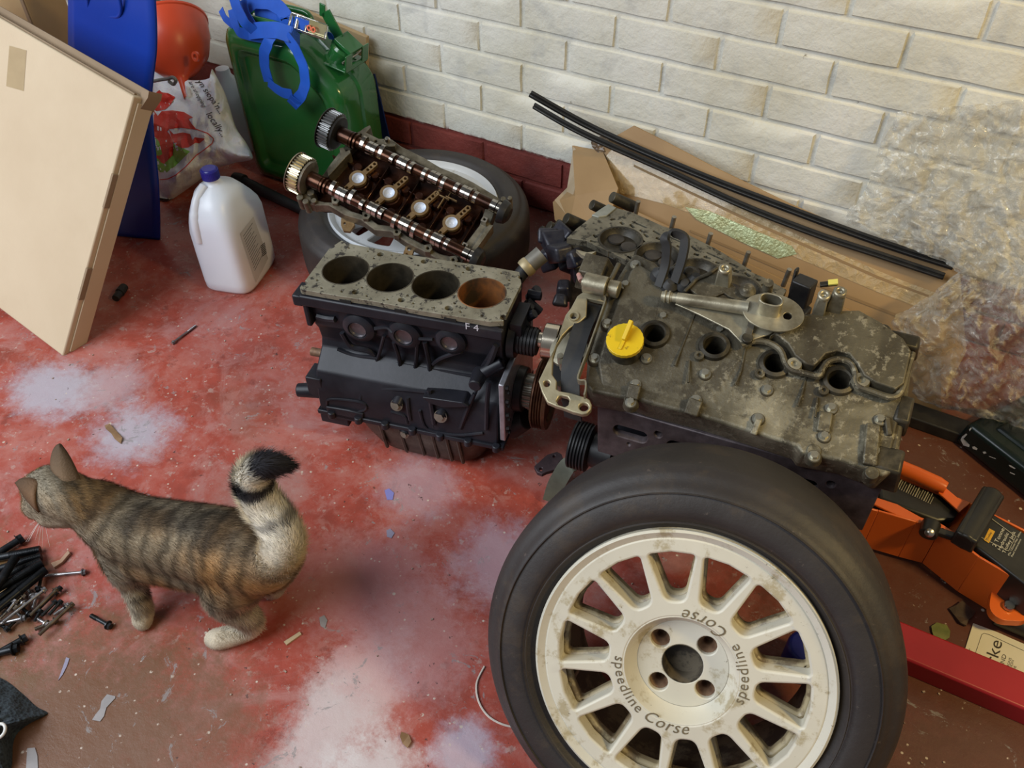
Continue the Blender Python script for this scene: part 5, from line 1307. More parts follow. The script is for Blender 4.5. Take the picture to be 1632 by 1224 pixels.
for c_ in ch:
    x, y = c_.x, yb2 + (c_.y - A_.y)
    m_ = MB(); m_.lathe([(r0_ + .0045, 0), (r0_ + .004, .0012), (r0_ + .0005, .0012), (r0_, 0), (r0_ - .001, -.004), (r0_ * .8, -.012), (0, -.014)], (x, y, 0), seg=36); ring = m_.obj('combustion_chamber', M_COVD, h2)
    m_ = MB(); m_.lathe([(.0155, -.011), (.015, -.008), (0, -.007)], (x - .014, y + .008, 0), seg=24); m_.obj('valve', M_DARK if False else simple('sooty_valve', (.03, .026, .024), (.07, .062, .055), 30, .5, .5), ring)
    m_ = MB(); m_.lathe([(.0145, -.011), (.014, -.008), (0, -.007)], (x + .017, y + .002, 0), seg=24); m_.obj('valve', bpy.data.materials['sooty_valve'], ring)
for (x, y), k in (((930, 165), c8), ((1240, 300), c8), ((1555, 445), c8), ((262, 35), c7), ((460, 120), c7)):
    v = Sv(x, y, k, -.004); v.y -= .008; m_ = MB(); m_.cyl((v.x, v.y + .014, -.03), (v.x + .004, v.y + .014, .008), .0045, .0045, 12); m_.obj('manifold_stud', M_STEELD, h2)
m_ = MB(); 
for x, y, r, h_ in ((735, 75, .011, .01), (560, 140, .010, -.0), (335, 262, .012, -.02), (260, 310, .010, -.03), (185, 330, .011, -.04), (115, 370, .011, -.05)):
    a = Sv(x, y, c8, h_); c_ = Sv(x + 190, y + 90, c8, h_ - .03); m_.cyl(a, c_, r, r * 1.1, 16); 
m_.obj('water_outlet_stub', M_COVD, h2, bevel=.001)
m_ = MB(); m_.plate([(Sv(*p, c8, .002).x, Sv(*p, c8, .002).y) for p in ((560, 235), (640, 180), (705, 138), (775, 170), (690, 240), (620, 250))], (), -.01, .003); m_.obj('machined_pad', simple('light_machined_pad', (.24, .25, .22), (.32, .33, .30), 40, .45, .4), h2, bevel=.001)
m_ = MB()
for x, y, w_ in ((180, 420, .04), (240, 480, .05), (300, 560, .05), (200, 600, .05), (380, 640, .05), (330, 420, .05), (320, 880, .04), (290, 970, .03), (470, 700, .05), (420, 600, .04)):
    v = Sv(x, y, c8, -.035 - .02 * ((x * 7) % 3)); m_.box(v, (w_, w_ * .8, w_ * .8), Matrix.Rotation(x * .37, 3, 'Z') @ Matrix.Rotation(y * .2, 3, 'X'), top=.7)
m_.obj('thermostat_housing', simple('blue_black_housing', (.012, .012, .022), (.04, .038, .045), 30, .4, .3, .001), h2, bevel=.006, seg=3)
m_ = MB(); m_.plate([(Sv(*p, c8, .0).x, Sv(*p, c8, .0).y) for p in ((425, 535), (520, 560), (600, 550), (520, 600), (470, 580))], (), -.006, .001); m_.obj('broken_gasket_corner', M_COVL, h2)
m_ = MB(); a, c_ = Sv(130, 570, c8, -.03), Sv(-10, 690, c8, -.05); m_.cyl(a, c_, .017, .0165, 24); m_.obj('outlet_pipe', simple('grey_alloy_pipe', (.16, .15, .13), (.25, .24, .20), 20, .45, .4), h2)
m_ = MB(); d_ = (c_ - a).normalized(); m_.lathe([(.0175, 0), (.0185, .004), (.0185, .012), (.017, .016), (.014, .016)], c_ - d_ * .01, d_, 24); m_.obj('brass_collar', simple('tan_collar', (.34, .27, .15), (.46, .38, .23), 20, .45, .3), h2)
m_ = MB(); m_.cyl(c_, c_ + d_ * .05 + Vector((0, 0, -.02)), .013, .014, 20); m_.obj('hose_stub', M_RUBBER, h2)
m_ = MB(); v = Sv(545, 200, c7, .0); m_.box(v, (.035, .03, .05)); v2_ = Sv(510, 130, c7, .01); m_.bar(v2_ + Vector((0, 0, -.03)), v2_ + Vector((0, 0, .02)), .012, .006, (1, 0, 0)); m_.box(v + Vector((.0, -.02, -.06)), (.05, .04, .08)); m_.obj('end_sensor', M_BLACKM, h2, bevel=.003)
# ------------------------------------------------------------------ cardboard packaging on the wall
kc = Vector((-.40, 1.50, 0))
pk = thing('cardboard_packaging', 'long tan cardboard packaging with clear tape leaning on the wall behind the engine', 'cardboard', loc=kc)
def flatbox(name, px, ybase, ytop, zt, mat, th=.006, parent=pk, org=kc, bev=.001):
    """sheet leaning on the wall: plane through (y=ybase,z=0) and (y=ytop,z=zt)"""
    f = Frame((0, ybase, 0), (1, 0, 0), (0, ytop - ybase, zt)); P = [f.at(x, y, 0) for x, y in px]
    m_ = MB(); Mx = f.m; m_.plate([(p.x, p.y) for p in P], (), -th, 0, tf=lambda v: (Mx @ v) - org)
    return m_.obj(name, mat, parent, bevel=bev, seg=1), f
b = MatB('tan_packaging', .62); b.col(b.ramp(b.noise(3.5, 5, .6), [(.3, (.27, .16, .065)), (.7, (.37, .235, .105))])); b.bump(b.noise(9, 4, .6), .003, .35); M_PK = b.m
main, mf = flatbox('main_panel', [(955, 232), (1010, 200), (1060, 225), (1130, 262), (1260, 325), (1400, 385), (1530, 430), (1540, 560), (1500, 640), (1300, 560), (1100, 460), (930, 400), (925, 330)], 1.440, 1.630, .36, M_PK, .008)
low_, lf = flatbox('lower_panel', [(940, 360), (1000, 330), (1150, 400), (1300, 470), (1500, 560), (1500, 660), (1300, 640), (1000, 480)], 1.400, 1.50, .20, M_PK, .006)
m_ = MB()
fA = [(912, 232, 1.60), (925, 245, 1.60), (905, 300, 1.55), (881, 322, 1.50), (884, 350, 1.46), (905, 372, 1.42), (960, 385, 1.41), (985, 300, 1.50), (960, 240, 1.58)]
P = [GY(*p) - kc for p in fA]
for k_, off in ((0, 0),):
    cen = sum(P, Vector()) / len(P) + Vector((0, -.02, .0)); cv = m_.bm.verts.new(cen); vs = [m_.bm.verts.new(p) for p in P]
    for i in range(len(vs)): m_.bm.faces.new((cv, vs[i], vs[(i + 1) % len(vs)]))
o = m_.obj('torn_end_flap', M_PK, pk, smooth=False); md = o.modifiers.new('solid', 'SOLIDIFY'); md.thickness = .004
m_ = MB(); P = [GY(*p) - kc for p in ((885, 320, 1.495), (905, 300, 1.545), (915, 235, 1.595), (930, 250, 1.585), (925, 330, 1.49), (905, 345, 1.46))]
m_.poly(P); o = m_.obj('inner_flap', simple('grey_tan_flap', (.36, .27, .17), (.42, .33, .22), 10, .7), pk, smooth=False); md = o.modifiers.new('solid', 'SOLIDIFY'); md.thickness = .003
bk = bvh_of(main); bk2 = bvh_of(low_)
b = MatB('clear_wrinkled_tape', .12); b.col((.46, .33, .17)); wn_ = b.noise(30, 6, .7, dist=2.5); b.bump(b.math('ADD', wn_, b.voro(60)), .0045, 1.); b.set('Coat Weight', .6); b.set('Coat Roughness', .08); M_CLT = b.m
wrap_print([polyf([(975, 238), (1010, 252), (1060, 270), (1160, 322), (1300, 388), (1420, 440), (1500, 470), (1490, 500), (1400, 466), (1280, 415), (1140, 355), (1060, 325), (1000, 310), (935, 300), (955, 262)])], bk, 'clear_tape', M_CLT, pk, .0012, maxe=14)
M_CR = simple('panel_crease', (.24, .145, .06), None, rough=.7)
wrap_print([polyf([(1010, 262), (1200, 352), (1400, 440), (1480, 470), (1480, 474), (1400, 445), (1200, 357), (1010, 266)]), polyf([(1100, 366), (1300, 450), (1480, 520), (1480, 525), (1300, 455), (1100, 370)])], bk, 'crease', M_CR, pk, .0018, maxe=14)
M_GLINT = simple('greenish_tape_glint', (.40, .46, .27), (.30, .30, .14), 60, .22, .3, .002)  # greenish lamp highlight on the clear tape, painted as a coloured patch
wrap_print([polyf([(1092, 330), (1130, 336), (1200, 366), (1262, 392), (1270, 405), (1240, 412), (1180, 385), (1110, 350)])], bk, 'tape_glint', M_GLINT, pk, .0026, maxe=10)
# crumpled brown paper at the top left of the packaging
pp = GY(962, 232, 1.60); m_ = MB()
bmesh.ops.create_icosphere(m_.bm, subdivisions=4, radius=.024)
for v in m_.bm.verts: n_ = noise.noise(v.co * 60) * .010 + noise.noise(v.co * 140) * .004; v.co = v.co * (1 + n_ / .03); v.co.z *= .75
o = m_.obj('crumpled_bag', simple('glossy_brown_film', (.07, .045, .03), (.16, .11, .07), 20, .25, 0, .002)); o.location = pp
tag(o, 'small crumpled dark brown wrapper on the left end of the packaging', 'wrapper')

# ------------------------------------------------------------------ black rubber trims
M_TRIM = simple('black_trim_rubber', (.008, .008, .008), (.016, .015, .014), 40, .5, 0, .0004)
def lift(x, y, Y):
    """rest the strip just proud of the packaging panel it lies on"""
    if x < 940: return GY(x, y, Y)
    v = mf.at(x, y, .010 + (.008 if Y > 1.57 else .006)); return mf.m @ v
def trim(name, pts, w_, label, fork=False):
    P = [lift(*p) for p in pts]; o_ = P[0].copy(); m_ = MB(); Q = smooth_path([p - o_ for p in P], 8)
    m_.ribbon(Q, w_, .006, wdir=(0.1, -.55, .85)); m_.ribbon([q + Vector((0, -.006, .0)) for q in Q], w_ * .35, .008, wdir=(0.1, -.3, .95)); o = m_.obj(name, M_TRIM, bevel=.001, seg=1); o.location = o_
    return tag(o, label, 'trim strip', 'rubber trim strips on the packaging')
trim('rubber_trim', [(846, 149, 1.560), (950, 206, 1.575), (1100, 272, 1.585), (1250, 330, 1.59), (1400, 385, 1.59), (1520, 424, 1.585)], .023, 'upper black rubber trim strip lying along the packaging, its pointed end on the white wall')
trim('rubber_trim', [(852, 168, 1.550), (930, 212, 1.550), (1060, 270, 1.545), (1180, 325, 1.540), (1300, 372, 1.535), (1400, 405, 1.53), (1505, 440, 1.52)], .019, 'lower black rubber trim strip running just beneath the first across the packaging')
b_ = GY(1480, 668, 1.36); m_ = MB(); m_.box((0, 0, .012), (.34, .05, .024), top=.9); o = m_.obj('plastic_strip', M_BLACKM, bevel=.003); o.location = (b_.x + .06, 1.375, 0)
tag(o, 'flat black plastic strip on the floor below the bubble wrap', 'plastic strip')

# ------------------------------------------------------------------ bubble wrap
b = MatB('bubble_film', .14); nt = b.nt; b.col((.74, .71, .62)); n = b.noise(24, 6, .7, True, 1.2); vv = b.voro(55, True)
b.bump(b.math('ADD', b.math('MULTIPLY', n, 1.6), b.math('MULTIPLY', b.math('SUBTRACT', .6, vv), .5)), .008, 1.0); b.set('Transmission Weight', .25); b.set('Coat Weight', 1.); b.set('Coat Roughness', .05); b.set('Specular IOR Level', 1.); b.set('IOR', 1.2)
tr = nn(nt, 'ShaderNodeBsdfTransparent'); mx = nn(nt, 'ShaderNodeMixShader'); out = nt.nodes['Material Output']
fac = b.math('ADD', .36, b.math('MULTIPLY', b.step(n, .40, .66), .36)); nt.links.new(fac, mx.inputs[0]); nt.links.new(tr.outputs[0], mx.inputs[1]); nt.links.new(b.b.outputs[0], mx.inputs[2]); nt.links.new(mx.outputs[0], out.inputs[0]); M_BUB = b.m
bwo = Vector((.10, 1.45, 0))
bw = thing('bubble_wrap', 'crumpled clear bubble wrap heaped against the wall at the right edge', 'bubble wrap', loc=bwo)
def film(name, L_, R_, nu, nv, amp, sd, mat=M_BUB):
    Lc = smooth_path([Vector((p[0], p[1], p[2])) for p in L_], 10); Rc = smooth_path([Vector((p[0], p[1], p[2])) for p in R_], 10)
    def f(u, v):
        i = v * (len(Lc) - 1); k = min(int(i), len(Lc) - 2); a = Lc[k].lerp(Lc[k + 1], i - k); i2 = v * (len(Rc) - 1); k2 = min(int(i2), len(Rc) - 2); c_ = Rc[k2].lerp(Rc[k2 + 1], i2 - k2)
        p = a.lerp(c_, u); q_ = Vector((p.x * .02 + sd, p.y * .02, 0))
        d = noise.noise(q_) * amp + noise.noise(q_ * 2.7) * amp * .6 + noise.noise(q_ * 7) * amp * .28
        ed = noise.noise(Vector((u * 2 + sd, v * 24, 5))) * 9 * (1 - u); w_ = GY(p.x + ed, p.y + noise.noise(Vector((u * 20, sd, v * 3))) * 10 * v, min(p.z + d, 1.650)); 
        w_.z = max(w_.z, .004 + abs(d) * .2); w_.y = min(w_.y, 1.652); return w_ - bwo
    m_ = MB(); m_.grid(f, nu, nv); return m_.obj(name, mat, bw, angle=180)
film('upper_sheet', [(1432, 178, 1.635), (1400, 240, 1.625), (1382, 300, 1.61), (1350, 352, 1.585), (1440, 372, 1.56)], [(1720, 150, 1.640), (1720, 250, 1.62), (1720, 330, 1.59), (1720, 400, 1.57), (1720, 470, 1.54)], 90, 90, .020, 1)
film('middle_fold', [(1372, 318, 1.585), (1350, 352, 1.565), (1430, 385, 1.53), (1520, 428, 1.50), (1560, 470, 1.48)], [(1720, 280, 1.60), (1720, 330, 1.54), (1720, 380, 1.50), (1720, 440, 1.47), (1720, 560, 1.45)], 90, 70, .030, 4)
film('lower_bundle', [(1540, 425, 1.50), (1475, 475, 1.46), (1420, 515, 1.43), (1462, 560, 1.41), (1452, 600, 1.39), (1470, 640, 1.38), (1560, 652, 1.38)], [(1720, 400, 1.50), (1720, 450, 1.42), (1720, 520, 1.36), (1720, 580, 1.33), (1720, 640, 1.31), (1720, 690, 1.32), (1720, 720, 1.34)], 100, 100, .045, 8)

# ------------------------------------------------------------------ dark case with chipped corner
q = G(1533, 706, 0); kf2 = yawframe(G(1520, 712, 0), -31)
ca = thing('dark_case', 'dark green-black plastic case with white scuffs on its corner at the right edge', 'case', kf2)
b = MatB('green_black_plastic', .25); b.col(b.ramp(b.noise(4, 3), [(.3, (.004, .010, .009)), (.7, (.008, .018, .016))])); M_GB = b.m
m_ = MB(); m_.box((.15, .10, .030), (.32, .19, .055), top=.96, topy=.93); m_.obj('case_body', M_GB, ca, bevel=.012, seg=4)
m_ = MB(); m_.box((.15, .10, .060), (.24, .12, .008), top=.94, topy=.9); m_.obj('lid_panel', M_GB, ca, bevel=.003)
bca = bvh_of(next(o for o in ca.children if o.name.startswith('case_body')))
kk = crp(1330, 640, 5.404); r_ = random.Random(1)
def blob2(pts): return polyf([kk(*p) for p in pts])
wrap_print([blob2([(1085, 330), (1100, 300), (1135, 275), (1142, 285), (1110, 320), (1102, 350), (1165, 372), (1160, 392), (1110, 378)]), blob2([(1185, 390), (1205, 385), (1232, 405), (1225, 418), (1192, 408)]), blob2([(1275, 432), (1300, 430), (1308, 446), (1285, 450)]), blob2([(1160, 240), (1176, 222), (1180, 232), (1164, 256)]), blob2([(1500, 545), (1520, 550), (1560, 575), (1550, 580), (1510, 560)]), blob2([(1510, 605), (1555, 625), (1550, 632), (1512, 615)]), blob2([(1330, 468), (1390, 490), (1388, 496), (1330, 474)])], bca, 'paint_chip', simple('white_scuff', (.60, .60, .58), None, rough=.6), ca, .0012)

# ------------------------------------------------------------------ orange trolley jack
jo = G(1470, 905, 0)
jk = thing('trolley_jack', 'orange and black hydraulic trolley jack on the floor at the right edge', 'trolley jack', loc=jo)
b = MatB('orange_enamel', .32); b.col(b.ramp(b.noise(6, 4), [(.3, (.60, .105, .012)), (.7, (.72, .14, .02))])); b.bump(b.noise(60, 3), .0004, .3); M_JO = b.m
M_JK = simple('jack_black', (.010, .010, .009), (.022, .021, .019), 20, .38, .1)
def JP(x, y, z): return G(x, y, z) - jo
# near side plate: top flange and deep cheek
def strip(m_, top, z_top, z_bot, th=.004, dirn=(0, 1, 0)):
    P = [JP(x, y, z_top if not isinstance(z_top, list) else z_top[i]) for i, (x, y) in enumerate(top)]
    for a, c_ in zip(P, P[1:]):
        n_ = (c_ - a).cross(Vector((0, 0, 1))).normalized() * th
        lo = Vector((0, 0, 1)) * z_bot
        q1, q2 = Vector((a.x, a.y, z_bot)), Vector((c_.x, c_.y, z_bot))
        vs = [m_.bm.verts.new(p) for p in (a, c_, q2, q1, a - n_, c_ - n_, q2 - n_, q1 - n_)]
        for f in ((0, 1, 2, 3), (7, 6, 5, 4), (0, 4, 5, 1), (3, 2, 6, 7), (0, 3, 7, 4), (1, 5, 6, 2)): m_.bm.faces.new([vs[i] for i in f])
ZT = .105
near = [(1345, 790), (1388, 797), (1420, 812), (1460, 828), (1475, 829), (1492, 830), (1520, 846), (1560, 880), (1632, 925), (1690, 960)]
m_ = MB(); strip(m_, [(1340, 800), (1400, 815), (1460, 832), (1500, 842), (1560, 888), (1640, 935), (1700, 965)], ZT, .010, .004)
m_.obj('near_side_plate', M_JO, jk, bevel=.001)
m_ = MB(); fl_ = [JP(x, y, ZT) for x, y in ((1385, 800), (1390, 790), (1430, 803), (1468, 824), (1486, 830), (1500, 834), (1522, 848), (1508, 846), (1488, 838), (1462, 832), (1432, 822))]
m_.plate([(p.x, p.y) for p in fl_], (), ZT - .004, ZT, bottom=True); m_.obj('near_flange', M_JO, jk, bevel=.0015)
m_ = MB(); P = [JP(x, y, ZT + .004) for x, y in ((1428, 742), (1460, 756), (1495, 772), (1508, 778))]
m_.tube(P, [.0125, .0130, .013, .010], 16); P = [JP(x, y, ZT) for x, y in ((1500, 770), (1512, 780), (1530, 795), (1548, 800), (1530, 815), (1508, 795), (1496, 785))]
m_.plate([(p.x, p.y) for p in P], (), ZT - .005, ZT - .001); m_.obj('far_side_rail', M_JO, jk, bevel=.001)
m_ = MB(); strip(m_, [(1420, 752), (1500, 785), (1550, 805), (1640, 850), (1700, 880)], ZT - .004, .010, .004); m_.obj('far_side_plate', M_JO, jk, bevel=.001)
# lift arm with instruction label
m_ = MB(); ar = [JP(x, y, ZT - .012) for x, y in ((1400, 772), (1432, 752), (1525, 795), (1528, 815), (1520, 830), (1495, 830), (1400, 795))]
m_.plate([(p.x, p.y) for p in ar], (), .04, ZT - .012); m_.obj('lift_arm', M_JK, jk, bevel=.006, seg=3)
m_ = MB(); fp = [JP(x, y, ZT - .03) for x, y in ((1505, 845), (1515, 832), (1545, 800), (1560, 805), (1600, 850), (1560, 880))]; m_.plate([(p.x, p.y) for p in fp], (), ZT - .055, ZT - .035); m_.obj('inner_web', M_JO, jk)
# power unit block with crossbar and plate label
m_ = MB(); a, c_ = JP(1580, 790, ZT + .012), JP(1535, 865, ZT + .012); m_.bar(a, c_, .034, .030); m_.cyl(a + Vector((.0, 0, .004)), c_, .017, .017, 16); m_.obj('handle_socket', M_JK, jk, bevel=.004)
m_ = MB(); ts = [JP(x, y, ZT + .006) for x, y in ((1572, 812), (1700, 890), (1660, 950), (1552, 868))]; m_.plate([(p.x, p.y) for p in ts], (), .05, ZT + .006); pu = m_.obj('power_unit', M_JK, jk, bevel=.004)
m_ = MB(); a = JP(1482, 843, ZT + .002); m_.cyl(a + Vector((-.0, -.012, -.002)), a + Vector((0, .012, .002)), .014, .014, 24); m_.bar(a, JP(1540, 862, ZT + .002), .012, .010); m_.obj('pivot_link', M_JK, jk, bevel=.002)
m_ = MB(); ax_ = Vector((.0, -.75, .66)).normalized(); m_.lathe([(.0075, 0), (.007, .004), (.004, .006), (0, .0065)], a + Vector((-.0, -.013, .006)), ax_, 18); m_.obj('pivot_bolt', M_STEEL, jk)
m_ = MB(); P = [JP(x, y, .052) for x, y in ((1588, 930), (1632, 930), (1660, 945), (1640, 985), (1612, 989), (1592, 985), (1578, 970), (1580, 945))]
m_.plate([(p.x, p.y) for p in smooth_path([Vector((p.x, p.y, 0)) for p in P], 4, True)], (), .038, .052); m_.obj('wheel_guard', M_JO, jk, bevel=.006, seg=3)
m_ = MB(); v = JP(1607, 967, .054); m_.lathe([(.0085, 0), (.0082, .004), (.007, .006), (0, .0065)], v, seg=20); m_.obj('guard_rivet', M_STEEL, jk)
m_ = MB(); v = JP(1600, 985, .016); m_.cyl(v + Vector((-.012, 0, 0)), v + Vector((.05, .0, 0)), .016, .016, 24); m_.obj('castor_wheel', M_JK, jk, bevel=.001)
barm = bvh_of(next(o for o in jk.children if o.name.startswith('lift_arm'))); bpu = bvh_of(pu)
M_LBL = simple('black_label', (.020, .020, .018), None, rough=.4); M_YL = simple('amber_print', (.62, .33, .02), None, rough=.5); M_WP = simple('cream_print', (.30, .28, .22), None, rough=.5); M_WP2 = simple('white_print', (.55, .53, .44), None, rough=.5)
wrap_print([polyf([kk(*p) for p in ((487, 735), (545, 622), (572, 630), (510, 742))])], barm, 'amber_bar', M_YL, jk, .0012)
ls = []
for k in range(16):
    a = Vector(kk(535 + k * 19, 745 + k * 9)); d = Vector((.46, -.89)); L_ = (17, 14, 18, 12, 16, 15)[k % 6]; n_ = Vector((.89, .46)) * (1.1 if k % 4 else 1.8); ls.append(polyf([a, a + d * L_, a + d * L_ + n_, a + n_]))
wrap_print(ls, barm, 'label_print', M_WP, jk, .0014)
def fr4(P, w_):
    out = []
    for i in range(4):
        a, c_ = Vector(P[i]), Vector(P[(i + 1) % 4]); d = (c_ - a).normalized(); n_ = Vector((-d.y, d.x)) * w_; out.append(polyf([a, c_, c_ + n_, a + n_]))
    return out
wrap_print(fr4([kk(1295, 962), kk(1565, 1160), kk(1500, 1290), kk(1200, 1140)], 1.), bpu, 'label_border', M_WP, jk, .0014)
wrap_print([polyf([kk(*p) for p in ((1285, 1190), (1333, 1092), (1383, 1118), (1330, 1220))])], bpu, 'amber_panel', M_YL, jk, .0014)
d_ = (.45, -.89)
wrap_print([txt('Trolley', *kk(1322, 1195), *d_, 4.8)], bpu, 'amber_panel_print', M_LBL, jk, .002)
wrap_print([txt('2 Tonne', *kk(1388, 1255), *d_, 9.5), txt('Hydraulic', *kk(1428, 1285), *d_, 8), txt('Trolley Jack', *kk(1468, 1310), *d_, 8), txt('Min 135mm Max 340mm', *kk(1506, 1330), *d_, 4.5), txt('Read instructions', *kk(1532, 1340), *d_, 4.5)], bpu, 'white_lettering', M_WP2, jk, .0014)

# ------------------------------------------------------------------ red axle stand leg and its paper leaflet
ao = G(1480, 1050, 0)
stf = Frame(G(1447, 1085, 0), G(1660, 1190, 0) - G(1447, 1085, 0), (0, 1, 0)) if False else None
a, c_ = G(1400, 1058, .0), G(1632, 1158, .0); a.z = c_.z = 0; X_ = (c_ - a).normalized()
a = a + Vector((0, .002, 0))
axf = Frame(a, X_, (-X_.y, X_.x, 0))
asd = thing('axle_stand', 'dark red folded steel axle stand leg lying on the floor right of the wheel', 'axle stand', axf)
b = MatB('crimson_paint', .38); b.col(b.ramp(b.noise(8, 4), [(.3, (.30, .008, .014)), (.7, (.38, .014, .022))])); b.bump(b.noise(90, 3), .0004, .35); M_CR2 = b.m
m_ = MB(); m_.plate([(0, .0), (0, .035), (.003, .038), (.058, .038), (.061, .035), (.061, 0), (.057, 0), (.057, .034), (.004, .034), (.004, 0)], (), -.02, .50, tf=lambda q: Vector((q.z, q.x, q.y)))
m_.obj('channel_leg', M_CR2, asd, bevel=.0015)
m_ = MB(); m_.box((.375, .031, .0385), (.03, .030, .003)); m_.obj('welded_tab', M_CR2, asd, bevel=.001)
lfo = G(1590, 1030, 0)
lf_ = thing('instruction_leaflet', 'cream printed instruction leaflet half under the red axle stand', 'leaflet', loc=lfo)
f6 = crp(1420, 900, 4.08)
P = [G(*f6(*p), .0025) - lfo for p in ((535, 380), (700, 440), (880, 520), (1000, 575), (1000, 820), (860, 780), (640, 690), (470, 590))]
m_ = MB(); m_.plate([(p.x, p.y) for p in P], (), .0005, .0018, tf=lambda q: Vector((q.x, q.y, q.z + .004 * max(0, noise.noise(q * 30))))); lp = m_.obj('paper_sheet', simple('cream_paper', (.60, .56, .42), (.66, .62, .48), 4, .7), lf_, smooth=False)
bl = bvh_of(lp); M_PR = simple('brown_black_print', (.035, .028, .018), None, rough=.6)
u = Vector(f6(705, 520)) - Vector(f6(590, 650)); ux, uy = .30, -.95
wrap_print([txt('Clarke', *f6(640, 822), .26, -.96, 30, 0, -.93, -.38)], bl, 'heading_print', M_PR, lf_, .0004, maxe=5)
wrap_print([txt('AXLE STAND', *f6(689, 820), .26, -.96, 10, 0, -.93, -.38), txt('INSTRUCTIONS', *f6(739, 774), .26, -.96, 6, 0, -.93, -.38), txt('INFORMATION', *f6(757, 784), .26, -.96, 6, 0, -.93, -.38), txt('GUIDE', *f6(797, 730), .26, -.96, 6, 0, -.93, -.38), txt('ISS 0606', *f6(828, 790), .26, -.96, 5, 0, -.93, -.38)], bl, 'small_print', M_PR, lf_, .0004, maxe=5)
k_ = line
def ln(P, w_):
    out = []
    for a, c_ in zip(P, P[1:]):
        a, c_ = Vector(f6(*a)), Vector(f6(*c_)); d = (c_ - a).normalized(); n_ = Vector((-d.y, d.x)) * w_; out.append(polyf([a - n_, c_ - n_, c_ + n_, a + n_]))
    return out
wrap_print(ln([(535, 618), (590, 455), (605, 445), (640, 455), (865, 560)], .35) + ln([(510, 545), (512, 575), (524, 605)], .4), bl, 'print_border', M_PR, lf_, .0004)
# blue thing seen through the wheel
o = MB(); o.lathe([(0, 0), (.030, 0), (.030, .055), (.026, .06), (0, .06)], seg=32); p = G(1268, 1050, 0.03); ob = o.obj('plastic_pot', simple('deep_blue_plastic', (.008, .012, .16), (.012, .018, .22), 8, .35), bevel=.002); ob.location = (p.x + .01, p.y + .01, 0)
tag(ob, 'deep blue plastic pot on the floor glimpsed through the front wheel spokes', 'pot')
# ------------------------------------------------------------------ tabby cat walking away to the left
def chain(L): return L
def W(x, y, z): return G(x, y, z)
cat_o = G(280, 980, 0)
ct = thing('cat', 'brown tabby cat with a cream and black ringed tail standing beside the pile of bolts', 'cat', loc=cat_o)
segs = []      # each: list of (point, radius)
torso = [(W(148, 806, .188), .040), (W(172, 822, .172), .047), (W(205, 842, .155), .054), (W(250, 853, .150), .056), (W(300, 862, .148), .058), (W(350, 872, .148), .061), (W(392, 884, .150), .060), (W(420, 892, .150), .050)]
segs.append(torso)
segs.append([(W(230, 880, .120), .046), (W(300, 890, .115), .048), (W(360, 900, .115), .050)])       # belly line
segs.append([(W(160, 812, .185), .040), (W(128, 800, .198), .037), (W(100, 788, .205), .0385), (W(86, 782, .205), .037)])   # neck to skull
segs.append([(W(96, 790, .200), .037), (W(74, 798, .190), .029), (W(58, 806, .182), .021)])         # muzzle and cheek
segs.append([(W(80, 772, .215), .030), (W(62, 778, .208), .026)])
segs.append([(W(108, 812, .185), .028), (W(80, 818, .178), .022)])
# near fore leg
segs.append([(W(195, 868, .130), .040), (W(200, 905, .095), .029), (W(210, 925, .070), .0215), (W(222, 958, .040), .0175), (W(228, 975, .022), .0170)])
segs.append([(W(228, 975, .020), .0180), (W(227, 988, .013), .0165), (W(228, 994, .010), .0125)])
# far fore leg
f1 = W(195, 868, .130) + Vector((-.02, .035, 0)); f0 = W(228, 990, 0) + Vector((-.075, .085, 0))
segs.append([(f1, .036), (f1.lerp(f0, .5) + Vector((.01, 0, 0)), .022), (f0 + Vector((0, 0, .03)), .0165), (f0 + Vector((-.008, -.004, .013)), .0165)])
# near hind leg: hip, knee, hock, paw
segs.append([(W(385, 890, .135), .062), (W(372, 925, .105), .048), (W(362, 950, .080), .035), (W(385, 975, .058), .0235), (W(402, 990, .038), .0180), (W(398, 1003, .022), .0165), (W(370, 1013, .016), .0175), (W(350, 1018, .014), .0180), (W(340, 1018, .012), .0150)])
# far hind leg
h1 = W(395, 890, .130) + Vector((.0, .030, 0)); h0 = W(438, 948, .0)
segs.append([(h1, .052), (h1 + Vector((.01, .02, -.05)), .034), (W(436, 925, .045), .020), (h0 + Vector((0, 0, .014)), .016), (h0 + Vector((-.03, .0, .013)), .016)])
# tail
By = W(432, 892, .175).y
tl_ = [(W(412, 890, .165), .036), (GY(438, 890, By), .030), (GY(452, 862, By + .005), .0285), (GY(440, 830, By + .01), .0275), (GY(420, 805, By + .01), .0265), (GY(408, 783, By + .01), .0250), (GY(402, 762, By + .01), .0235), (GY(410, 748, By + .012), .0200), (GY(428, 739, By + .02), .0165), (GY(450, 741, By + .03), .0125)]
segs.append(tl_)
bm = bmesh.new()
def ball(p, r, sx=1, M=None):
    s_ = bmesh.ops.create_icosphere(bm, subdivisions=3, radius=r, matrix=Matrix.Translation(p - cat_o))
for sg in segs:
    P = [a for a, _ in sg]; Rr = [r for _, r in sg]
    Q = smooth_path([Vector(p) for p in P], 5); n = len(P)
    for i, q_ in enumerate(Q):
        t = i / 5; k = min(int(t), n - 2); f = t - k; r = Rr[k] * (1 - f) + Rr[k + 1] * f; ball(q_, r)
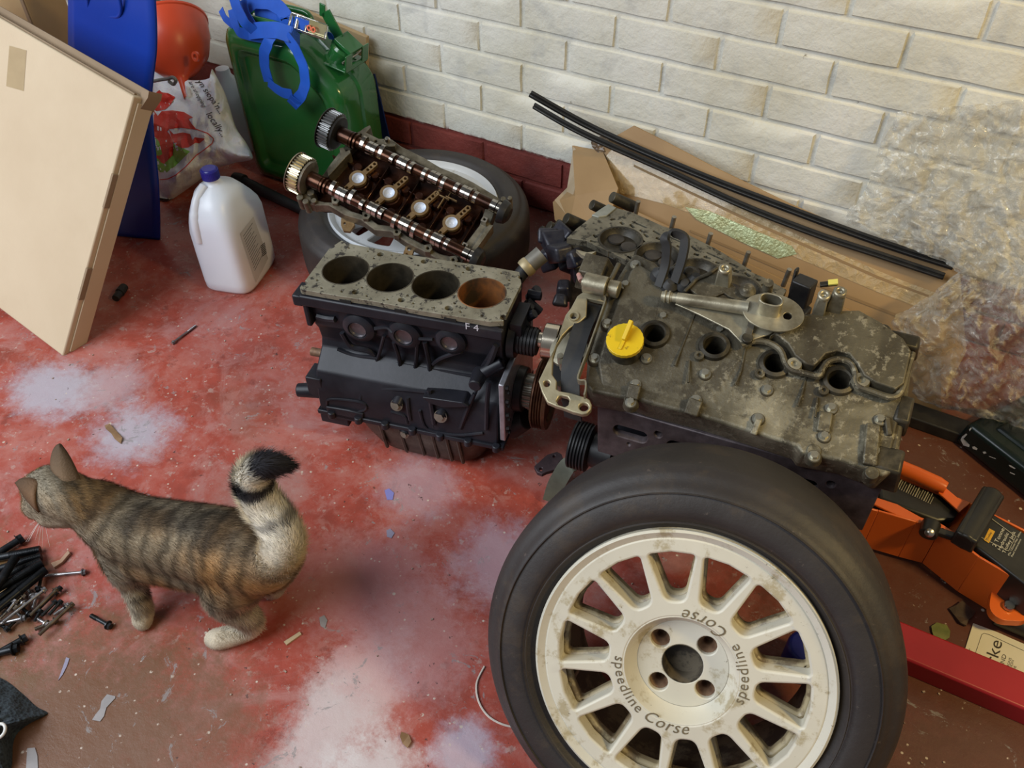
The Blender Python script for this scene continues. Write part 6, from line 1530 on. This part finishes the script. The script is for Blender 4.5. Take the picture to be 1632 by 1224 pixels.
# toes
for c_, d_ in ((W(228, 990, .010), Vector((.0, -1, 0))), (W(343, 1018, .011), Vector((-.85, -.4, 0)))):
    s_ = Vector((-d_.y, d_.x, 0)).normalized()
    for k in (-1.5, -.5, .5, 1.5): ball(c_ + s_ * k * .0068 + d_.normalized() * (.007 - abs(k) * .002), .0072)
me = bpy.data.meshes.new('body'); bm.to_mesh(me); bm.free()
body = bpy.data.objects.new('body', me); COL.objects.link(body); body.parent = ct
md = body.modifiers.new('remesh', 'REMESH'); md.mode = 'VOXEL'; md.voxel_size = .0042
md = body.modifiers.new('smooth', 'SMOOTH'); md.factor = .6; md.iterations = 9
dg = bpy.context.evaluated_depsgraph_get(); me2 = bpy.data.meshes.new_from_object(body.evaluated_get(dg)); body.modifiers.clear(); body.data = me2; me2.name = 'body'; me2.shade_smooth()
# coat colours from the tabby pattern, laid along the spine and limbs
tp = [Vector(p) - cat_o for p, _ in torso]; tt = [Vector(p) - cat_o for p, _ in tl_]
pawc = [W(228, 988, 0) - cat_o, W(350, 1016, 0) - cat_o]
def along(P, v):
    best = (1e9, 0); L_ = 0
    for a, b_ in zip(P, P[1:]):
        d = b_ - a; l = d.length; t = max(0, min(1, (v - a).dot(d) / l / l)); q_ = a + d * t; e = (v - q_).length
        if e < best[0]: best = (e, L_ + l * t)
        L_ += l
    return best
legn = [W(195, 868, .130) - cat_o, W(210, 925, .070) - cat_o, W(228, 975, .022) - cat_o]
headc = W(92, 785, .205) - cat_o
LT = along(tt, tt[-1])[1]
def mixc(a, b_, t): t = max(0, min(1, t)); return tuple(x * (1 - t) + y * t for x, y in zip(a, b_))
def sst(x, a, b_): t = max(0, min(1, (x - a) / (b_ - a))); return t * t * (3 - 2 * t)
def coat(v):
    px = PR(v + cat_o); n1 = noise.noise(v * 28); n2 = noise.noise(v * 70 + Vector((5, 1, 2))); n3 = noise.noise(v * 14 + Vector((9, 2, 4)))
    et, st_ = along(tt, v); eb, sb = along(tp, v); el, sl_ = along(legn, v)
    grey = (.33, .265, .18); ora = (.42, .235, .095); dark = (.030, .022, .016); cream = (.60, .52, .40)
    c = mixc(grey, ora, .30 + n3 * 1.1 + n1 * .5)
    up = v.z
    if eb < .10:
        w_ = sb * 230 + n1 * 2.6 + (v.x * 0)
        s_ = sst(math.sin(w_) + n2 * .9 + n1 * .3, .25, .6)
        c = mixc(c, dark, s_ * (.62 if up > .08 else .3))
        c = mixc(c, dark, sst(up + n1 * .02, .190, .208) * .72 * (1 if sb > .05 else .55))
    c = mixc(c, (.42, .37, .29), sst(.10 - up + n1 * .01, 0, .05) * .55)
    if el < .040 and up < .13:
        s_ = sst(math.sin(sl_ * 300 + n2 * 2), .1, .6); c = mixc(mixc((.34, .29, .21), c, .3), dark, s_ * .8 * sst(up, .03, .05))
    # hind leg ringlets
    if px[0] > 320 and up < .12 and et > .045:
        s_ = sst(math.sin(up * 260 + n1 * 3), .35, .8); c = mixc(c, (.09, .07, .05), s_ * .55 * sst(up, .035, .06)); c = mixc(c, cream, sst(.05 - up, 0, .03) * .9)
    for pc_ in pawc:
        d = (v - pc_).length; c = mixc(c, (.58, .50, .38), sst(.048 - d, 0, .018) * (.9 if pc_ is pawc[1] else .4))
    # head: dark crown lines, warm ears and pale cheek
    hd_ = (v - headc).length
    if hd_ < .075:
        s_ = sst(math.sin((v.x * .5 + v.y) * 330 + n1 * 1.5), .2, .8) * sst(up, .19, .22); c = mixc(mixc(c, (.30, .19, .085), .55), dark, s_ * .75)
        c = mixc(c, (.56, .47, .34), sst(.195 - up, -.005, .022) * .9)
        c = mixc(c, (.035, .03, .02), sst(up, .228, .240) * .7)
    # throat and chest
    c = mixc(c, (.46, .40, .30), sst(.150 - up - (px[0] - 180) * .0012, .0, .03) * .5 if px[0] < 210 else 0)
    if et < .042 and st_ > .025:
        t = st_ / LT; b1 = (.72, .66, .55)
        tc = mixc((.62, .50, .34), b1, sst(t, .12, .35)); tc = mixc(tc, (.42, .34, .24), sst(n1 + n2 * .4, .15, .5) * .25)
        tc = mixc(tc, (.035, .032, .035), sst(t + n2 * .03, .66, .69) * (1 - sst(t + n2 * .03, .75, .78)))
        tc = mixc(tc, (.07, .06, .055), .7 * sst(t + n2 * .02, .46, .48) * (1 - sst(t + n2 * .02, .49, .51)))
        tc = mixc(tc, (.022, .021, .028), sst(t + n2 * .02, .86, .89))
        c = mixc(c, tc, sst(st_, .028, .05))
    k = 1.14 + n2 * .30; return tuple(max(0, x * k) for x in c)
ca_ = me2.color_attributes.new('coat', 'FLOAT_COLOR', 'POINT')
cols = [coat(v.co) for v in me2.vertices]
for i, c_ in enumerate(cols): ca_.data[i].color = (*c_, 1)
def fur_mat(name):
    b = MatB(name, .75, spec=.25); at = nn(b.nt, 'ShaderNodeAttribute'); at.attribute_name = 'coat'
    b.col(b.mix(b.math('MULTIPLY', b.noise(260, 3, .7), .35), at.outputs['Color'], (.04, .03, .02))); b.bump(b.noise(320, 3, .7), .002, .6); return b.m
me2.materials.clear(); me2.materials.append(fur_mat('tabby_coat'))
# ears
def ear(tip, base, side, nrm, colb, w_=.019):
    m_ = MB(); tip, base = tip - cat_o, base - cat_o; s_ = side.normalized(); nrm = nrm.normalized(); nu, nv = 9, 9; V = []
    for j in range(nv):
        t = j / (nv - 1); row = []
        ww = w_ * (1 - t ** 1.7) ** .75 + .0012
        for i in range(nu):
            u = (i / (nu - 1) - .5) * 2
            row.append(m_.bm.verts.new(base.lerp(tip, t) + s_ * ww * u + nrm * (.012 * (1 - u * u) * (1 - t * .6))))
        V.append(row)
    for a, b_ in zip(V, V[1:]):
        for i in range(nu - 1): m_.bm.faces.new((a[i], a[i + 1], b_[i + 1], b_[i]))
    o = m_.obj('ear', bpy.data.materials['tabby_coat'], ct); md = o.modifiers.new('solid', 'SOLIDIFY'); md.thickness = .0025
    ca = o.data.color_attributes.new('coat', 'FLOAT_COLOR', 'POINT')
    for i, v in enumerate(o.data.vertices):
        t = (i // nu) / (nv - 1); ed = abs((i % nu) / (nu - 1) - .5) * 2
        ca.data[i].color = (*mixc(mixc(colb, (.10, .06, .035), ed * .5), (.05, .032, .02), t * .75), 1)
    return o
ear(W(97, 707, .268), W(107, 765, .232), Vector((.905, .127, -.37)), Vector((.37, -.615, .696)), (.24, .15, .085), .0275)
ear(W(26, 769, .236), W(62, 792, .222), Vector((.30, -.60, -.74)), Vector((.37, -.615, .696)), (.24, .13, .065), .0225)
# face details turned away from the room
eye_m = simple('amber_eye', (.35, .25, .03), None, rough=.1)
for p in (W(62, 764, .222), W(48, 800, .190)):
    m_ = MB(); bmesh.ops.create_icosphere(m_.bm, subdivisions=2, radius=.0062); o = m_.obj('eye', eye_m, ct); o.location = p - cat_o + Vector((-.012, .012, 0))
m_ = MB(); bmesh.ops.create_icosphere(m_.bm, subdivisions=2, radius=.006); o = m_.obj('nose', simple('pink_nose', (.30, .12, .10), None, rough=.5), ct); o.location = W(50, 792, .188) - cat_o + Vector((-.022, .012, -.004))
m_ = MB(); r_ = random.Random(8)
for k in range(7):
    a = W(70, 822, .175) - cat_o; d = Vector((.10 + r_.uniform(-.4, .4), -.55, -.55 + r_.uniform(-.35, .25))).normalized(); m_.tube([a, a + d * .022, a + d * .045 + Vector((0, 0, -.004))], [.00045, .0003, .00012], 4)
o = m_.obj('whiskers', simple('white_whisker', (.8, .78, .74), None, rough=.4), ct); o['kind'] = 'stuff'
# fur: short strands all over, longer on the tail
me2.calc_loop_triangles(); tris = np.zeros(len(me2.loop_triangles) * 3, int); me2.loop_triangles.foreach_get('vertices', tris); tris = tris.reshape(-1, 3)
co = np.zeros(len(me2.vertices) * 3); me2.vertices.foreach_get('co', co); co = co.reshape(-1, 3)
no = np.zeros(len(me2.vertices) * 3); me2.vertices.foreach_get('normal', no); no = no.reshape(-1, 3); colr = np.array(cols)
rng = np.random.default_rng(3); A_, B_, C_ = (co[tris[:, k]] for k in range(3)); ar = np.linalg.norm(np.cross(B_ - A_, C_ - A_), axis=1); NF = 90000
ti = rng.choice(len(tris), NF, p=ar / ar.sum()); u = rng.random((NF, 2)); u = np.where(u.sum(1, keepdims=True) > 1, 1 - u, u); w3 = np.c_[1 - u.sum(1), u]
P = (co[tris[ti]] * w3[:, :, None]).sum(1); N_ = (no[tris[ti]] * w3[:, :, None]).sum(1); N_ /= np.linalg.norm(N_, axis=1, keepdims=True) + 1e-9; Cc = (colr[tris[ti]] * w3[:, :, None]).sum(1)
back = np.array(tp[-1] - tp[0]); back /= np.linalg.norm(back)
ta = np.array([[*p] for p in tt]); dt = np.linalg.norm(P[:, None] - ta[None], axis=2); near = (dt.min(1) < .045) & (P[:, 0] > tt[1].x - .03) & (dt.argmin(1) >= 1)
flow = np.tile(back, (NF, 1)); idx = np.clip(dt.argmin(1), 0, len(ta) - 2); flow[near] = (ta[idx + 1] - ta[idx])[near]
low = P[:, 2] < .10; flow[low & ~near] = flow[low & ~near] * .3 + np.array([0, 0, -1.])
flow /= np.linalg.norm(flow, axis=1, keepdims=True); flow -= N_ * (flow * N_).sum(1, keepdims=True); flow /= np.linalg.norm(flow, axis=1, keepdims=True) + 1e-9
Ln = .0090 + .004 * rng.random(NF); Ln[near] = .014 + .006 * rng.random(near.sum()); Ln[P[:, 2] < .03] *= .35; Ln[P[:, 0] < W(120, 800, .2).x - cat_o.x] *= .65
D = N_ * .45 + flow + rng.normal(0, .16, (NF, 3)); D /= np.linalg.norm(D, axis=1, keepdims=True); S_ = np.cross(D, N_); S_ /= np.linalg.norm(S_, axis=1, keepdims=True) + 1e-9
wd = .00045; V = np.stack([P - S_ * wd - N_ * .001, P + S_ * wd - N_ * .001, P + D * Ln[:, None] + N_ * -.0008], 1).reshape(-1, 3)
V[:, 2] = np.maximum(V[:, 2], .0005)
fm = bpy.data.meshes.new('fur'); fm.from_pydata(V.tolist(), [], np.arange(NF * 3).reshape(-1, 3).tolist())
ca_ = fm.color_attributes.new('coat', 'FLOAT_COLOR', 'POINT'); kk_ = (.75 + .6 * rng.random(NF))[:, None]; C4 = np.c_[np.repeat(Cc * kk_, 3, 0), np.ones(NF * 3)]; ca_.data.foreach_set('color', C4.ravel())
b = MatB('fur_strands', .7, spec=.3); at = nn(b.nt, 'ShaderNodeAttribute'); at.attribute_name = 'coat'; b.col(at.outputs['Color']); fm.materials.append(b.m)
nrm = np.repeat(N_ * .8 + D * .2, 3, 0); fm.shade_smooth(); fm.normals_split_custom_set_from_vertices(nrm.tolist())
fo = bpy.data.objects.new('fur', fm); COL.objects.link(fo); fo.parent = ct; fo['kind'] = 'stuff'
# ------------------------------------------------------------------ bolts in the pile
M_BLT = simple('oily_black_bolt', (.010, .011, .012), (.030, .032, .036), 40, .34, .6, .0003); M_SLV = simple('silvery_bolt', (.24, .23, .24), (.40, .38, .38), 60, .35, .9); M_BRZ = simple('brownish_bolt', (.07, .05, .035), (.15, .12, .09), 60, .4, .7)
protos = {}
def make_bolt(kind, L_, r, hr, mat):
    key = (kind, L_, r)
    m_ = MB(); m_.cyl((0, 0, 0), (L_, 0, 0), r, r, 12)
    n = int(L_ * .4 / .0016)
    prof = []
    for k in range(n): prof += [(r * 1.12, .001 + k * .0016), (r * .92, .0018 + k * .0016)]
    m_.lathe([(0, -.0002)] + prof, (0, 0, 0), (1, 0, 0), 12)
    sh = (m_, mat); hm = MB(); hm.cyl((L_, 0, 0), (L_ + .0015, 0, 0), hr * 1.35, hr * 1.3, 16); hm.cyl((L_ + .0015, 0, 0), (L_ + .0015 + hr * .95, 0, 0), hr, hr * .95, 6 if kind != 'cap' else 16)
    return m_, hm
def place(kind, p0, p1, L_, r, hr, mat, z0, z1, label, group, name='bolt'):
    """threaded end at pixel p0, head at pixel p1"""
    a, b_ = G(*p0, z0), G(*p1, z1); X_ = (b_ - a); ln_ = X_.length; X_.normalize(); Y_ = Vector((0, 0, 1)).cross(X_).normalized(); Z_ = X_.cross(Y_)
    Mx = Matrix.Translation(a) @ Matrix((X_, Y_, Z_)).transposed().to_4x4()
    key = (kind, round(ln_, 2), r, mat.name)
    e = bpy.data.objects.new(name, None); COL.objects.link(e); e.matrix_world = Mx; e.empty_display_size = .01; tag(e, label, 'bolt', group)
    if key not in protos:
        m_, hm = make_bolt(kind, ln_, r, hr, mat); s_ = m_.obj('shank', mat, e); h_ = hm.obj('bolt_head', mat, e); protos[key] = (s_, h_)
    else:
        for o in protos[key]: inst(o, o.name.split('.')[0], e)
    return e
R1 = .0066; gb = 'long black head bolts in the pile at the left edge'; lb = 'long black head bolt lying in the pile at the left edge'
big = [((-60, 930), (120, 882), .007, .009), ((-60, 912), (50, 872), .007, .009), ((-70, 962), (66, 876), .019, .021), ((-70, 925), (68, 893), .020, .014), ((-50, 985), (73, 906), .009, .008), ((-70, 1000), (70, 899), .021, .019), ((-40, 1010), (76, 907), .020, .020), ((-65, 948), (40, 905), .010, .010)]
big = [((-60, 900), (64, 876), .009, .009), ((-60, 925), (66, 886), .009, .009), ((-60, 945), (66, 894), .010, .010), ((-50, 965), (68, 897), .022, .022), ((-45, 985), (70, 903), .012, .012), ((-40, 1000), (73, 908), .023, .021), ((-30, 975), (25, 888), .036, .034)]
for a, c_, z0, z1 in big: place('big', c_, a, .1, R1, .010, M_BLT, z1, z0, lb, gb, 'head_bolt')
place('big', (-45, 908), (28, 862), .1, .0062, .0085, M_BLT, .009, .010, 'black flanged head bolt lying alone above the pile, its head towards the cat', None, 'head_bolt')
place('big', (-40, 1062), (34, 1020), .06, .0052, .0070, M_BLT, .007, .008, 'dark bolt lying apart below the pile at the left edge', None)
place('big', (-40, 1050), (20, 1035), .06, .0056, .0075, M_BLT, .007, .008, 'shorter dark bolt beside the paint flake below the pile at the left edge', None)
place('sm', (68, 918), (131, 912), .06, .0026, .0048, M_SLV, .006, .005, 'long thin silvery bolt pointing right out of the pile towards the cat', None)
place('sm', (145, 981), (172, 996), .03, .0034, .0056, M_BLT, .005, .006, 'short black bolt lying alone right of the pile', None)
place('sm', (312, 519), (277, 545), .03, .0024, .0036, M_SLV, .003, .004, 'thin silvery screw lying on the floor below the white jug', None, 'screw')
gs = 'small bolts heaped beside the long black ones'; ls_ = 'small engine bolt in the heap below the long black head bolts'
r_ = random.Random(12)
sm_ = [((0, 985), (34, 952), 1, .012), ((4, 992), (68, 942), 1, .016), ((48, 981), (88, 942), 2, .010), ((54, 978), (93, 940), 0, .008), ((66, 982), (86, 962), 0, .008), ((78, 980), (94, 962), 0, .008), ((62, 1012), (112, 966), 2, .012), ((56, 1003), (86, 990), 2, .006),
       ((52, 970), (58, 952), 1, .006), ((44, 938), (52, 950), 1, .006), ((66, 918), (62, 938), 0, .008), ((-10, 996), (34, 986), 1, .012), ((26, 975), (36, 985), 1, .006), ((34, 968), (44, 976), 0, .006), ((18, 955), (30, 945), 0, .010), ((2, 950), (14, 962), 0, .006),
       ((86, 980), (108, 965), 1, .008), ((90, 978), (104, 970), 0, .006), ((8, 1000), (-8, 990), 0, .006), ((24, 990), (12, 1002), 0, .006), ((40, 958), (28, 968), 2, .014), ((60, 986), (70, 992), 1, .005), ((74, 955), (84, 948), 0, .006), ((-8, 975), (6, 965), 2, .008), ((55, 990), (62, 978), 0, .006), ((12, 975), (22, 962), 1, .018), ((-4, 962), (20, 952), 0, .014), ((30, 955), (38, 962), 1, .012)]
for a, c_, k, z_ in sm_:
    place('sm', a, c_, .04, .0026 if k != 2 else .0030, .0047, (M_BLT, M_SLV, M_BRZ)[k], z_, z_ + .001, ls_, gs)
# tan plastic clip
o = MB(); p = G(83, 900, 0); o.plate([(0, 0), (.012, -.004), (.016, .010), (.012, .030), (.004, .032), (.008, .012)], (), 0, .006); ob = o.obj('plastic_clip', simple('tan_clip', (.35, .20, .12), (.48, .30, .20), 20, .4), bevel=.001); ob.location = p
tag(ob, 'small tan plastic clip at the tip of the long black bolts', 'clip')

# ------------------------------------------------------------------ dark mesh glove at the lower left corner
go = G(10, 1150, 0); gl = thing('mesh_glove', 'dark blue-grey mesh fabric bag corner with a white ring at the lower left corner', 'fabric bag', loc=go)
b = MatB('dark_mesh_fabric', .8); v = b.voro(210); b.col(b.ramp(b.math('ADD', v, b.math('MULTIPLY', b.noise(9), .2)), [(.2, (.010, .014, .020)), (.7, (.035, .048, .058))])); b.bump(v, .0015, .8)
P = [Vector((*p, 0)) for p in ((-70, 1060), (0, 1080), (35, 1105), (58, 1126), (76, 1136), (66, 1144), (40, 1158), (22, 1180), (10, 1240), (-70, 1260))]
Q = smooth_path(P, 5, True); cq = Vector((-20, 1160, 0)); m_ = MB(); NR = 9
V = [[m_.bm.verts.new(G(*(cq.lerp(q_, j / NR)).to_2d(), max(.001, .040 * (1 - (j / NR) ** 2) + .007 * noise.noise(Vector((q_.x * .05, q_.y * .05, j * .5))) * (j < NR))) - go) for q_ in Q] for j in range(1, NR + 1)]
for a, c_ in zip(V, V[1:]):
    for i in range(len(Q)): m_.bm.faces.new((a[i], a[(i + 1) % len(Q)], c_[(i + 1) % len(Q)], c_[i]))
m_.bm.faces.new(V[0]); m_.obj('fabric_body', b.m, gl)
m_ = MB(); p = G(-2, 1165, .046) - go; m_.lathe([(.0095 + .0022 * math.cos(t), .0022 * math.sin(t)) for t in [2 * PI * k / 10 for k in range(10)]], p, (0, -.3, 1), 28, closed=True); m_.obj('white_ring', simple('white_ring_plastic', (.68, .66, .62), None, rough=.4), gl)

# ------------------------------------------------------------------ litter on the floor
def flake(name, pts, label, cat, mat, th=.0012, zf=lambda x, y: 0., bev=0.):
    P = [G(*p, 0) for p in pts]; c_ = sum(P, Vector()) / len(P); m_ = MB(); m_.plate([(p.x - c_.x, p.y - c_.y) for p in P], (), .0002, th, tf=lambda q: Vector((q.x, q.y, q.z + zf(q.x, q.y))))
    o = m_.obj(name, mat, bevel=bev, smooth=False); o.location = (c_.x, c_.y, 0); return tag(o, label, cat)
M_GF = simple('grey_paint_flake', (.27, .25, .25), (.34, .31, .31), 30, .6); M_LF = simple('dry_leaf', (.20, .11, .05), (.30, .18, .09), 30, .7); M_LG = simple('green_leaf', (.10, .12, .03), (.17, .18, .05), 40, .6); M_LD = simple('dark_dead_leaf', (.030, .018, .012), (.065, .040, .026), 40, .7); M_LV = simple('lilac_flake', (.28, .26, .36), None, rough=.6)
flake('paint_flake', [(171, 1107), (184, 1110), (184, 1113), (170, 1128), (166, 1142), (160, 1150), (147, 1148), (152, 1140), (160, 1130), (162, 1118)], 'long grey paint flake lying right of the dark mesh bag', 'paint flake', M_GF)
flake('paint_flake', [(44, 1193), (56, 1192), (60, 1205), (61, 1224), (50, 1240), (42, 1224)], 'grey paint flake at the bottom edge below the mesh bag', 'paint flake', M_GF)
flake('paint_flake', [(106, 1048), (111, 1050), (107, 1062), (100, 1076), (93, 1085), (99, 1068)], 'thin lilac paint sliver lying below the small bolts', 'paint flake', M_LV)
flake('paint_flake', [(509, 985), (517, 981), (522, 989), (518, 1002), (511, 998)], 'grey chip lying on the red floor right of the hind paws', 'paint flake', M_GF)
flake('paint_flake', [(616, 846), (622, 843), (629, 850), (624, 858), (617, 856)], 'tiny blue-grey chip on the floor under the engine block, lower of two', 'paint flake', M_LV)
flake('paint_flake', [(613, 782), (620, 779), (628, 786), (626, 797), (617, 797)], 'lilac chip on the floor under the engine block, upper of two', 'paint flake', simple('blue_chip', (.22, .22, .55), None, rough=.6))
flake('wood_chip', [(453, 1024), (478, 1008), (481, 1012), (457, 1029)], 'pale wood sliver lying on the floor below the tail', 'wood chip', simple('pale_wood_sliver', (.55, .42, .26), None, rough=.7), .003)
flake('dry_leaf', [(168, 680), (176, 678), (186, 688), (196, 700), (193, 708), (184, 702), (178, 692), (170, 686)], 'curled dry tan leaf on the floor above the cat', 'leaf', M_LF, .002, lambda x, y: .004 * abs(math.sin(x * 90)))
flake('green_leaf', [(1483, 1000), (1492, 994), (1508, 998), (1513, 1008), (1512, 1018), (1502, 1024), (1488, 1018), (1484, 1008)], 'olive green leaf on the floor above the red stand', 'leaf', M_LG, .0014, lambda x, y: .003 * abs(math.sin(x * 120)))
flake('dead_leaf', [(1511, 972), (1522, 968), (1531, 961), (1540, 968), (1553, 978), (1548, 986), (1542, 990), (1538, 1000), (1528, 996), (1520, 984)], 'crumpled dark leaf on the floor below the orange jack', 'leaf', M_LD, .003, lambda x, y: .005 * abs(math.sin(x * 160 + y * 90)))
flake('dry_leaf', [(640, 1168), (652, 1172), (656, 1184), (650, 1194), (642, 1186), (638, 1176)], 'small tan leaf scrap on the floor left of the front tyre', 'leaf', M_LF, .002, lambda x, y: .003 * abs(math.sin(x * 200)))
# black plug and a small coil of white cord
a, c_ = G(184, 476, .010), G(195, 461, .010); m_ = MB(); d_ = c_ - a; m_.cyl((0, 0, 0), d_ * .6, .0085, .0085, 16); m_.cyl(d_ * .6, d_ * 1.3, .0105, .0095, 16); ob = m_.obj('rubber_plug', M_RUBBER, bevel=.001); ob.location = a
tag(ob, 'small black rubber plug on the floor beside the leaning carton', 'plug')
P = [G(x, y, .0016) for x, y in ((772, 1062), (760, 1088), (762, 1115), (775, 1138), (795, 1152), (820, 1158), (848, 1150))]; o_ = P[0].copy(); m_ = MB(); m_.tube(smooth_path([p - o_ for p in P], 6), .0016, 6); ob = m_.obj('string', simple('pale_string', (.52, .44, .38), (.62, .55, .48), 60, .8)); ob.location = o_
tag(ob, 'pale curved piece of string on the floor left of the front tyre', 'string')
# small grit and crumbs: nobody could count them
r_ = random.Random(77); m_ = MB()
for k in range(420):
    x, y = r_.uniform(-1.6, .35), r_.uniform(.0, 1.3)
    if noise.noise(Vector((x * 2.5, y * 2.5, 3))) < -.08: continue
    s_ = r_.uniform(.0008, .0026); m_.box((x, y, s_ * .4), (s_, s_ * r_.uniform(.6, 1.8), s_ * .8), Matrix.Rotation(r_.random() * 6, 3, 'Z'))
o = m_.obj('floor_grit', simple('pale_grit', (.22, .12, .09), (.50, .42, .34), 5, .8), smooth=False); tag(o, 'fine pale grit and crumbs scattered over the red floor', 'grit', kind='stuff')
# ------------------------------------------------------------------ tidy: one object per separate piece
def split_loose(o):
    bm = bmesh.new(); bm.from_mesh(o.data); bm.verts.ensure_lookup_table(); comp = {}; n = 0
    for v in bm.verts:
        if v in comp: continue
        st_ = [v]; comp[v] = n
        while st_:
            a = st_.pop()
            for e in a.link_edges:
                b_ = e.other_vert(a)
                if b_ not in comp: comp[b_] = n; st_.append(b_)
        n += 1
    if n > 1:
        ids = [comp[v] for v in bm.verts]
        for k in range(n):
            b2 = bm.copy(); b2.verts.ensure_lookup_table(); bmesh.ops.delete(b2, geom=[b2.verts[i] for i in range(len(ids)) if ids[i] != k], context='VERTS')
            me = bpy.data.meshes.new(o.data.name); b2.to_mesh(me); b2.free()
            for m_ in o.data.materials: me.materials.append(m_)
            if k == 0: first = me
            else:
                c_ = o.copy(); c_.data = me; COL.objects.link(c_)
        o.data = first
    bm.free()
SPLIT = {'cover_web', 'end_lump', 'deck_notches', 'bearing_bridge', 'corner_lug', 'joint_bracket', 'casting_rib', 'sump_rib', 'manifold_studs', 'edge_lug', 'cover_ridge', 'water_outlet_stub', 'well_ear', 'sidewall_rib', 'round_boss', 'cam_bearing', 'tensioner_barrel', 'hand', 'thermostat_housing', 'plate_bolts'}
REN = {'deck_notches': 'deck_notch', 'manifold_studs': 'manifold_stud', 'plate_bolts': 'plate_bolt'}
for o in list(bpy.data.objects):
    nm = o.name.split('.')[0]
    if o.type == 'MESH' and nm in REN: o.name = REN[nm]
    if o.type == 'MESH' and nm in SPLIT: split_loose(o)
for o in bpy.data.objects:
    nm = o.name.split('.')[0]
    if nm in ('lettering', 'label_print', 'bar_code', 'script_print', 'white_lettering', 'small_print', 'heading_print', 'print_border', 'casting_ticks', 'joint_land', 'oil_gallery_casting', 'front_casting', 'cast_mark', 'paint_chip', 'label_border', 'crease', 'red_outline', 'dragon_print', 'amber_panel_print', 'orange_marking', 'sprocket_hub'): o['kind'] = 'stuff'
